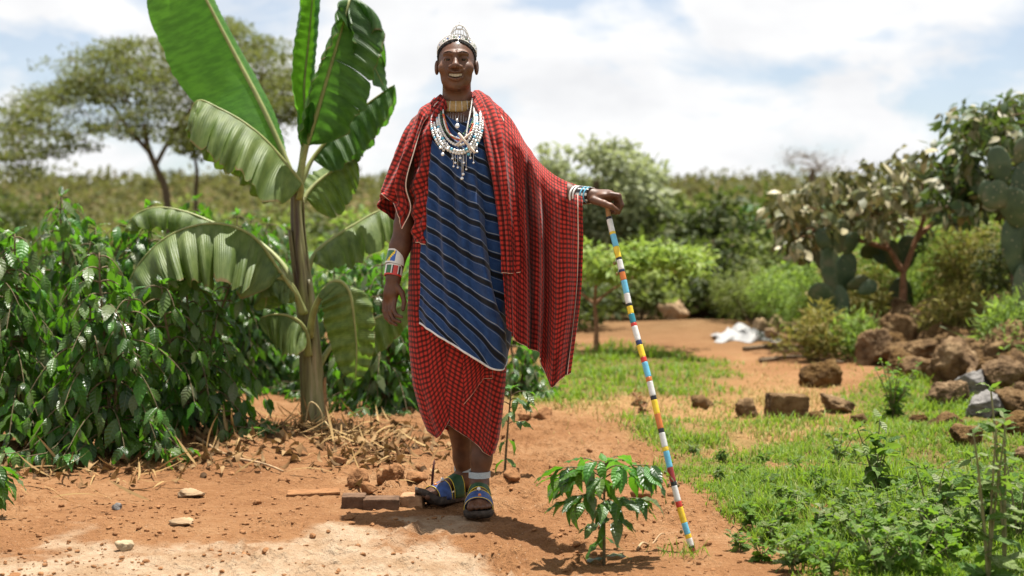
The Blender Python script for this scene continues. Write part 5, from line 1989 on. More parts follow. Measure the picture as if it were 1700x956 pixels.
# ------------------------------------------------------------------ trees, shrubs and cacti behind
T_SM = [leaf_tmpl(4, 3, 0.5, 0.45, 0.3, 0.3, 0.0, 0), leaf_tmpl(4, 3, 0.42, 0.5, -0.2, 0.6, 0.0, 1)]
T_DIA = [(np.array([[0, 0, 0], [0.25, .5, .06], [0, 1, -.08], [-0.25, .5, .06]], float), np.array([[0, 1, 2, 3]]), np.array([[0, 0], [1, .5], [0, 1], [-1, .5]], float))]
T_NARROW = [leaf_tmpl(4, 3, 0.16, 0.45, 0.3, 0.5, 0.0, 0), leaf_tmpl(4, 3, 0.2, 0.5, .2, 0.15, 0.0, 1)]
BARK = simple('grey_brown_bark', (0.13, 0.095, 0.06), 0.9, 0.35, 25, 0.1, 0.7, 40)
BARK_R = simple('reddish_bark', (0.24, 0.13, 0.075), 0.9, 0.3, 25, 0.1, 0.5, 40)
F_ACA = leaf_mat('acacia_leaf', [(0.052, 0.066, 0.019), (0.082, 0.098, 0.029), (0.115, 0.100, 0.037)], (0.19, 0.22, 0.045), 0.6, 0.15, 0.34)
F_DARK = leaf_mat('dark_scrub_leaf', [(0.035, 0.050, 0.016), (0.060, 0.080, 0.024), (0.095, 0.100, 0.034)], (0.14, 0.20, 0.03), 0.6, 0.2, 0.25)
F_OLIVE = leaf_mat('olive_leaf', [(0.08, 0.11, 0.032), (0.13, 0.16, 0.05), (0.19, 0.20, 0.07)], (0.26, 0.34, 0.06), 0.6, 0.12, 0.36)
F_GREY = leaf_mat('grey_green_leaf', [(0.18, 0.21, 0.11), (0.26, 0.29, 0.165), (0.30, 0.315, 0.18)], (0.32, 0.37, 0.15), 0.6, 0.25, 0.4)
F_LIME = leaf_mat('lime_green_leaf', [(0.11, 0.18, 0.032), (0.18, 0.26, 0.05), (0.24, 0.29, 0.075)], (0.30, 0.42, 0.06), 0.55, 0.16, 0.36)  # yellow-green tones, mixed leaf by leaf
F_BUSH = leaf_mat('bush_leaf', [(0.09, 0.15, 0.034), (0.14, 0.21, 0.052), (0.20, 0.25, 0.075)], (0.32, 0.48, 0.06), 0.6, 0.14, 0.36)
F_PALE = leaf_mat('pale_and_dark_leaf', [(0.055, 0.070, 0.024), (0.085, 0.085, 0.036), (0.085, 0.105, 0.03), (0.33, 0.29, 0.16), (0.44, 0.39, 0.24)], (0.20, 0.20, 0.05), 0.5, 0.3, 0.15)
F_TALL = leaf_mat('dark_mixed_leaf', [(0.030, 0.060, 0.016), (0.050, 0.085, 0.024), (0.075, 0.085, 0.035), (0.32, 0.28, 0.16)], (0.14, 0.22, 0.03), 0.5, 0.3, 0.2)
F_YEL = leaf_mat('yellowing_leaf', [(0.11, 0.13, 0.03), (0.20, 0.18, 0.045), (0.26, 0.19, 0.06)], (0.34, 0.32, 0.06), 0.6, 0.2, 0.3)
F_BROWN = leaf_mat('dry_scrub_leaf', [(0.10, 0.085, 0.035), (0.16, 0.125, 0.055), (0.12, 0.115, 0.04)], (0.2, 0.16, 0.05), 0.7, 0.15, 0.2)


def blob_leaves(r, clumps, size, up=0.6, hang=0.0):
    """clumps: (centre, radii, number) -> leaf arrays; leaves sit mostly near a clump's skin"""
    P_, D_, N_ = [], [], []
    for c, rad, n in clumps:
        q = norm(r.normal(size=(n, 3))) * (r.random((n, 1)) ** 0.45)
        P_.append(np.asarray(c) + q * np.asarray(rad))
        d = norm(q * np.array([1, 1, .5]) + r.normal(0, .6, (n, 3)) + np.array([0, 0, -hang]))
        D_.append(d)
        N_.append(q * 0.5 + np.array([0, 0, up]) + r.normal(0, .45, (n, 3)))
    P_, D_, N_ = np.concatenate(P_), np.concatenate(D_), np.concatenate(N_)
    return P_, D_, N_, size * r.uniform(.6, 1.3, len(P_))


def tree(name, base, label, trunk, clumps, leaf, fmat, tm=T_SM, bark=None, trad=0.1, group=None, cat='tree', seed=0, up=0.6, hang=0.0, branch_r=0.35, forks=None, sink=0.1):
    """trunk: world polyline; clumps: (centre, radii, number); limbs reach every clump"""
    r = np.random.default_rng(seed)
    th = Thing(name, base, label, cat, group)
    trunk = np.asarray(trunk, float)
    wood = Bag()
    C_ = catmull(trunk, 24)
    C_[0, 2] -= sink
    wood.add(*tube(C_, np.linspace(trad, trad * .55, 24), 9))
    lines = [C_]
    for f in (forks or []):
        L = catmull(np.asarray(f, float), 16)
        wood.add(*tube(L, np.linspace(trad * .6, trad * .28, 16), 7))
        lines.append(L)
    cent = np.array([c for c, _, _ in clumps])
    order = np.argsort(np.linalg.norm(cent - C_[-1], axis=1))
    nodes = np.concatenate([l[len(l) // 2:] for l in lines])
    for i in order:
        c = cent[i]
        j = np.argmin(np.linalg.norm(nodes - c, axis=1) + 0.6 * np.maximum(nodes[:, 2] - c[2], 0))
        a = nodes[j]
        mid_ = (a + c) / 2 + r.normal(0, .06, 3) * np.linalg.norm(c - a) + np.array([0, 0, .06 * np.linalg.norm(c - a)])
        L = catmull(np.array([a, mid_, c]), 7)
        br = trad * branch_r * min(1, .25 + np.linalg.norm(c - a) * .4)
        wood.add(*tube(L, np.linspace(br, br * .25, 7), 4, cap=False))
        nodes = np.concatenate([nodes, L[3:6]])
    th.part('trunk', *wood.get()[:2], bark or BARK)
    P_, D_, N_, S_ = blob_leaves(r, clumps, leaf, up, hang)
    V, F, U = scatter(tm, P_, D_, N_, S_, r.integers(0, len(tm), len(P_)))
    th.part('crown', V, F, fmat, uv=U, kind='stuff')
    return th


def shrub(px, py, Y, rx, rz, label, fmat, leaf, n, seed, tm=T_SM, name='shrub', group='shrubs behind the field', nclump=14, ry=None, hang=0.0, up=0.6, cat='shrub', stems=7):
    r = np.random.default_rng(seed)
    p0 = W(px, py, Y)
    base = np.array([p0[0], Y, gz1(p0[0], Y)])
    ry = ry or rx
    th = Thing(name, base, label, cat, group)
    cl, wood = [], Bag()
    for k in range(nclump):
        q = norm(r.normal(size=3)) * r.uniform(.35, .85)
        q[2] = abs(q[2])
        s = r.uniform(.28, .5)
        c = base + q * np.array([rx, ry, rz * 1.6]) * np.array([1, 1, .62]) + np.array([0, 0, rz * .25])
        cl.append((c, np.array([rx, ry, rz * .8]) * s, n // nclump))
        if k < stems:
            L = catmull(np.array([base + r.normal(0, .05, 3) * np.array([1, 1, 0]) - np.array([0, 0, .05]), (base + c) / 2 + r.normal(0, .05, 3), c]), 7)
            wood.add(*tube(L, np.linspace(.018, .006, 7) * max(.5, rx), 5, cap=False))
    th.part('stems', *wood.get()[:2], BARK)
    P_, D_, N_, S_ = blob_leaves(r, cl, leaf, up, hang)
    k = P_[:, 2] > base[2] - 0.02
    P_, D_, N_, S_ = P_[k], D_[k], N_[k], S_[k]
    V, F, U = scatter(tm, P_, D_, N_, S_, r.integers(0, len(tm), len(P_)))
    th.part('foliage', V, F, fmat, uv=U, kind='stuff')
    return th


def ground_at(px, Y):
    x = (px - 850) / FPX * Y
    return np.array([x, Y, gz1(x, Y)])


# ---- flat-crowned thorn tree at the left
r = np.random.default_rng(31)
YA = 28.0
tk = [ground_at(282, YA), W(277, 330, YA), W(262, 285, YA), W(246, 245, YA), W(239, 205, YA - .2)]
cl = []
outl = [(20, 205, 60), (60, 150, 70), (110, 105, 95), (160, 85, 110), (220, 75, 110), (290, 60, 110), (350, 45, 100), (410, 45, 80), (455, 75, 60), (480, 130, 40)]
for k in range(330):
    x = r.uniform(5, 500)
    top = np.interp(x, [o[0] for o in outl], [o[1] for o in outl]) - 8
    bot = np.interp(x, [0, 60, 130, 200, 260, 330, 420, 500], [300, 285, 262, 235, 228, 240, 235, 190])
    f = r.random() ** 1.15
    y = top + (bot - top) * f
    c = W(x, y, YA + r.normal(0, 1.3))
    cl.append((c, np.array([.60, .60, .11]) * r.uniform(.6, 1.25), int(r.uniform(70, 125))))
forks = [[W(250, 255, YA), W(215, 215, YA), W(180, 170, YA + .3), W(130, 140, YA + .4)], [W(258, 275, YA), W(285, 225, YA), W(310, 190, YA - .3), W(350, 130, YA - .4)]]
tree('thorn_tree', ground_at(282, YA), 'wide flat-crowned thorn tree on the skyline behind the coffee bushes', tk, cl, 0.095, F_ACA, T_DIA, trad=.085, seed=32, up=1.2, forks=forks, branch_r=.22)
tk = [ground_at(326, 31), W(325, 330, 31), W(327, 290, 31), W(322, 250, 31)]
cl = [(W(r.uniform(290, 400), r.uniform(180, 262), 31 + r.normal(0, .6)), np.array([.5, .5, .14]), 60) for k in range(22)]
tree('thorn_tree', ground_at(326, 31), 'thin thorn tree showing under the great banana leaf', tk, cl, 0.17, F_ACA, T_DIA, trad=.06, seed=33, up=1.2, branch_r=.25)
shrub(15, 330, 25, 1.1, 1.35, 'dark rounded shrub at the left edge under the thorn tree', F_DARK, .16, 2600, 41, T_DIA)
shrub(165, 350, 24, .85, .75, 'dry brownish shrub under the thorn tree', F_BROWN, .14, 1700, 42, T_DIA)
shrub(190, 330, 30, .9, .95, 'yellow-topped shrub beyond the coffee bushes', F_YEL, .15, 1300, 43, T_DIA)
shrub(90, 360, 20, 1.0, .75, 'low dull green scrub behind the tall coffee bush', F_BROWN, .13, 1800, 44, T_DIA)
shrub(300, 380, 22, 1.2, .7, 'low scrub behind the arching banana leaves', F_OLIVE, .13, 1800, 45, T_DIA)
shrub(400, 390, 18, 1.0, .8, 'leafy green scrub left of the banana stem in the distance', F_BUSH, .13, 1900, 46)
shrub(600, 400, 19, 1.2, .9, 'leafy scrub in the distance between banana plant and person', F_BUSH, .13, 1900, 47)
shrub(690, 420, 15, .9, .8, 'bright scrub behind the hanging arm', F_LIME, .10, 1600, 48)

for k, (x, y, Y_, rx_, rz_, mt, lb) in enumerate(((40, 400, 17, 1.1, 1.0, F_DARK, 'dark scrub showing above the leftmost coffee bush'), (230, 400, 27, 1.5, 1.15, F_DARK, 'dark rounded shrub right of the thorn tree trunk'), (110, 400, 33, 1.8, 1.3, F_OLIVE, 'broad olive shrub under the left of the thorn tree crown'), (370, 400, 30, 1.6, 1.3, F_DARK, 'dark shrub framed by the hanging banana leaf'), (455, 400, 24, 1.2, 1.3, F_OLIVE, 'olive shrub left of the upper banana stem'), (545, 400, 27, 1.4, 1.4, F_DARK, 'dark shrub right of the upper banana stem'), (625, 400, 24, 1.2, 1.3, F_BUSH, 'green shrub left of the red sleeve'), (290, 400, 40, 2.2, 1.6, F_OLIVE, 'far olive shrub on the slope behind the banana leaves'), (20, 400, 42, 2.4, 1.7, F_DARK, 'far dark shrub on the slope at the left edge'))):
    shrub(x, y, Y_, rx_, rz_, lb, mt, .15 * (Y_ / 24) ** .5, 2600, 140 + k, T_DIA, nclump=18)

# ---- more banana plants behind
def far_banana(px, Y, hgt, label, seed, nl=7, ln=1.0, wd=.2):
    r = np.random.default_rng(seed)
    b0 = ground_at(px, Y)
    th = Thing('banana_plant', b0, label, 'banana plant', 'banana plants in the background')
    L = np.array([b0 + np.array([0, 0, -.05]), b0 + np.array([.02, 0, hgt * .5]), b0 + np.array([.03, 0, hgt])])
    th.part('pseudostem', *tube(catmull(L, 10), np.linspace(.07, .03, 10), 10), BN_STEM)
    for k in range(nl):
        az = k * 2.4 + r.normal(0, .3)
        top_ = b0 + np.array([.03, 0, hgt * r.uniform(.82, 1)])
        rad = np.array([math.cos(az), math.sin(az), 0])
        LL = ln * r.uniform(.75, 1.15)
        e = r.uniform(.35, 1.2)
        pts = np.array([top_ + rad * LL * q * (1.15 - .3 * e) + np.array([0, 0, 1.]) * LL * (e * q - (.45 + .35 * r.random()) * q * q) for q in np.linspace(0, 1, 6)])
        pp = [(*[float(z) for z in pix(*q)], float(q[1] - Y)) for q in pts]
        lat = np.cross(rad, (0, 0, 1))
        banana_leaf(th, Y, pp, .16, wd, wd, (v(lat + (0, 0, -.25), lat + (0, 0, -.4)), v(lat + (0, 0, -.8), lat + (0, 0, -1.2))), (v(-lat + (0, 0, -.25), -lat + (0, 0, -.4)), v(-lat + (0, 0, -.8), -lat + (0, 0, -1.2))),
                    (BN_FRESH, BN_DUSTY, BN_DARK)[k % 3], segl=(.3, .6), segr=(.45, .75), seed=seed * 10 + k, pleat=(.08, .01), sway=.25)
    return th


far_banana(415, 13.5, .75, 'banana plant in the middle distance left of the banana stem', 51, 7, .75)
far_banana(590, 12.5, .62, 'banana plant in the middle distance close to the hanging arm', 52, 7, .8)
far_banana(1292, 20, 1.1, 'banana plant among the shrubs at the foot of the hill', 53, 7, 1.15, .24)

# ---- right half: trees
r = np.random.default_rng(61)
YG = 22.0
cl = []
for k in range(64):
    a, q = r.uniform(0, 6.28), r.random() ** .5
    x, y = 985 + 105 * q * math.cos(a), 322 + 88 * q * math.sin(a)
    if y < 215 + abs(x - 985) ** 2 * .006:
        y += 40
    cl.append((W(x, y, YG + r.normal(0, .5)), np.array([.32, .32, .24]) * r.uniform(.6, 1.2), 85))
tree('olive_tree', ground_at(985, YG), 'airy grey-green tree on the skyline just beyond the shawl', [ground_at(985, YG), W(984, 420, YG), W(988, 350, YG), W(990, 300, YG)], cl, .15, F_GREY, T_SM, trad=.09, seed=62)
YF = 13.4
cl = []
for k in range(46):
    x = r.uniform(880, 1165)
    y = r.uniform(402, 440) + 55 * r.random() ** 1.4 * (1 - abs(x - 1020) / 190)
    cl.append((W(x, y, YF + r.normal(0, .33)), np.array([.17, .17, .085]) * r.uniform(.7, 1.25), 52))
tree('spreading_tree', ground_at(990, YF), 'low young tree with a flat bright green crown behind the stick', [ground_at(990, YF), W(990, 540, YF), W(987, 500, YF)], cl, .085, F_LIME, T_SM, bark=BARK_R, trad=.028, seed=63,
     forks=[[W(987, 505, YF), W(965, 487, YF), W(930, 462, YF)], [W(988, 505, YF), W(1010, 485, YF), W(1060, 455, YF)], [W(988, 500, YF), W(990, 470, YF - .1), W(1000, 440, YF - .2)]], up=1.0)
YD = 21.0
cl = []
for k in range(80):
    a, q = r.uniform(0, 6.28), r.random() ** .5
    x, y = 1195 + 145 * q * math.cos(a), 408 + 82 * q * math.sin(a)
    cl.append((W(x, y, YD + r.normal(0, .7)), np.array([.42, .42, .26]) * r.uniform(.6, 1.2), 62))
tree('scrub_tree', ground_at(1182, YD), 'broad dull green tree with low forked trunk beyond the mound', [ground_at(1182, YD), W(1183, 500, YD), W(1182, 488, YD)], cl, .16, F_DARK, T_SM, trad=.12, seed=64,
     forks=[[W(1182, 495, YD), W(1165, 475, YD), W(1140, 440, YD)], [W(1183, 495, YD), W(1205, 470, YD), W(1235, 430, YD)], [W(1182, 492, YD), W(1190, 460, YD), W(1195, 410, YD)]])
YT = 13.8
cl = []
for k in range(120):
    x = r.uniform(1285, 1600)
    top = np.interp(x, [1285, 1340, 1400, 1460, 1520, 1560, 1600], [330, 305, 288, 262, 240, 250, 300])
    bot = np.interp(x, [1285, 1330, 1400, 1470, 1530, 1600], [385, 430, 400, 375, 360, 360])
    y = top + (bot - top) * r.random()
    cl.append((W(x, y, YT + r.normal(0, .35)), np.array([.13, .13, .10]) * r.uniform(.7, 1.3), 16))
tree('pale_leaved_tree', ground_at(1497, YT), 'small tree with pale dusty leaves on a forked reddish trunk', [ground_at(1497, YT), W(1499, 500, YT), W(1500, 445, YT)], cl, .135, F_PALE, [leaf_tmpl(5, 3, .42, .45, .2, .5, 0, 0), leaf_tmpl(5, 3, .5, .5, -.15, .3, 0, 1)], bark=BARK_R, trad=.05, seed=65,
     forks=[[W(1499, 452, YT), W(1475, 412, YT), W(1445, 375, YT), W(1400, 345, YT)], [W(1501, 450, YT), W(1520, 400, YT), W(1536, 350, YT), W(1530, 300, YT)], [W(1522, 395, YT), W(1548, 370, YT + .1), W(1580, 330, YT + .1)], [W(1475, 412, YT), W(1430, 400, YT - .1), W(1340, 380, YT - .1)]], hang=.9, up=.4, branch_r=.25)
YR = 12.8
cl = []
for k in range(110):
    x = r.uniform(1560, 1790)
    top = np.interp(x, [1560, 1590, 1640, 1700, 1790], [215, 180, 185, 155, 140])
    y = top + (350 - top) * r.random()
    cl.append((W(x, y, YR + r.normal(0, .4)), np.array([.15, .15, .12]) * r.uniform(.7, 1.3), 24))
tree('broadleaf_tree', ground_at(1690, YR), 'tall dark leafy tree rising at the right edge', [ground_at(1690, YR), W(1688, 480, YR), W(1680, 400, YR), W(1675, 330, YR)], cl, .13, F_TALL, [leaf_tmpl(5, 3, .45, .45, .2, .4, 0, 0), leaf_tmpl(5, 3, .5, .5, -.15, .3, 0, 1)], trad=.06, seed=66, hang=.6, up=.5)
# bare tree far up the hill
YBt = 75.0
cl = [(W(r.uniform(1300, 1388), r.uniform(250, 286), YBt + r.normal(0, 1)), np.array([.7, .7, .35]), 26) for k in range(26)]
tree('bare_tree', ground_at(1348, YBt), 'grey leafless tree standing on the hill crest', [ground_at(1348, YBt), W(1348, 296, YBt), W(1350, 280, YBt)], cl, .22, leaf_mat('grey_twig', [(.2, .18, .15), (.3, .27, .24)], (.2, .18, .15), .8, .1, .2), T_NARROW, trad=.22, seed=67, branch_r=.3)

# ---- right half: shrubs and thicket
shrub(1255, 560, 17.0, .62, .75, 'leafy green shrub left of the cactus clump', F_OLIVE, .085, 3000, 71, T_NARROW, hang=.3)
shrub(1330, 575, 15.2, .60, .88, 'green shrub in front of the cactus clump', F_BUSH, .085, 3000, 72, T_NARROW, hang=.3)
shrub(1420, 580, 14.6, .55, .86, 'yellow-green shrub under the pale-leaved tree', F_YEL, .085, 2600, 73, T_NARROW, hang=.3)
shrub(1452, 580, 14.9, .55, 1.12, 'tall green shrub behind the pale tree trunk', F_LIME, .09, 2600, 74, T_NARROW, hang=.3)
shrub(1545, 560, 14.6, .6, 1.15, 'tall yellow-green shrub right of the pale tree trunk', F_LIME, .09, 2800, 75, T_NARROW, hang=.3)
shrub(1610, 550, 14.0, .6, 1.15, 'tall dry-leaved shrub behind the stone heap', F_YEL, .09, 2600, 76, T_NARROW, hang=.3)
shrub(1680, 540, 13.6, .55, .9, 'dark shrub behind the stone heap at the right edge', F_DARK, .09, 2200, 77, T_NARROW, hang=.3)
shrub(1130, 500, 24.0, .9, .8, 'olive shrub left of the forked tree', F_OLIVE, .13, 1600, 78)
shrub(1060, 520, 19.0, .8, .65, 'dull shrub behind the flat-crowned young tree', F_OLIVE, .12, 1700, 79)
shrub(930, 540, 17.0, .9, .7, 'shrub in the shade behind the hanging shawl end', F_DARK, .11, 1900, 80)
shrub(1330, 470, 24.0, 1.0, 1.0, 'olive shrub at the foot of the hill beyond the cactus', F_OLIVE, .13, 1700, 81)
shrub(1400, 440, 26.0, 1.2, 1.3, 'dark shrub beyond the pale-leaved tree', F_DARK, .14, 1700, 82)
shrub(1560, 440, 22.0, 1.2, 1.3, 'olive shrub in the gap right of the pale-leaved tree', F_BUSH, .13, 1900, 83)
shrub(880, 540, 14.5, .55, .5, 'small dark shrub beside the robe', F_DARK, .09, 1300, 84)

for k, (x, y, Y_, rx_, rz_, mt, lb) in enumerate(((1225, 560, 19.5, .8, .85, F_DARK, 'dark leafy shrub behind the green one left of the cactus clump'), (1300, 560, 18.5, .8, 1.05, F_OLIVE, 'olive shrub behind the cactus clump'), (1375, 570, 16.5, .7, 1.0, F_BUSH, 'green shrub directly behind the cactus clump'), (1485, 570, 16.5, .7, 1.1, F_BUSH, 'green shrub behind the forked reddish trunk'), (1590, 560, 15.6, .75, 1.25, F_BUSH, 'leafy shrub filling the gap under the tall dark tree'), (1650, 555, 15.0, .7, 1.2, F_YEL, 'yellowish shrub behind the large cactus'), (1710, 550, 14.6, .7, 1.3, F_LIME, 'bright shrub cut off by the right edge'), (1110, 520, 26, 1.3, 1.1, F_DARK, 'dark shrub in the shade left of the forked tree'), (1250, 480, 28, 1.5, 1.5, F_DARK, 'dark shrub on the slope right of the forked tree'), (1160, 440, 36, 2.4, 1.6, F_OLIVE, 'broad olive thicket on the lower slope'), (1060, 440, 40, 2.4, 1.8, F_OLIVE, 'far thicket on the slope beyond the grey-green tree'))):
    shrub(x, y, Y_, rx_, rz_, lb, mt, .095 * (Y_ / 16) ** .7, 2800, 170 + k, T_SM, nclump=18, hang=.2)

shrub(1352, 590, 12.7, .34, .40, 'yellow-green weed clump before the cactus, on its left', F_YEL, .09, 1500, 191, T_NARROW, hang=-.3)
shrub(1428, 588, 12.6, .36, .42, 'green weed clump before the cactus, on its right', F_BUSH, .09, 1500, 192, T_NARROW, hang=-.3)
shrub(1690, 560, 11.2, .40, .62, 'green weed clump before the large cactus at the right edge', F_BUSH, .09, 1700, 193, T_NARROW, hang=-.3)
shrub(1600, 560, 12.4, .45, .55, 'yellowing weed clump behind the largest boulder', F_YEL, .09, 1600, 194, T_NARROW, hang=-.3)

# ---- prickly pears
CAC0 = leaf_mat('cactus_pad_plain', [(0.045, 0.085, 0.035), (0.065, 0.115, 0.050), (0.085, 0.135, 0.060)], (0.1, 0.2, 0.05), 0.5, 0.35, 0.06)


m, t, p, out = new_mat('cactus_pad')
tcn = nd(t, 'ShaderNodeTexCoord')
oi = nd(t, 'ShaderNodeObjectInfo')
vo = nd(t, 'ShaderNodeTexVoronoi', inp={'Scale': 24.0})
lk(t, tcn, 'Object', vo, 'Vector')
ns = nd(t, 'ShaderNodeTexNoise', inp={'Scale': 9.0, 'Detail': 6.0})
lk(t, tcn, 'Object', ns, 'Vector')
rp = ramp(t, [(0.024, 0.048, 0.015), (0.045, 0.075, 0.024), (0.10, 0.10, 0.045)], [0.35, 0.55, 0.78])
t.links.new(math_n(t, 'ADD', ns.outputs[0], math_n(t, 'MULTIPLY', math_n(t, 'SUBTRACT', oi.outputs['Random'], vb=.5), vb=.25)), rp.inputs[0])
dots = ramp(t, [(1, 1, 1), (0, 0, 0)], [0.10, 0.17])
lk(t, vo, 'Distance', dots, 0)
t.links.new(mix_c(t, dots.outputs[0], rp.outputs[0], (0.30, 0.26, 0.15)), p.inputs['Base Color'])
p.inputs['Roughness'].default_value = 0.55
b = nd(t, 'ShaderNodeBump', inp={'Strength': 0.5, 'Distance': 0.01})
lk(t, ns, 0, b, 'Height')
lk(t, b, 0, p, 'Normal')
CAC = m


def prickly_pear(px, Y, label, pads, seed):
    """pads: (px, py, length px, width px, tilt deg, depth offset)"""
    r = np.random.default_rng(seed)
    base = ground_at(px, Y)
    th = Thing('prickly_pear', base, label, 'cactus', 'prickly pear cacti')
    v0, f0 = ICO[3]
    for x, y, ln, wd, tilt, dy in pads:
        yy = Y + dy
        k = yy / FPX
        c = W(x, y, yy)
        q = v0.copy()
        w = 1 + .22 * q[:, 2]
        q = q * np.array([wd * k / 2, .024, ln * k / 2])
        q[:, 0] *= w
        q[:, 1] *= 1 - .35 * np.abs(v0[:, 2])
        a = r.uniform(-.6, .6)
        ca, sa = math.cos(a), math.sin(a)
        q = np.stack([ca * q[:, 0] - sa * q[:, 1], sa * q[:, 0] + ca * q[:, 1], q[:, 2]], -1)
        a = R(tilt)
        ca, sa = math.cos(a), math.sin(a)
        q = np.stack([ca * q[:, 0] + sa * q[:, 2], q[:, 1], -sa * q[:, 0] + ca * q[:, 2]], -1)
        th.part('pad', q + c, f0, CAC)
    return th


prickly_pear(1392, 13.2, 'prickly pear cactus between the shrubs left of the pale tree', [(1388, 520, 95, 42, 4, 0), (1380, 450, 80, 44, -8, 0), (1402, 455, 76, 42, 14, .05), (1366, 492, 52, 40, -55, -.05), (1396, 392, 58, 32, 6, .0), (1412, 405, 44, 28, 28, .03), (1370, 400, 46, 30, -20, .02), (1424, 470, 40, 26, 70, .0), (1440, 478, 36, 24, 60, -.02), (1360, 505, 36, 26, -70, -.02)], 91)
prickly_pear(1500, 14.4, 'prickly pear pads showing behind the forked trunk', [(1495, 505, 90, 44, 0, 0), (1480, 425, 60, 34, -20, 0), (1505, 420, 62, 36, 10, 0), (1530, 400, 52, 30, 35, 0), (1445, 418, 34, 30, -75, 0), (1462, 425, 34, 28, -50, .02)], 92)
prickly_pear(1690, 11.6, 'large prickly pear cactus at the right edge above the stones', [(1700, 500, 130, 60, 0, 0), (1690, 410, 110, 56, -4, 0), (1655, 325, 46, 50, -62, -.05), (1660, 275, 66, 38, -14, -.02), (1700, 310, 84, 48, 8, 0), (1684, 345, 70, 46, -18, -.06), (1722, 400, 90, 50, 20, 0), (1640, 318, 34, 36, -80, -.03), (1696, 250, 50, 30, 20, 0)], 93)

# ---- long-bladed succulents by the stones
AGA = leaf_mat('agave_blade', [(0.10, 0.15, 0.05), (0.16, 0.20, 0.075)], (0.2, 0.3, 0.05), 0.5, 0.3, 0.15)
T_BLADE = leaf_tmpl(9, 3, .10, .3, .8, .25, 0, 0, 1.0)
AG_ME = make_mesh('blade', T_BLADE[0], T_BLADE[1], AGA, True, T_BLADE[2])
for px, py, Y, ln, n_, label, seed in ((1668, 545, 11.4, .62, 13, 'long-bladed agave behind the stones at the right edge', 1), (1545, 548, 11.9, .24, 7, 'small spiky agave at the top of the stone heap', 2), (1560, 545, 12.1, .2, 6, 'smallest spiky agave behind the stone heap', 3)):
    r = np.random.default_rng(700 + seed)
    b0 = ground_at(px, Y)
    th = Thing('agave', b0, label, 'agave', 'agaves by the stones')
    az = np.arange(n_) * 2.4
    el = r.uniform(.5, 1.3, n_)
    d = np.stack([np.cos(az) * np.cos(el), np.sin(az) * np.cos(el), np.sin(el)], -1)
    leaf_objects(th, 'blade', [AG_ME], np.tile(b0, (n_, 1)), d, np.tile([0, 0, 1.], (n_, 1)) + .05, ln * r.uniform(.7, 1.1, n_), [0] * n_)

# ---- scrub that covers the hill: one mass
r = np.random.default_rng(5)
cl = []
for k in range(2500):
    Y = 24 + 101 * r.random() ** 1.25
    x = r.uniform(-.42, .42) * Y
    if k % 3 == 0:
        Y = 13 + (Y - 24) * .8
        x = (.44 + .5 * r.random()) * Y * (1 if r.random() < .6 else -1)
    s = r.uniform(.5, 1.25) * (1 + Y / 160)
    z = gz1(x, Y)
    cl.append((np.array([x, Y, z + .25 * s]), np.array([s, s, .55 * s]), int(26 + 700 / Y)))
P_, D_, N_, S_ = blob_leaves(r, cl, .26, .6)
S_ *= np.clip(P_[:, 1] / 45, .8, 2.2)
V, F, U = scatter(T_DIA, P_, D_, N_, S_)
sc_o = link('hillside_scrub', make_mesh('hillside_scrub', V, F, leaf_mat('hill_scrub', [(0.060, 0.070, 0.024), (0.090, 0.100, 0.034), (0.13, 0.098, 0.045), (0.085, 0.105, 0.032)], (0.18, 0.19, 0.05), 0.7, 0.1, 0.3), True, U), kind='stuff')
sc_o['label'] = 'dense olive and brown scrub covering the hill to its crest'
# ------------------------------------------------------------------ stones
def rock_mesh(r, size, sub=3, nplane=13, rough=.09):
    v0, f0 = ICO[sub]
    n_ = norm(r.normal(size=(nplane, 3)))
    d_ = r.uniform(.58, 1.0, nplane)
    dots = v0 @ n_.T
    rad = np.where(dots > .08, d_[None] / np.maximum(dots, .08), 9).min(1)
    rad = np.minimum(rad, 1.25)
    q = v0 * rad[:, None]
    q = q * (1 + rough * fbm(v0 * 2.6 + r.uniform(0, 50), 4)[:, None] - 1.1 * rough * np.abs(fbm(v0 * 3.4 + r.uniform(0, 50), 3))[:, None] + .6 * rough * fbm(v0 * 11 + r.uniform(0, 50), 2)[:, None])
    q = q * np.asarray(size) / 2
    return q, f0


m, t, p, out = new_mat('brown_stone')
tcn = nd(t, 'ShaderNodeTexCoord')
oi = nd(t, 'ShaderNodeObjectInfo')
n1_ = nd(t, 'ShaderNodeTexNoise', inp={'Scale': 7.0, 'Detail': 8.0, 'Roughness': 0.65})
lk(t, tcn, 'Object', n1_, 'Vector')
rp = ramp(t, [(0.075, 0.043, 0.019), (0.19, 0.115, 0.052), (0.31, 0.21, 0.105)], [0.36, 0.5, 0.66])
lk(t, n1_, 0, rp, 0)
hsv = nd(t, 'ShaderNodeHueSaturation')
t.links.new(math_n(t, 'ADD', math_n(t, 'MULTIPLY', oi.outputs['Random'], vb=0.5), vb=0.75), hsv.inputs['Value'])
t.links.new(math_n(t, 'ADD', math_n(t, 'MULTIPLY', oi.outputs['Random'], vb=-0.25), vb=1.15), hsv.inputs['Saturation'])
lk(t, rp, 0, hsv, 'Color')
lk(t, hsv, 0, p, 'Base Color')
n3_ = nd(t, 'ShaderNodeTexNoise', inp={'Scale': 34.0, 'Detail': 6.0, 'Roughness': 0.7})
lk(t, tcn, 'Object', n3_, 'Vector')
b = nd(t, 'ShaderNodeBump', inp={'Strength': 1.0, 'Distance': 0.045})
lk(t, n3_, 0, b, 'Height')
lk(t, b, 0, p, 'Normal')
p.inputs['Roughness'].default_value = 0.9
p.inputs['Specular IOR Level'].default_value = 0.15
STONE = m
STONE_G = simple('grey_stone', (0.16, 0.15, 0.14), 0.85, 0.45, 14, 0.2, 0.8, 30)
CLOD = simple('earth_clod', (0.215, 0.105, 0.046), 0.95, 0.3, 24, 0.1, 0.9, 60)
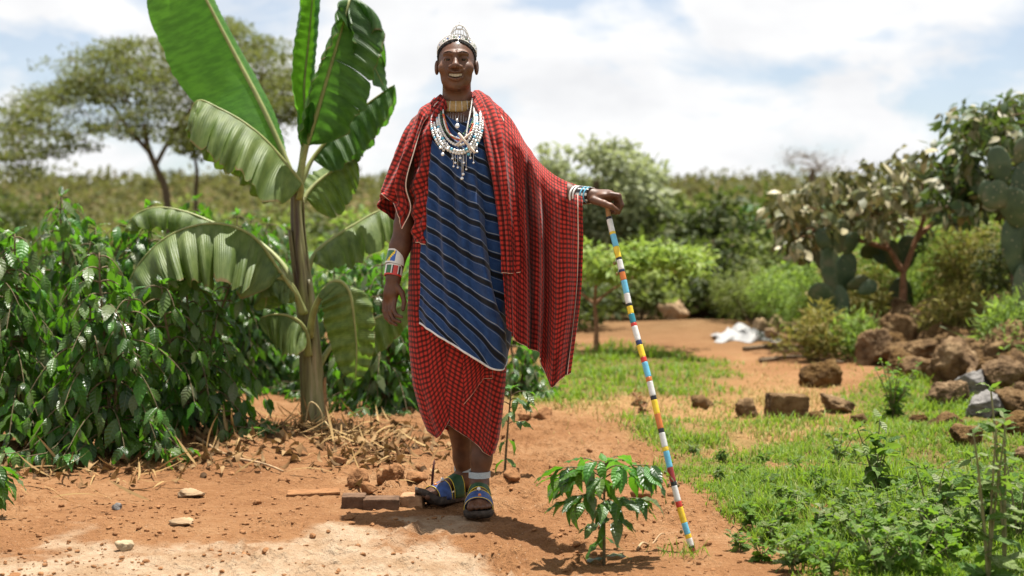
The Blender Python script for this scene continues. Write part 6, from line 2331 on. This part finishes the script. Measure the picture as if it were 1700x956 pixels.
PALE_ST = simple('pale_stone', (0.28, 0.19, 0.11), 0.9, 0.25, 20, 0.15, 0.7, 40)
rr_ = np.random.default_rng(404)


def stone(px, py, wpx, hpx, label, mat=None, group=None, name='rock', lift=0.0, rot=None, planes=11, seed=None, Y=None, cat='rock', depth=None):
    """wpx, hpx: size in photo pixels at its place"""
    r = np.random.default_rng(seed if seed is not None else rr_.integers(1 << 30))
    b0 = GP(px, py) if Y is None else ground_at(px, Y)
    k = b0[1] / FPX
    sz = np.array([wpx * k, (depth or wpx * r.uniform(.7, 1.1)) * k, hpx * k * 1.25])
    q, f = rock_mesh(r, sz, 3 if wpx < 45 else 4, planes)
    a = r.uniform(0, 6.28) if rot is None else rot
    if rot is not None:
        q = np.stack([math.cos(a) * q[:, 0] + math.sin(a) * q[:, 2], q[:, 1], -math.sin(a) * q[:, 0] + math.cos(a) * q[:, 2]], -1)
    c = b0 + np.array([0, sz[1] * .3, sz[2] * .30 + lift])
    return single(name, q + c, f, mat or STONE, b0, label, cat, group)


# the heap at the right
named = [(1492, 592, 108, 62, 'broad rounded brown rock at the left foot of the stone heap', 0), (1597, 640, 104, 92, 'largest upright brown boulder in the stone heap', 0.0), (1672, 628, 84, 90, 'tall rough boulder at the right edge of the stone heap', 0.04),
         (1628, 655, 62, 50, 'dark grey angular rock low in the stone heap', 0), (1545, 628, 70, 42, 'flat-topped rock below the largest boulder', 0), (1558, 590, 82, 60, 'brown rock behind the largest boulder', .05), (1500, 622, 64, 44, 'dark rock in front of the broad rounded one', 0),
         (1690, 690, 86, 44, 'broad low rock in front of the tall boulder at the right edge', 0), (1582, 672, 74, 40, 'low rock half hidden behind the green weed', 0), (1640, 690, 58, 42, 'squat brown rock in the grass below the grey one', 0)]
for x, y, w_, h_, lb, lf in named:
    stone(x, y, w_, h_, lb, STONE_G if 'grey' in lb else STONE, 'stones of the heap', lift=lf)


def heap_label(x, y, w_, h_):
    size = 'small' if w_ < 42 else 'middling' if w_ < 58 else 'big'
    form = 'flat' if h_ / w_ < .62 else 'blocky'
    j = int(np.argmin([(x - q[0]) ** 2 + 2 * (y - q[1]) ** 2 for q in named]))
    rel = 'left of' if x < named[j][0] - 18 else 'right of' if x > named[j][0] + 18 else 'behind' if y < named[j][1] else 'in front of'
    short = ['the broad rounded rock', 'the largest boulder', 'the tall edge boulder', 'the dark grey rock', 'the flat-topped rock', 'the rock behind the largest boulder', 'the dark low rock', 'the broad low rock', 'the rock behind the weed', 'the squat rock'][j]
    return size + ' ' + form + ' brown stone of the heap ' + rel + ' ' + short


r = np.random.default_rng(77)
for k in range(150):
    f = r.random()
    x = 1450 + 330 * f ** .9
    y0 = np.interp(x, [1450, 1520, 1600, 1700, 1800], [598, 592, 588, 580, 575])
    y1 = np.interp(x, [1450, 1520, 1600, 1700, 1800], [606, 618, 640, 690, 720])
    y = y0 - 34 * r.random() * (r.random() < .65) + (y1 - y0) * r.random()
    w_ = r.uniform(26, 72)
    hh_ = w_ * r.uniform(.5, .85)
    stone(x, y, w_, hh_, heap_label(x, y, w_, hh_), STONE, 'loose stones of the heap', lift=r.uniform(0, .10))
# stones scattered over the grass
for x, y, w_, h_, lb, kw in ((1366, 642, 62, 46, 'brown rock with a slanting top left of the green weed', dict(planes=7)), (1392, 682, 58, 30, 'low rounded rock at the left of the green weed', {}), (1241, 690, 42, 28, 'small brown rock left of the squared block', {}),
                             (1166, 674, 36, 24, 'small rounded rock on the dry grass near the stick', {}), (1352, 694, 26, 18, 'small stone right of the squared block', {}), (1610, 748, 66, 40, 'pitted brown rock alone in the grass at right', {}),
                             (1575, 716, 58, 30, 'low reddish rock in the grass before the heap', {}), (1690, 728, 78, 40, 'flat brown rock in the grass at the right edge', {}), (1430, 700, 30, 18, 'small stone under the green weed', {}), (1060, 672, 26, 16, 'small stone at the edge of the path', {}),
                             (1530, 700, 34, 20, 'small stone in the grass between weed and heap', {}), (1700, 770, 40, 26, 'stone cut by the right edge below the flat rock', {})):
    stone(x, y, w_, h_, lb, STONE, 'stones scattered in the grass', **kw)


def block(name, px, py, wpx, hpx, dpx, yaw, label, mat, cat, group=None, tilt=0.0, bev=.07, seed=0, sink=.15, rough=.02):
    """a worn squared block"""
    r = np.random.default_rng(seed)
    b0 = GP(px, py)
    k = b0[1] / FPX
    n_ = 9
    v0, f0 = ICO[4]
    q = np.sign(v0) * np.abs(v0) ** bev
    s_ = np.abs(v0).max(1, keepdims=True)
    q = v0 / s_
    q = q * (1 - .5 * bev * (np.sort(np.abs(q), 1)[:, 1:2]) ** 6)
    q = q * (1 + rough * fbm(v0 * 4 + seed, 4)[:, None])
    q = q * np.array([wpx, dpx, hpx]) * k / 2
    a, c = math.cos(tilt), math.sin(tilt)
    q = np.stack([a * q[:, 0] + c * q[:, 2], q[:, 1], -c * q[:, 0] + a * q[:, 2]], -1)
    a, c = math.cos(yaw), math.sin(yaw)
    q = np.stack([a * q[:, 0] - c * q[:, 1], c * q[:, 0] + a * q[:, 1], q[:, 2]], -1)
    return single(name, q + b0 + np.array([0, dpx * k * .4, hpx * k * (.5 - sink)]), f0, mat, b0, label, cat, group)


block('stone_block', 1309, 692, 64, 46, 46, .12, 'squared brown building stone alone in the dry grass', STONE, 'stone', tilt=.06, seed=3, rough=.05)
BRICKM = simple('dark_brick', (0.11, 0.064, 0.038), 0.9, 0.4, 24, 0.15, 0.6, 60)
BRICKL = simple('dusty_brick', (0.30, 0.17, 0.09), 0.9, 0.3, 30, 0.15, 0.6, 60)
block('brick', 586, 844, 40, 22, 40, .05, 'dark weathered brick at the left end of the row by the feet', BRICKM, 'brick', 'bricks by the feet', seed=5)
block('brick', 632, 846, 60, 21, 40, .02, 'long dark brick in the middle of the row by the feet', BRICKM, 'brick', 'bricks by the feet', seed=6)
block('brick', 684, 842, 38, 24, 40, -.06, 'dusty broken brick nearest to the raised sandal', BRICKL, 'brick', 'bricks by the feet', seed=7, rough=.04)
block('flat_slab', 518, 822, 88, 5, 44, .12, 'thin flat slab lying left of the bricks', CLOD, 'slab', seed=8, tilt=-.03, sink=.0, rough=.03)
for x, y, w_, h_, lb in ((592, 812, 36, 30, 'clod of red earth standing behind the left brick'), (652, 806, 46, 32, 'large clod of red earth behind the middle brick'), (612, 822, 30, 18, 'small clod between the bricks and the large clod'), (690, 806, 32, 20, 'pale clod behind the raised sandal'),
                         (1068, 836, 34, 30, 'crumbly clod beside the coffee sapling'), (850, 800, 30, 22, 'clod at the foot of the thin sapling'), (905, 702, 34, 22, 'clod on the path beyond the thin sapling'), (870, 706, 24, 14, 'small clod on the path'), (468, 800, 24, 10, 'low clod on the bare earth left of the slab'),
                         (560, 775, 26, 16, 'clod at the foot of the litter heap'), (600, 770, 22, 14, 'small clod right of the litter heap')):
    stone(x, y, w_, h_, lb, CLOD, 'clods of red earth', name='earth_clod', cat='clod')
stone(204, 922, 32, 20, 'small brown stone on the pale dust near the bottom edge', simple('buff_stone', (0.34, 0.26, 0.16), .9, .3, 30, .15, .7, 60), None)
stone(315, 822, 38, 13, 'low pale stone on the bare earth left of the slab', PALE_ST, None)
stone(193, 842, 18, 10, 'tiny grey stone on the bare earth', STONE_G, None)
stone(303, 888, 38, 12, 'flat pale stone set in the earth near the dust', PALE_ST, None)

# loose crumbs of earth, too many to count
r = np.random.default_rng(909)
N0 = 5200
px_ = r.uniform(-60, 1260, N0)
py_ = 690 + 300 * r.random(N0) ** .8
g_ = np.array([G(a, b_) for a, b_ in zip(px_, py_)])
gr_, _ = grass_masks(px_, py_, g_[:, 0], g_[:, 1])
dens = .35 + .65 * (fbm(g_ * 2.2, 3, 71) > 0) + .9 * np.exp(-((px_ - 620) / 110) ** 2 - ((py_ - 790) / 40) ** 2) + .5 * np.exp(-((px_ - 330) / 300) ** 2 - ((py_ - 860) / 35) ** 2)
keep = (gr_ < .3) & (r.random(N0) < dens / 1.2)
g_ = g_[keep]
tmp = [(lambda q: (q[0], q[1], np.zeros((len(q[0]), 2))))(rock_mesh(np.random.default_rng(k), (1, 1, .75), 1, 7, .1)) for k in range(5)]
sz = .004 + .015 * r.random(len(g_)) ** 3.0 + .018 * (r.random(len(g_)) < .015)
g_[:, 2] = gzs(g_[:, 0], g_[:, 1]) + sz * .15
az = r.uniform(0, 6.28, len(g_))
V, F, U = scatter(tmp, g_, np.stack([np.cos(az), np.sin(az), 0 * az], -1), np.tile([0, 0, 1.], (len(g_), 1)), sz, r.integers(0, 5, len(g_)))
o = link('earth_crumbs', make_mesh('earth_crumbs', V, F, CLOD, False), kind='stuff')
o['label'] = 'loose crumbs and pebbles of red earth on the bare ground'

# ------------------------------------------------------------------ dry litter round the banana stem
r = np.random.default_rng(515)
STRAW = leaf_mat('straw', [(0.22, 0.13, 0.05), (0.34, 0.23, 0.10), (0.15, 0.085, 0.035)], (0.3, 0.2, 0.08), 0.8, 0.1, 0.1)
DEAD = leaf_mat('dead_leaf', [(0.10, 0.052, 0.022), (0.18, 0.100, 0.042), (0.28, 0.18, 0.085), (0.07, 0.04, 0.02)], (0.2, 0.12, 0.04), 0.8, 0.1, 0.12)


def litter(name, label, n_, cx, cy, sx, sy, tm, size, mat, el=.35, zoff=.02):
    pxs, pys = r.normal(cx, sx, n_), r.normal(cy, sy, n_)
    q = np.array([G(a, b_) for a, b_ in zip(pxs, pys)])
    q[:, 2] = gzs(q[:, 0], q[:, 1]) + r.random(n_) * zoff + .004
    a_ = r.uniform(0, 6.28, n_)
    e_ = r.normal(0, el, n_)
    d = np.stack([np.cos(a_) * np.cos(e_), np.sin(a_) * np.cos(e_), np.abs(np.sin(e_))], -1)
    V, F, U = scatter(tm, q, d, np.tile([0, 0, 1.], (n_, 1)) + r.normal(0, .4, (n_, 3)), size * r.uniform(.5, 1.4, n_), r.integers(0, len(tm), n_))
    return V, F, U


T_STR = [leaf_tmpl(5, 2, .035, .3, 0, .5, 0, 0, .6), leaf_tmpl(5, 2, .05, .4, 0, -.4, 0, 1, .6)]
T_DED = [leaf_tmpl(5, 3, .45, .4, 1.2, .9, .06, 0), leaf_tmpl(5, 3, .30, .4, -1.4, -.7, .06, 1), leaf_tmpl(5, 3, .6, .5, .7, 1.3, .1, 2)]
bg = Bag()
for a in ((130, 510, 736, 55, 18, .02), (100, 610, 745, 60, 22, .02), (80, 330, 748, 60, 16, .015), (90, 120, 790, 120, 18, .012)):
    bg.add(*litter('l', '', a[0], a[1], a[2], a[3], a[4], T_STR, .20, STRAW, .3, a[5]))
V, F, U = bg.get()
o = link('dry_straw', make_mesh('dry_straw', V, F, STRAW, True, U), kind='stuff')
o['label'] = 'dry straw strewn round the foot of the banana plant'
bg = Bag()
for a in ((120, 470, 742, 85, 20, .02), (90, 330, 755, 80, 14, .012), (160, 600, 752, 60, 20, .02), (160, 110, 770, 110, 14, .01), (80, 700, 740, 60, 20, .01)):
    bg.add(*litter('l', '', a[0], a[1], a[2], a[3], a[4], T_DED, .07, DEAD, .4, a[5]))
V, F, U = bg.get()
o = link('leaf_litter', make_mesh('leaf_litter', V, F, DEAD, True, U), kind='stuff')
o['label'] = 'dead brown leaves heaped at the foot of the banana plant'
# a bent straw standing by the stem, a long dry branch, twigs
for nm, pts, rad_, lb, mt in (('long_thin_piece', [(282, 742), (340, 756), (400, 772), (470, 786)], .010, 'long dry branch lying across the litter left of the banana stem', STRAW), ('dry_stalk', [(1058, 912), (1080, 898), (1104, 886)], .005, 'short dry stalk on the earth between sapling and stick', STRAW), ('long_thin_piece', [(1235, 583), (1290, 578), (1340, 580), (1392, 586)], .022, 'thin dark strip far down the path, upper of two', BARK), ('long_thin_piece', [(1262, 600), (1320, 594), (1400, 604)], .02, 'thin dark strip far down the path, lower of two', BARK), ('twig', [(560, 705), (575, 716), (588, 735)], .004, 'thin bent twig right of the banana stem', BARK)):  # the two far pieces are thin dark strips along the ground
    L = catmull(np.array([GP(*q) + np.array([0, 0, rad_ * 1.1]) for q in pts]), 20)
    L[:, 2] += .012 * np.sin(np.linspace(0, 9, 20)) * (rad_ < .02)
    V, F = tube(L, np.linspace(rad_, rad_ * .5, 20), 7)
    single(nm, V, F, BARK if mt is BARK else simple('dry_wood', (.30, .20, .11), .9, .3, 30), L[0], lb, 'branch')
for k, (pts, lb) in enumerate((([(505, 715, 7.45), (515, 668, 7.42), (535, 690, 7.4), (528, 738, 7.4)], 'bent dry straw arching against the foot of the banana stem'), ([(562, 745, 7.3), (548, 712, 7.35), (540, 700, 7.4)], 'dry straw leaning right of the banana stem'))):
    L = catmull(np.array([W(*q) for q in pts]), 24)
    V, F = tube(L, .004, 5)
    single('dry_straw_stalk', V, F, simple('straw_stalk', (.42, .31, .15), .8, .2, 40), np.array([L[0][0], L[0][1], gz1(L[0][0], L[0][1])]), lb, 'straw')

# ------------------------------------------------------------------ far clearing: mound, bank, pale heap
b0 = GP(1165, 545)
stone(1178, 530, 84, 40, 'low bank of earth coloured dark for the shade of the forked tree', simple('shaded_earth', (.07, .035, .02), .95, .3, 10), None, name='earth_bank', Y=19.5, planes=8, cat='bank')  # the bank's dark colour carries the shade beneath the tree
stone(1118, 535, 46, 34, 'pale rounded boulder left of the dark bank', PALE_ST, None, Y=18.5)
SHEET = simple('white_sheet', (0.27, 0.265, 0.26), 0.7, 0.08, 20, 0.2)
S = np.zeros((26, 60, 3))
for i in range(26):
    for j in range(60):
        q = G(1185 + 110 * j / 59 + 5 * math.sin(i * .4), 568 - 12 * i / 25 + 2 * math.sin(j * .25))
        hgt = .03 + .12 * abs(fbm(np.array([[q[0] * 3, q[1] * 2.0, 1]]), 3, 8)[0]) * math.sin(math.pi * j / 59) + .05 * math.sin(math.pi * j / 59)
        q[2] = gz1(q[0], q[1]) + hgt * math.sin(math.pi * min(1, max(0, i / 25))) + .005
        S[i, j] = q
single('white_sheet', S.reshape(-1, 3), grid_faces(60, 26), SHEET, GP(1240, 562), 'crumpled white sheet lying on the earth far down the path', 'sheet')
for k, (x, y, w_) in enumerate(((1268, 562, 34), (1292, 560, 40), (1312, 564, 30), (1284, 568, 26), (1335, 566, 26))):
    stone(x, y, w_, w_ * .6, 'pale yellowish stone in the heap on the white sheet', PALE_ST, 'pale stones on the sheet', lift=.06)
for k, (x, y, w_) in enumerate(((1360, 578, 34), (1388, 584, 40), (1412, 588, 36), (1430, 590, 30))):
    stone(x, y, w_, w_ * .55, 'dark stone in the line along the foot of the thicket', STONE, 'stones along the thicket')

# ------------------------------------------------------------------ grass
r = np.random.default_rng(616)
GRASS = leaf_mat('grass_blade', [(0.050, 0.115, 0.010), (0.085, 0.165, 0.016), (0.13, 0.20, 0.026), (0.21, 0.21, 0.05)], (0.28, 0.44, 0.03), 0.55, 0.18, 0.34)
DRYG = leaf_mat('dry_grass_blade', [(0.30, 0.22, 0.08), (0.42, 0.31, 0.13), (0.24, 0.22, 0.06)], (0.4, 0.3, 0.1), 0.7, 0.15, 0.25)


def blades(n_, kind, hfn, xr, yr, width):
    x = r.uniform(*xr, n_)
    u = r.random(n_)
    y = 1 / (1 / yr[0] + (1 / yr[1] - 1 / yr[0]) * u)          # even in the picture
    pxs, pys = pix(x, y, 0 * x)
    g, d_ = grass_masks(pxs, pys, x, y)
    pr = g if kind == 0 else d_ * (1 - .6 * g)
    cl_ = .55 + .6 * fbm(np.stack([x * 5, y * 5, 0 * x], -1), 3, 81)
    k = (r.random(n_) < pr * cl_) & (pxs > 820) & (pxs < 2100)
    x, y = x[k], y[k]
    n2 = len(x)
    h = hfn(x, y) * r.uniform(.45, 1.25, n2) * (.7 + .5 * np.clip(fbm(np.stack([x * 2.5, y * 2.5, 0 * x], -1), 2, 83), -.6, 1))
    az = r.uniform(0, 6.28, n2)
    le = r.uniform(.15, 1.1, n2)
    z = gzs(x, y)
    b0 = np.stack([x, y, z - .004], -1)
    hd = np.stack([np.cos(az), np.sin(az), 0 * az], -1)
    sd = np.stack([-np.sin(az), np.cos(az), 0 * az], -1) * (width * r.uniform(.6, 1.3, n2))[:, None] * np.clip(y / 5, .8, 3)[:, None]
    up = np.array([0, 0, 1.])
    V = np.zeros((n2, 7, 3))
    for i, (f, w_) in enumerate(((0, 1.0), (.4, .85), (.75, .5))):
        c = b0 + up * (h * f * (1 - .25 * le * f))[:, None] + hd * (h * le * f * f)[:, None]
        V[:, 2 * i] = c - sd * w_
        V[:, 2 * i + 1] = c + sd * w_
    V[:, 6] = b0 + up * (h * (1 - .32 * le))[:, None] + hd * (h * le)[:, None]
    o_ = (np.arange(n2) * 7)[:, None]
    Q = np.concatenate([o_ + np.array([[0, 1, 3, 2]]), o_ + np.array([[2, 3, 5, 4]])])
    T_ = o_ + np.array([[4, 5, 6]])
    U = np.tile(np.array([[-1, 0], [1, 0], [-1, .4], [1, .4], [-1, .75], [1, .75], [0, 1]], float), (n2, 1))
    return V.reshape(-1, 3), [Q, T_], U


bg = Bag()
bg.add(*blades(260000, 0, lambda x, y: .06 + .055 * sstep(6.2, 5.0, y) * sstep(.8, 1.2, x), (.3, 4.2), (4.1, 9.5), .0023))
bg.add(*blades(70000, 0, lambda x, y: .10 + .03 * (x > 1.2), (.5, 2.4), (4.05, 6.2), .0024))
bg.add(*blades(50000, 0, lambda x, y: .10 + 0 * x, (.0, 3.9), (8.0, 14.5), .0026))
V, F, U = bg.get()
o = link('grass', make_mesh('grass', V, F, GRASS, True, U), kind='stuff')
o['label'] = 'short green grass along the right of the path'
V, F, U = blades(70000, 1, lambda x, y: .05 + 0 * x, (.0, 3.2), (4.6, 12.5), .0020)
o = link('dry_grass', make_mesh('dry_grass', V, F, DRYG, True, U), kind='stuff')
o['label'] = 'sparse dry yellow grass between path and stones'
# tuft by the tip of the stick
tipg = GP(1138, 930)
n2 = 60
V, F, U = scatter([leaf_tmpl(5, 2, .06, .3, 0, .6, 0, 0, .8)], tipg + r.normal(0, .035, (n2, 3)) * np.array([1.3, .8, 0]), norm(r.normal(0, .6, (n2, 3)) * np.array([1, 1, .2]) + np.array([0, 0, 1])), r.normal(0, 1, (n2, 3)), r.uniform(.03, .08, n2))
single('grass_tuft', V, F, GRASS, tipg, 'little tuft of green grass at the tip of the stick', 'grass', uv=U)

# ------------------------------------------------------------------ weeds
WEED = leaf_mat('weed_leaf', [(0.042, 0.095, 0.016), (0.080, 0.145, 0.026), (0.13, 0.18, 0.050), (0.22, 0.25, 0.13)], (0.26, 0.44, 0.04), 0.55, 0.18, 0.28, veins=.6, vein_n=6)
WEED_B = leaf_mat('weed_leaf_bright', [(0.048, 0.110, 0.012), (0.085, 0.160, 0.018), (0.12, 0.19, 0.030)], (0.24, 0.44, 0.03), 0.5, 0.2, 0.3, veins=.5, vein_n=6)
WEED_R = leaf_mat('weed_leaf_red', [(0.15, 0.06, 0.03), (0.22, 0.10, 0.045), (0.12, 0.10, 0.04)], (0.3, 0.12, 0.05), 0.6, 0.2, 0.25)
WSTEM = simple('weed_stem', (0.17, 0.16, 0.07), 0.7, 0.25, 30)
WSTEM_B = simple('weed_stem_brown', (0.20, 0.125, 0.065), 0.8, 0.3, 30)
WT = [leaf_tmpl(6, 5, .44, .4, .3, .45, .05, 0), leaf_tmpl(6, 5, .38, .42, .1, .7, .06, 3), leaf_tmpl(6, 5, .5, .38, -.1, .2, .06, 6)]
W_ME = {k: [make_mesh('weed_leaf', a, b_, mt, True, c) for a, b_, c in WT] for k, mt in (('g', WEED), ('b', WEED_B), ('r', WEED_R))}


def weed(px, py, hgt, nst, leaf, label, seed, kind='g', group='weeds in the grass', spread=.6, dens=.03, lean=0, name='weed', top_only=False, stem=None):
    r = np.random.default_rng(seed)
    b0 = GP(px, py)
    th = Thing(name, b0, label, 'weed', group)
    P_, D_, N_, S_ = [], [], [], []
    wood = Bag()
    for s in range(nst):
        az = r.uniform(0, 6.28)
        ln_ = hgt * r.uniform(.6, 1.05)
        tl = spread * r.uniform(.2, 1.0)
        q = np.linspace(0, 1, 8)
        rad = np.array([math.cos(az) + lean, math.sin(az), 0])
        C_ = b0 + rad * (ln_ * tl * q ** 1.4 * .7)[:, None] + np.array([0, 0, 1.]) * (ln_ * q * (1 - .18 * tl * q))[:, None]
        C_[0, 2] -= .02
        wood.add(*tube(C_, np.linspace(.0042, .0018, 8) * (hgt / .3) ** .6, 6))
        k = max(3, int(ln_ / dens))
        for i in range(k):
            f = (i + .8) / k
            if top_only and f < .62 and r.random() < .85:
                continue
            c = np.array([np.interp(f, q, C_[:, j]) for j in range(3)])
            for sd in (0, 1):
                a_ = i * 1.9 + sd * np.pi + r.normal(0, .3)
                P_.append(c)
                D_.append(norm([math.cos(a_), math.sin(a_), r.uniform(-.45, .75)]))
                N_.append(np.array([0, 0, 1.]) + r.normal(0, .38, 3))
                S_.append(leaf * r.uniform(.4, 1.3) * (1.05 - .45 * f))
        for i in range(3):
            a_ = r.uniform(0, 6.28)
            P_.append(C_[-1])
            D_.append(norm([math.cos(a_), math.sin(a_), .8]))
            N_.append(np.array([0, 0, 1.]) + r.normal(0, .3, 3))
            S_.append(leaf * r.uniform(.35, .6))
    th.part('stem', *wood.get()[:2], stem or WSTEM)
    P_, D_, N_, S_ = map(np.array, (P_, D_, N_, S_))
    leaf_objects(th, 'leaf', W_ME[kind], P_, D_, N_, S_, r.integers(0, 3, len(P_)))
    return th


def weed_label(x, y, k):
    tone = 'bright green' if k % 3 == 0 else 'dull green'
    ref = [(1455, 838, 'the tall broad-leaved weed'), (1392, 790, 'the narrow weed'), (1545, 905, 'the dark broad-leaved weed'), (1655, 960, 'the tallest weed'), (1152, 922, 'the tip of the stick'), (1690, 900, 'the right edge'), (1309, 692, 'the squared block')]
    j = int(np.argmin([(x - q[0]) ** 2 + 2 * (y - q[1]) ** 2 for q in ref]))
    side = 'left of' if x < ref[j][0] - 30 else 'right of' if x > ref[j][0] + 30 else 'close by'
    row = 'lowest in the frame' if y > 915 else 'in the near grass' if y > 850 else 'farther back in the grass'
    return 'low ' + tone + ' weed ' + row + ', ' + side + ' ' + ref[j][2]


weed(1482, 690, .36, 16, .075, 'bushy bright green weed in front of the stone heap', 1, 'b', None, .9, .045)
weed(1068, 690, .16, 9, .045, 'reddish dry weed at the edge of the path behind the stick', 2, 'r', None, .9, .035)
weed(1455, 838, .34, 6, .125, 'tall broad-leaved weed in the middle of the right-hand grass', 3, 'g', None, .45, .045)
weed(1392, 790, .22, 4, .075, 'narrow weed beyond the tall broad-leaved one', 4, 'g', None, .5, .04)
weed(1545, 905, .30, 6, .115, 'dark broad-leaved weed left of the tallest one', 5, 'g', None, .6, .045)
weed(1668, 962, .62, 3, .085, 'tallest leafy weed at the right edge', 6, 'g', None, .22, .055, -.25, stem=WSTEM)
weed(1640, 985, .50, 4, .09, 'leafy weed below the tallest one at the right edge', 7, 'g', None, .35, .055, stem=WSTEM)
weed(1690, 920, .34, 5, .085, 'leafy weed cut off by the right edge', 8, 'g', None, .6, .045)
weed(1625, 900, .30, 5, .11, 'grey-green weed beside the tallest one', 9, 'g', None, .6, .045)
for k, (x, y, h_, n_, lf_) in enumerate(((1250, 880, .09, 8, .065), (1285, 905, .10, 8, .065), (1330, 860, .10, 8, .07), (1340, 930, .12, 8, .07), (1400, 900, .14, 8, .075), (1370, 840, .10, 7, .06), (1440, 940, .16, 7, .085), (1500, 870, .18, 7, .08), (1500, 945, .18, 7, .085), (1580, 950, .22, 6, .09), (1580, 860, .2, 6, .08), (1280, 820, .07, 7, .05), (1230, 800, .06, 7, .045), (1320, 790, .07, 7, .05), (1200, 770, .06, 6, .045), (1270, 770, .06, 6, .045), (1420, 860, .14, 6, .07), (1650, 850, .18, 6, .07), (1690, 830, .16, 6, .07), (1150, 755, .06, 6, .04), (1110, 735, .06, 6, .04), (1540, 820, .12, 6, .06), (1230, 915, .07, 6, .05), (1460, 970, .2, 6, .09), (1380, 965, .14, 7, .08), (1600, 920, .24, 6, .09), (1700, 880, .2, 6, .09), (1310, 885, .11, 8, .07), (1365, 905, .13, 8, .075), (1425, 915, .15, 8, .08), (1265, 935, .09, 7, .06), (1470, 900, .17, 7, .085), (1535, 930, .2, 7, .09), (1350, 820, .09, 7, .055), (1300, 850, .09, 7, .06), (1460, 800, .12, 6, .065), (1510, 845, .14, 6, .07), (1620, 870, .2, 6, .08), (1560, 890, .2, 6, .085), (1660, 900, .22, 6, .09), (1390, 870, .12, 7, .07), (1315, 955, .13, 8, .075), (1520, 970, .2, 7, .09), (1240, 845, .07, 7, .05), (1195, 800, .06, 6, .045), (1420, 770, .08, 6, .05), (1660, 800, .14, 6, .06))):
    weed(x, y, h_, n_, lf_, weed_label(x, y, k), 300 + k, 'b' if k % 3 == 0 else 'g', 'low weeds in the right-hand grass', 1.0, .035)
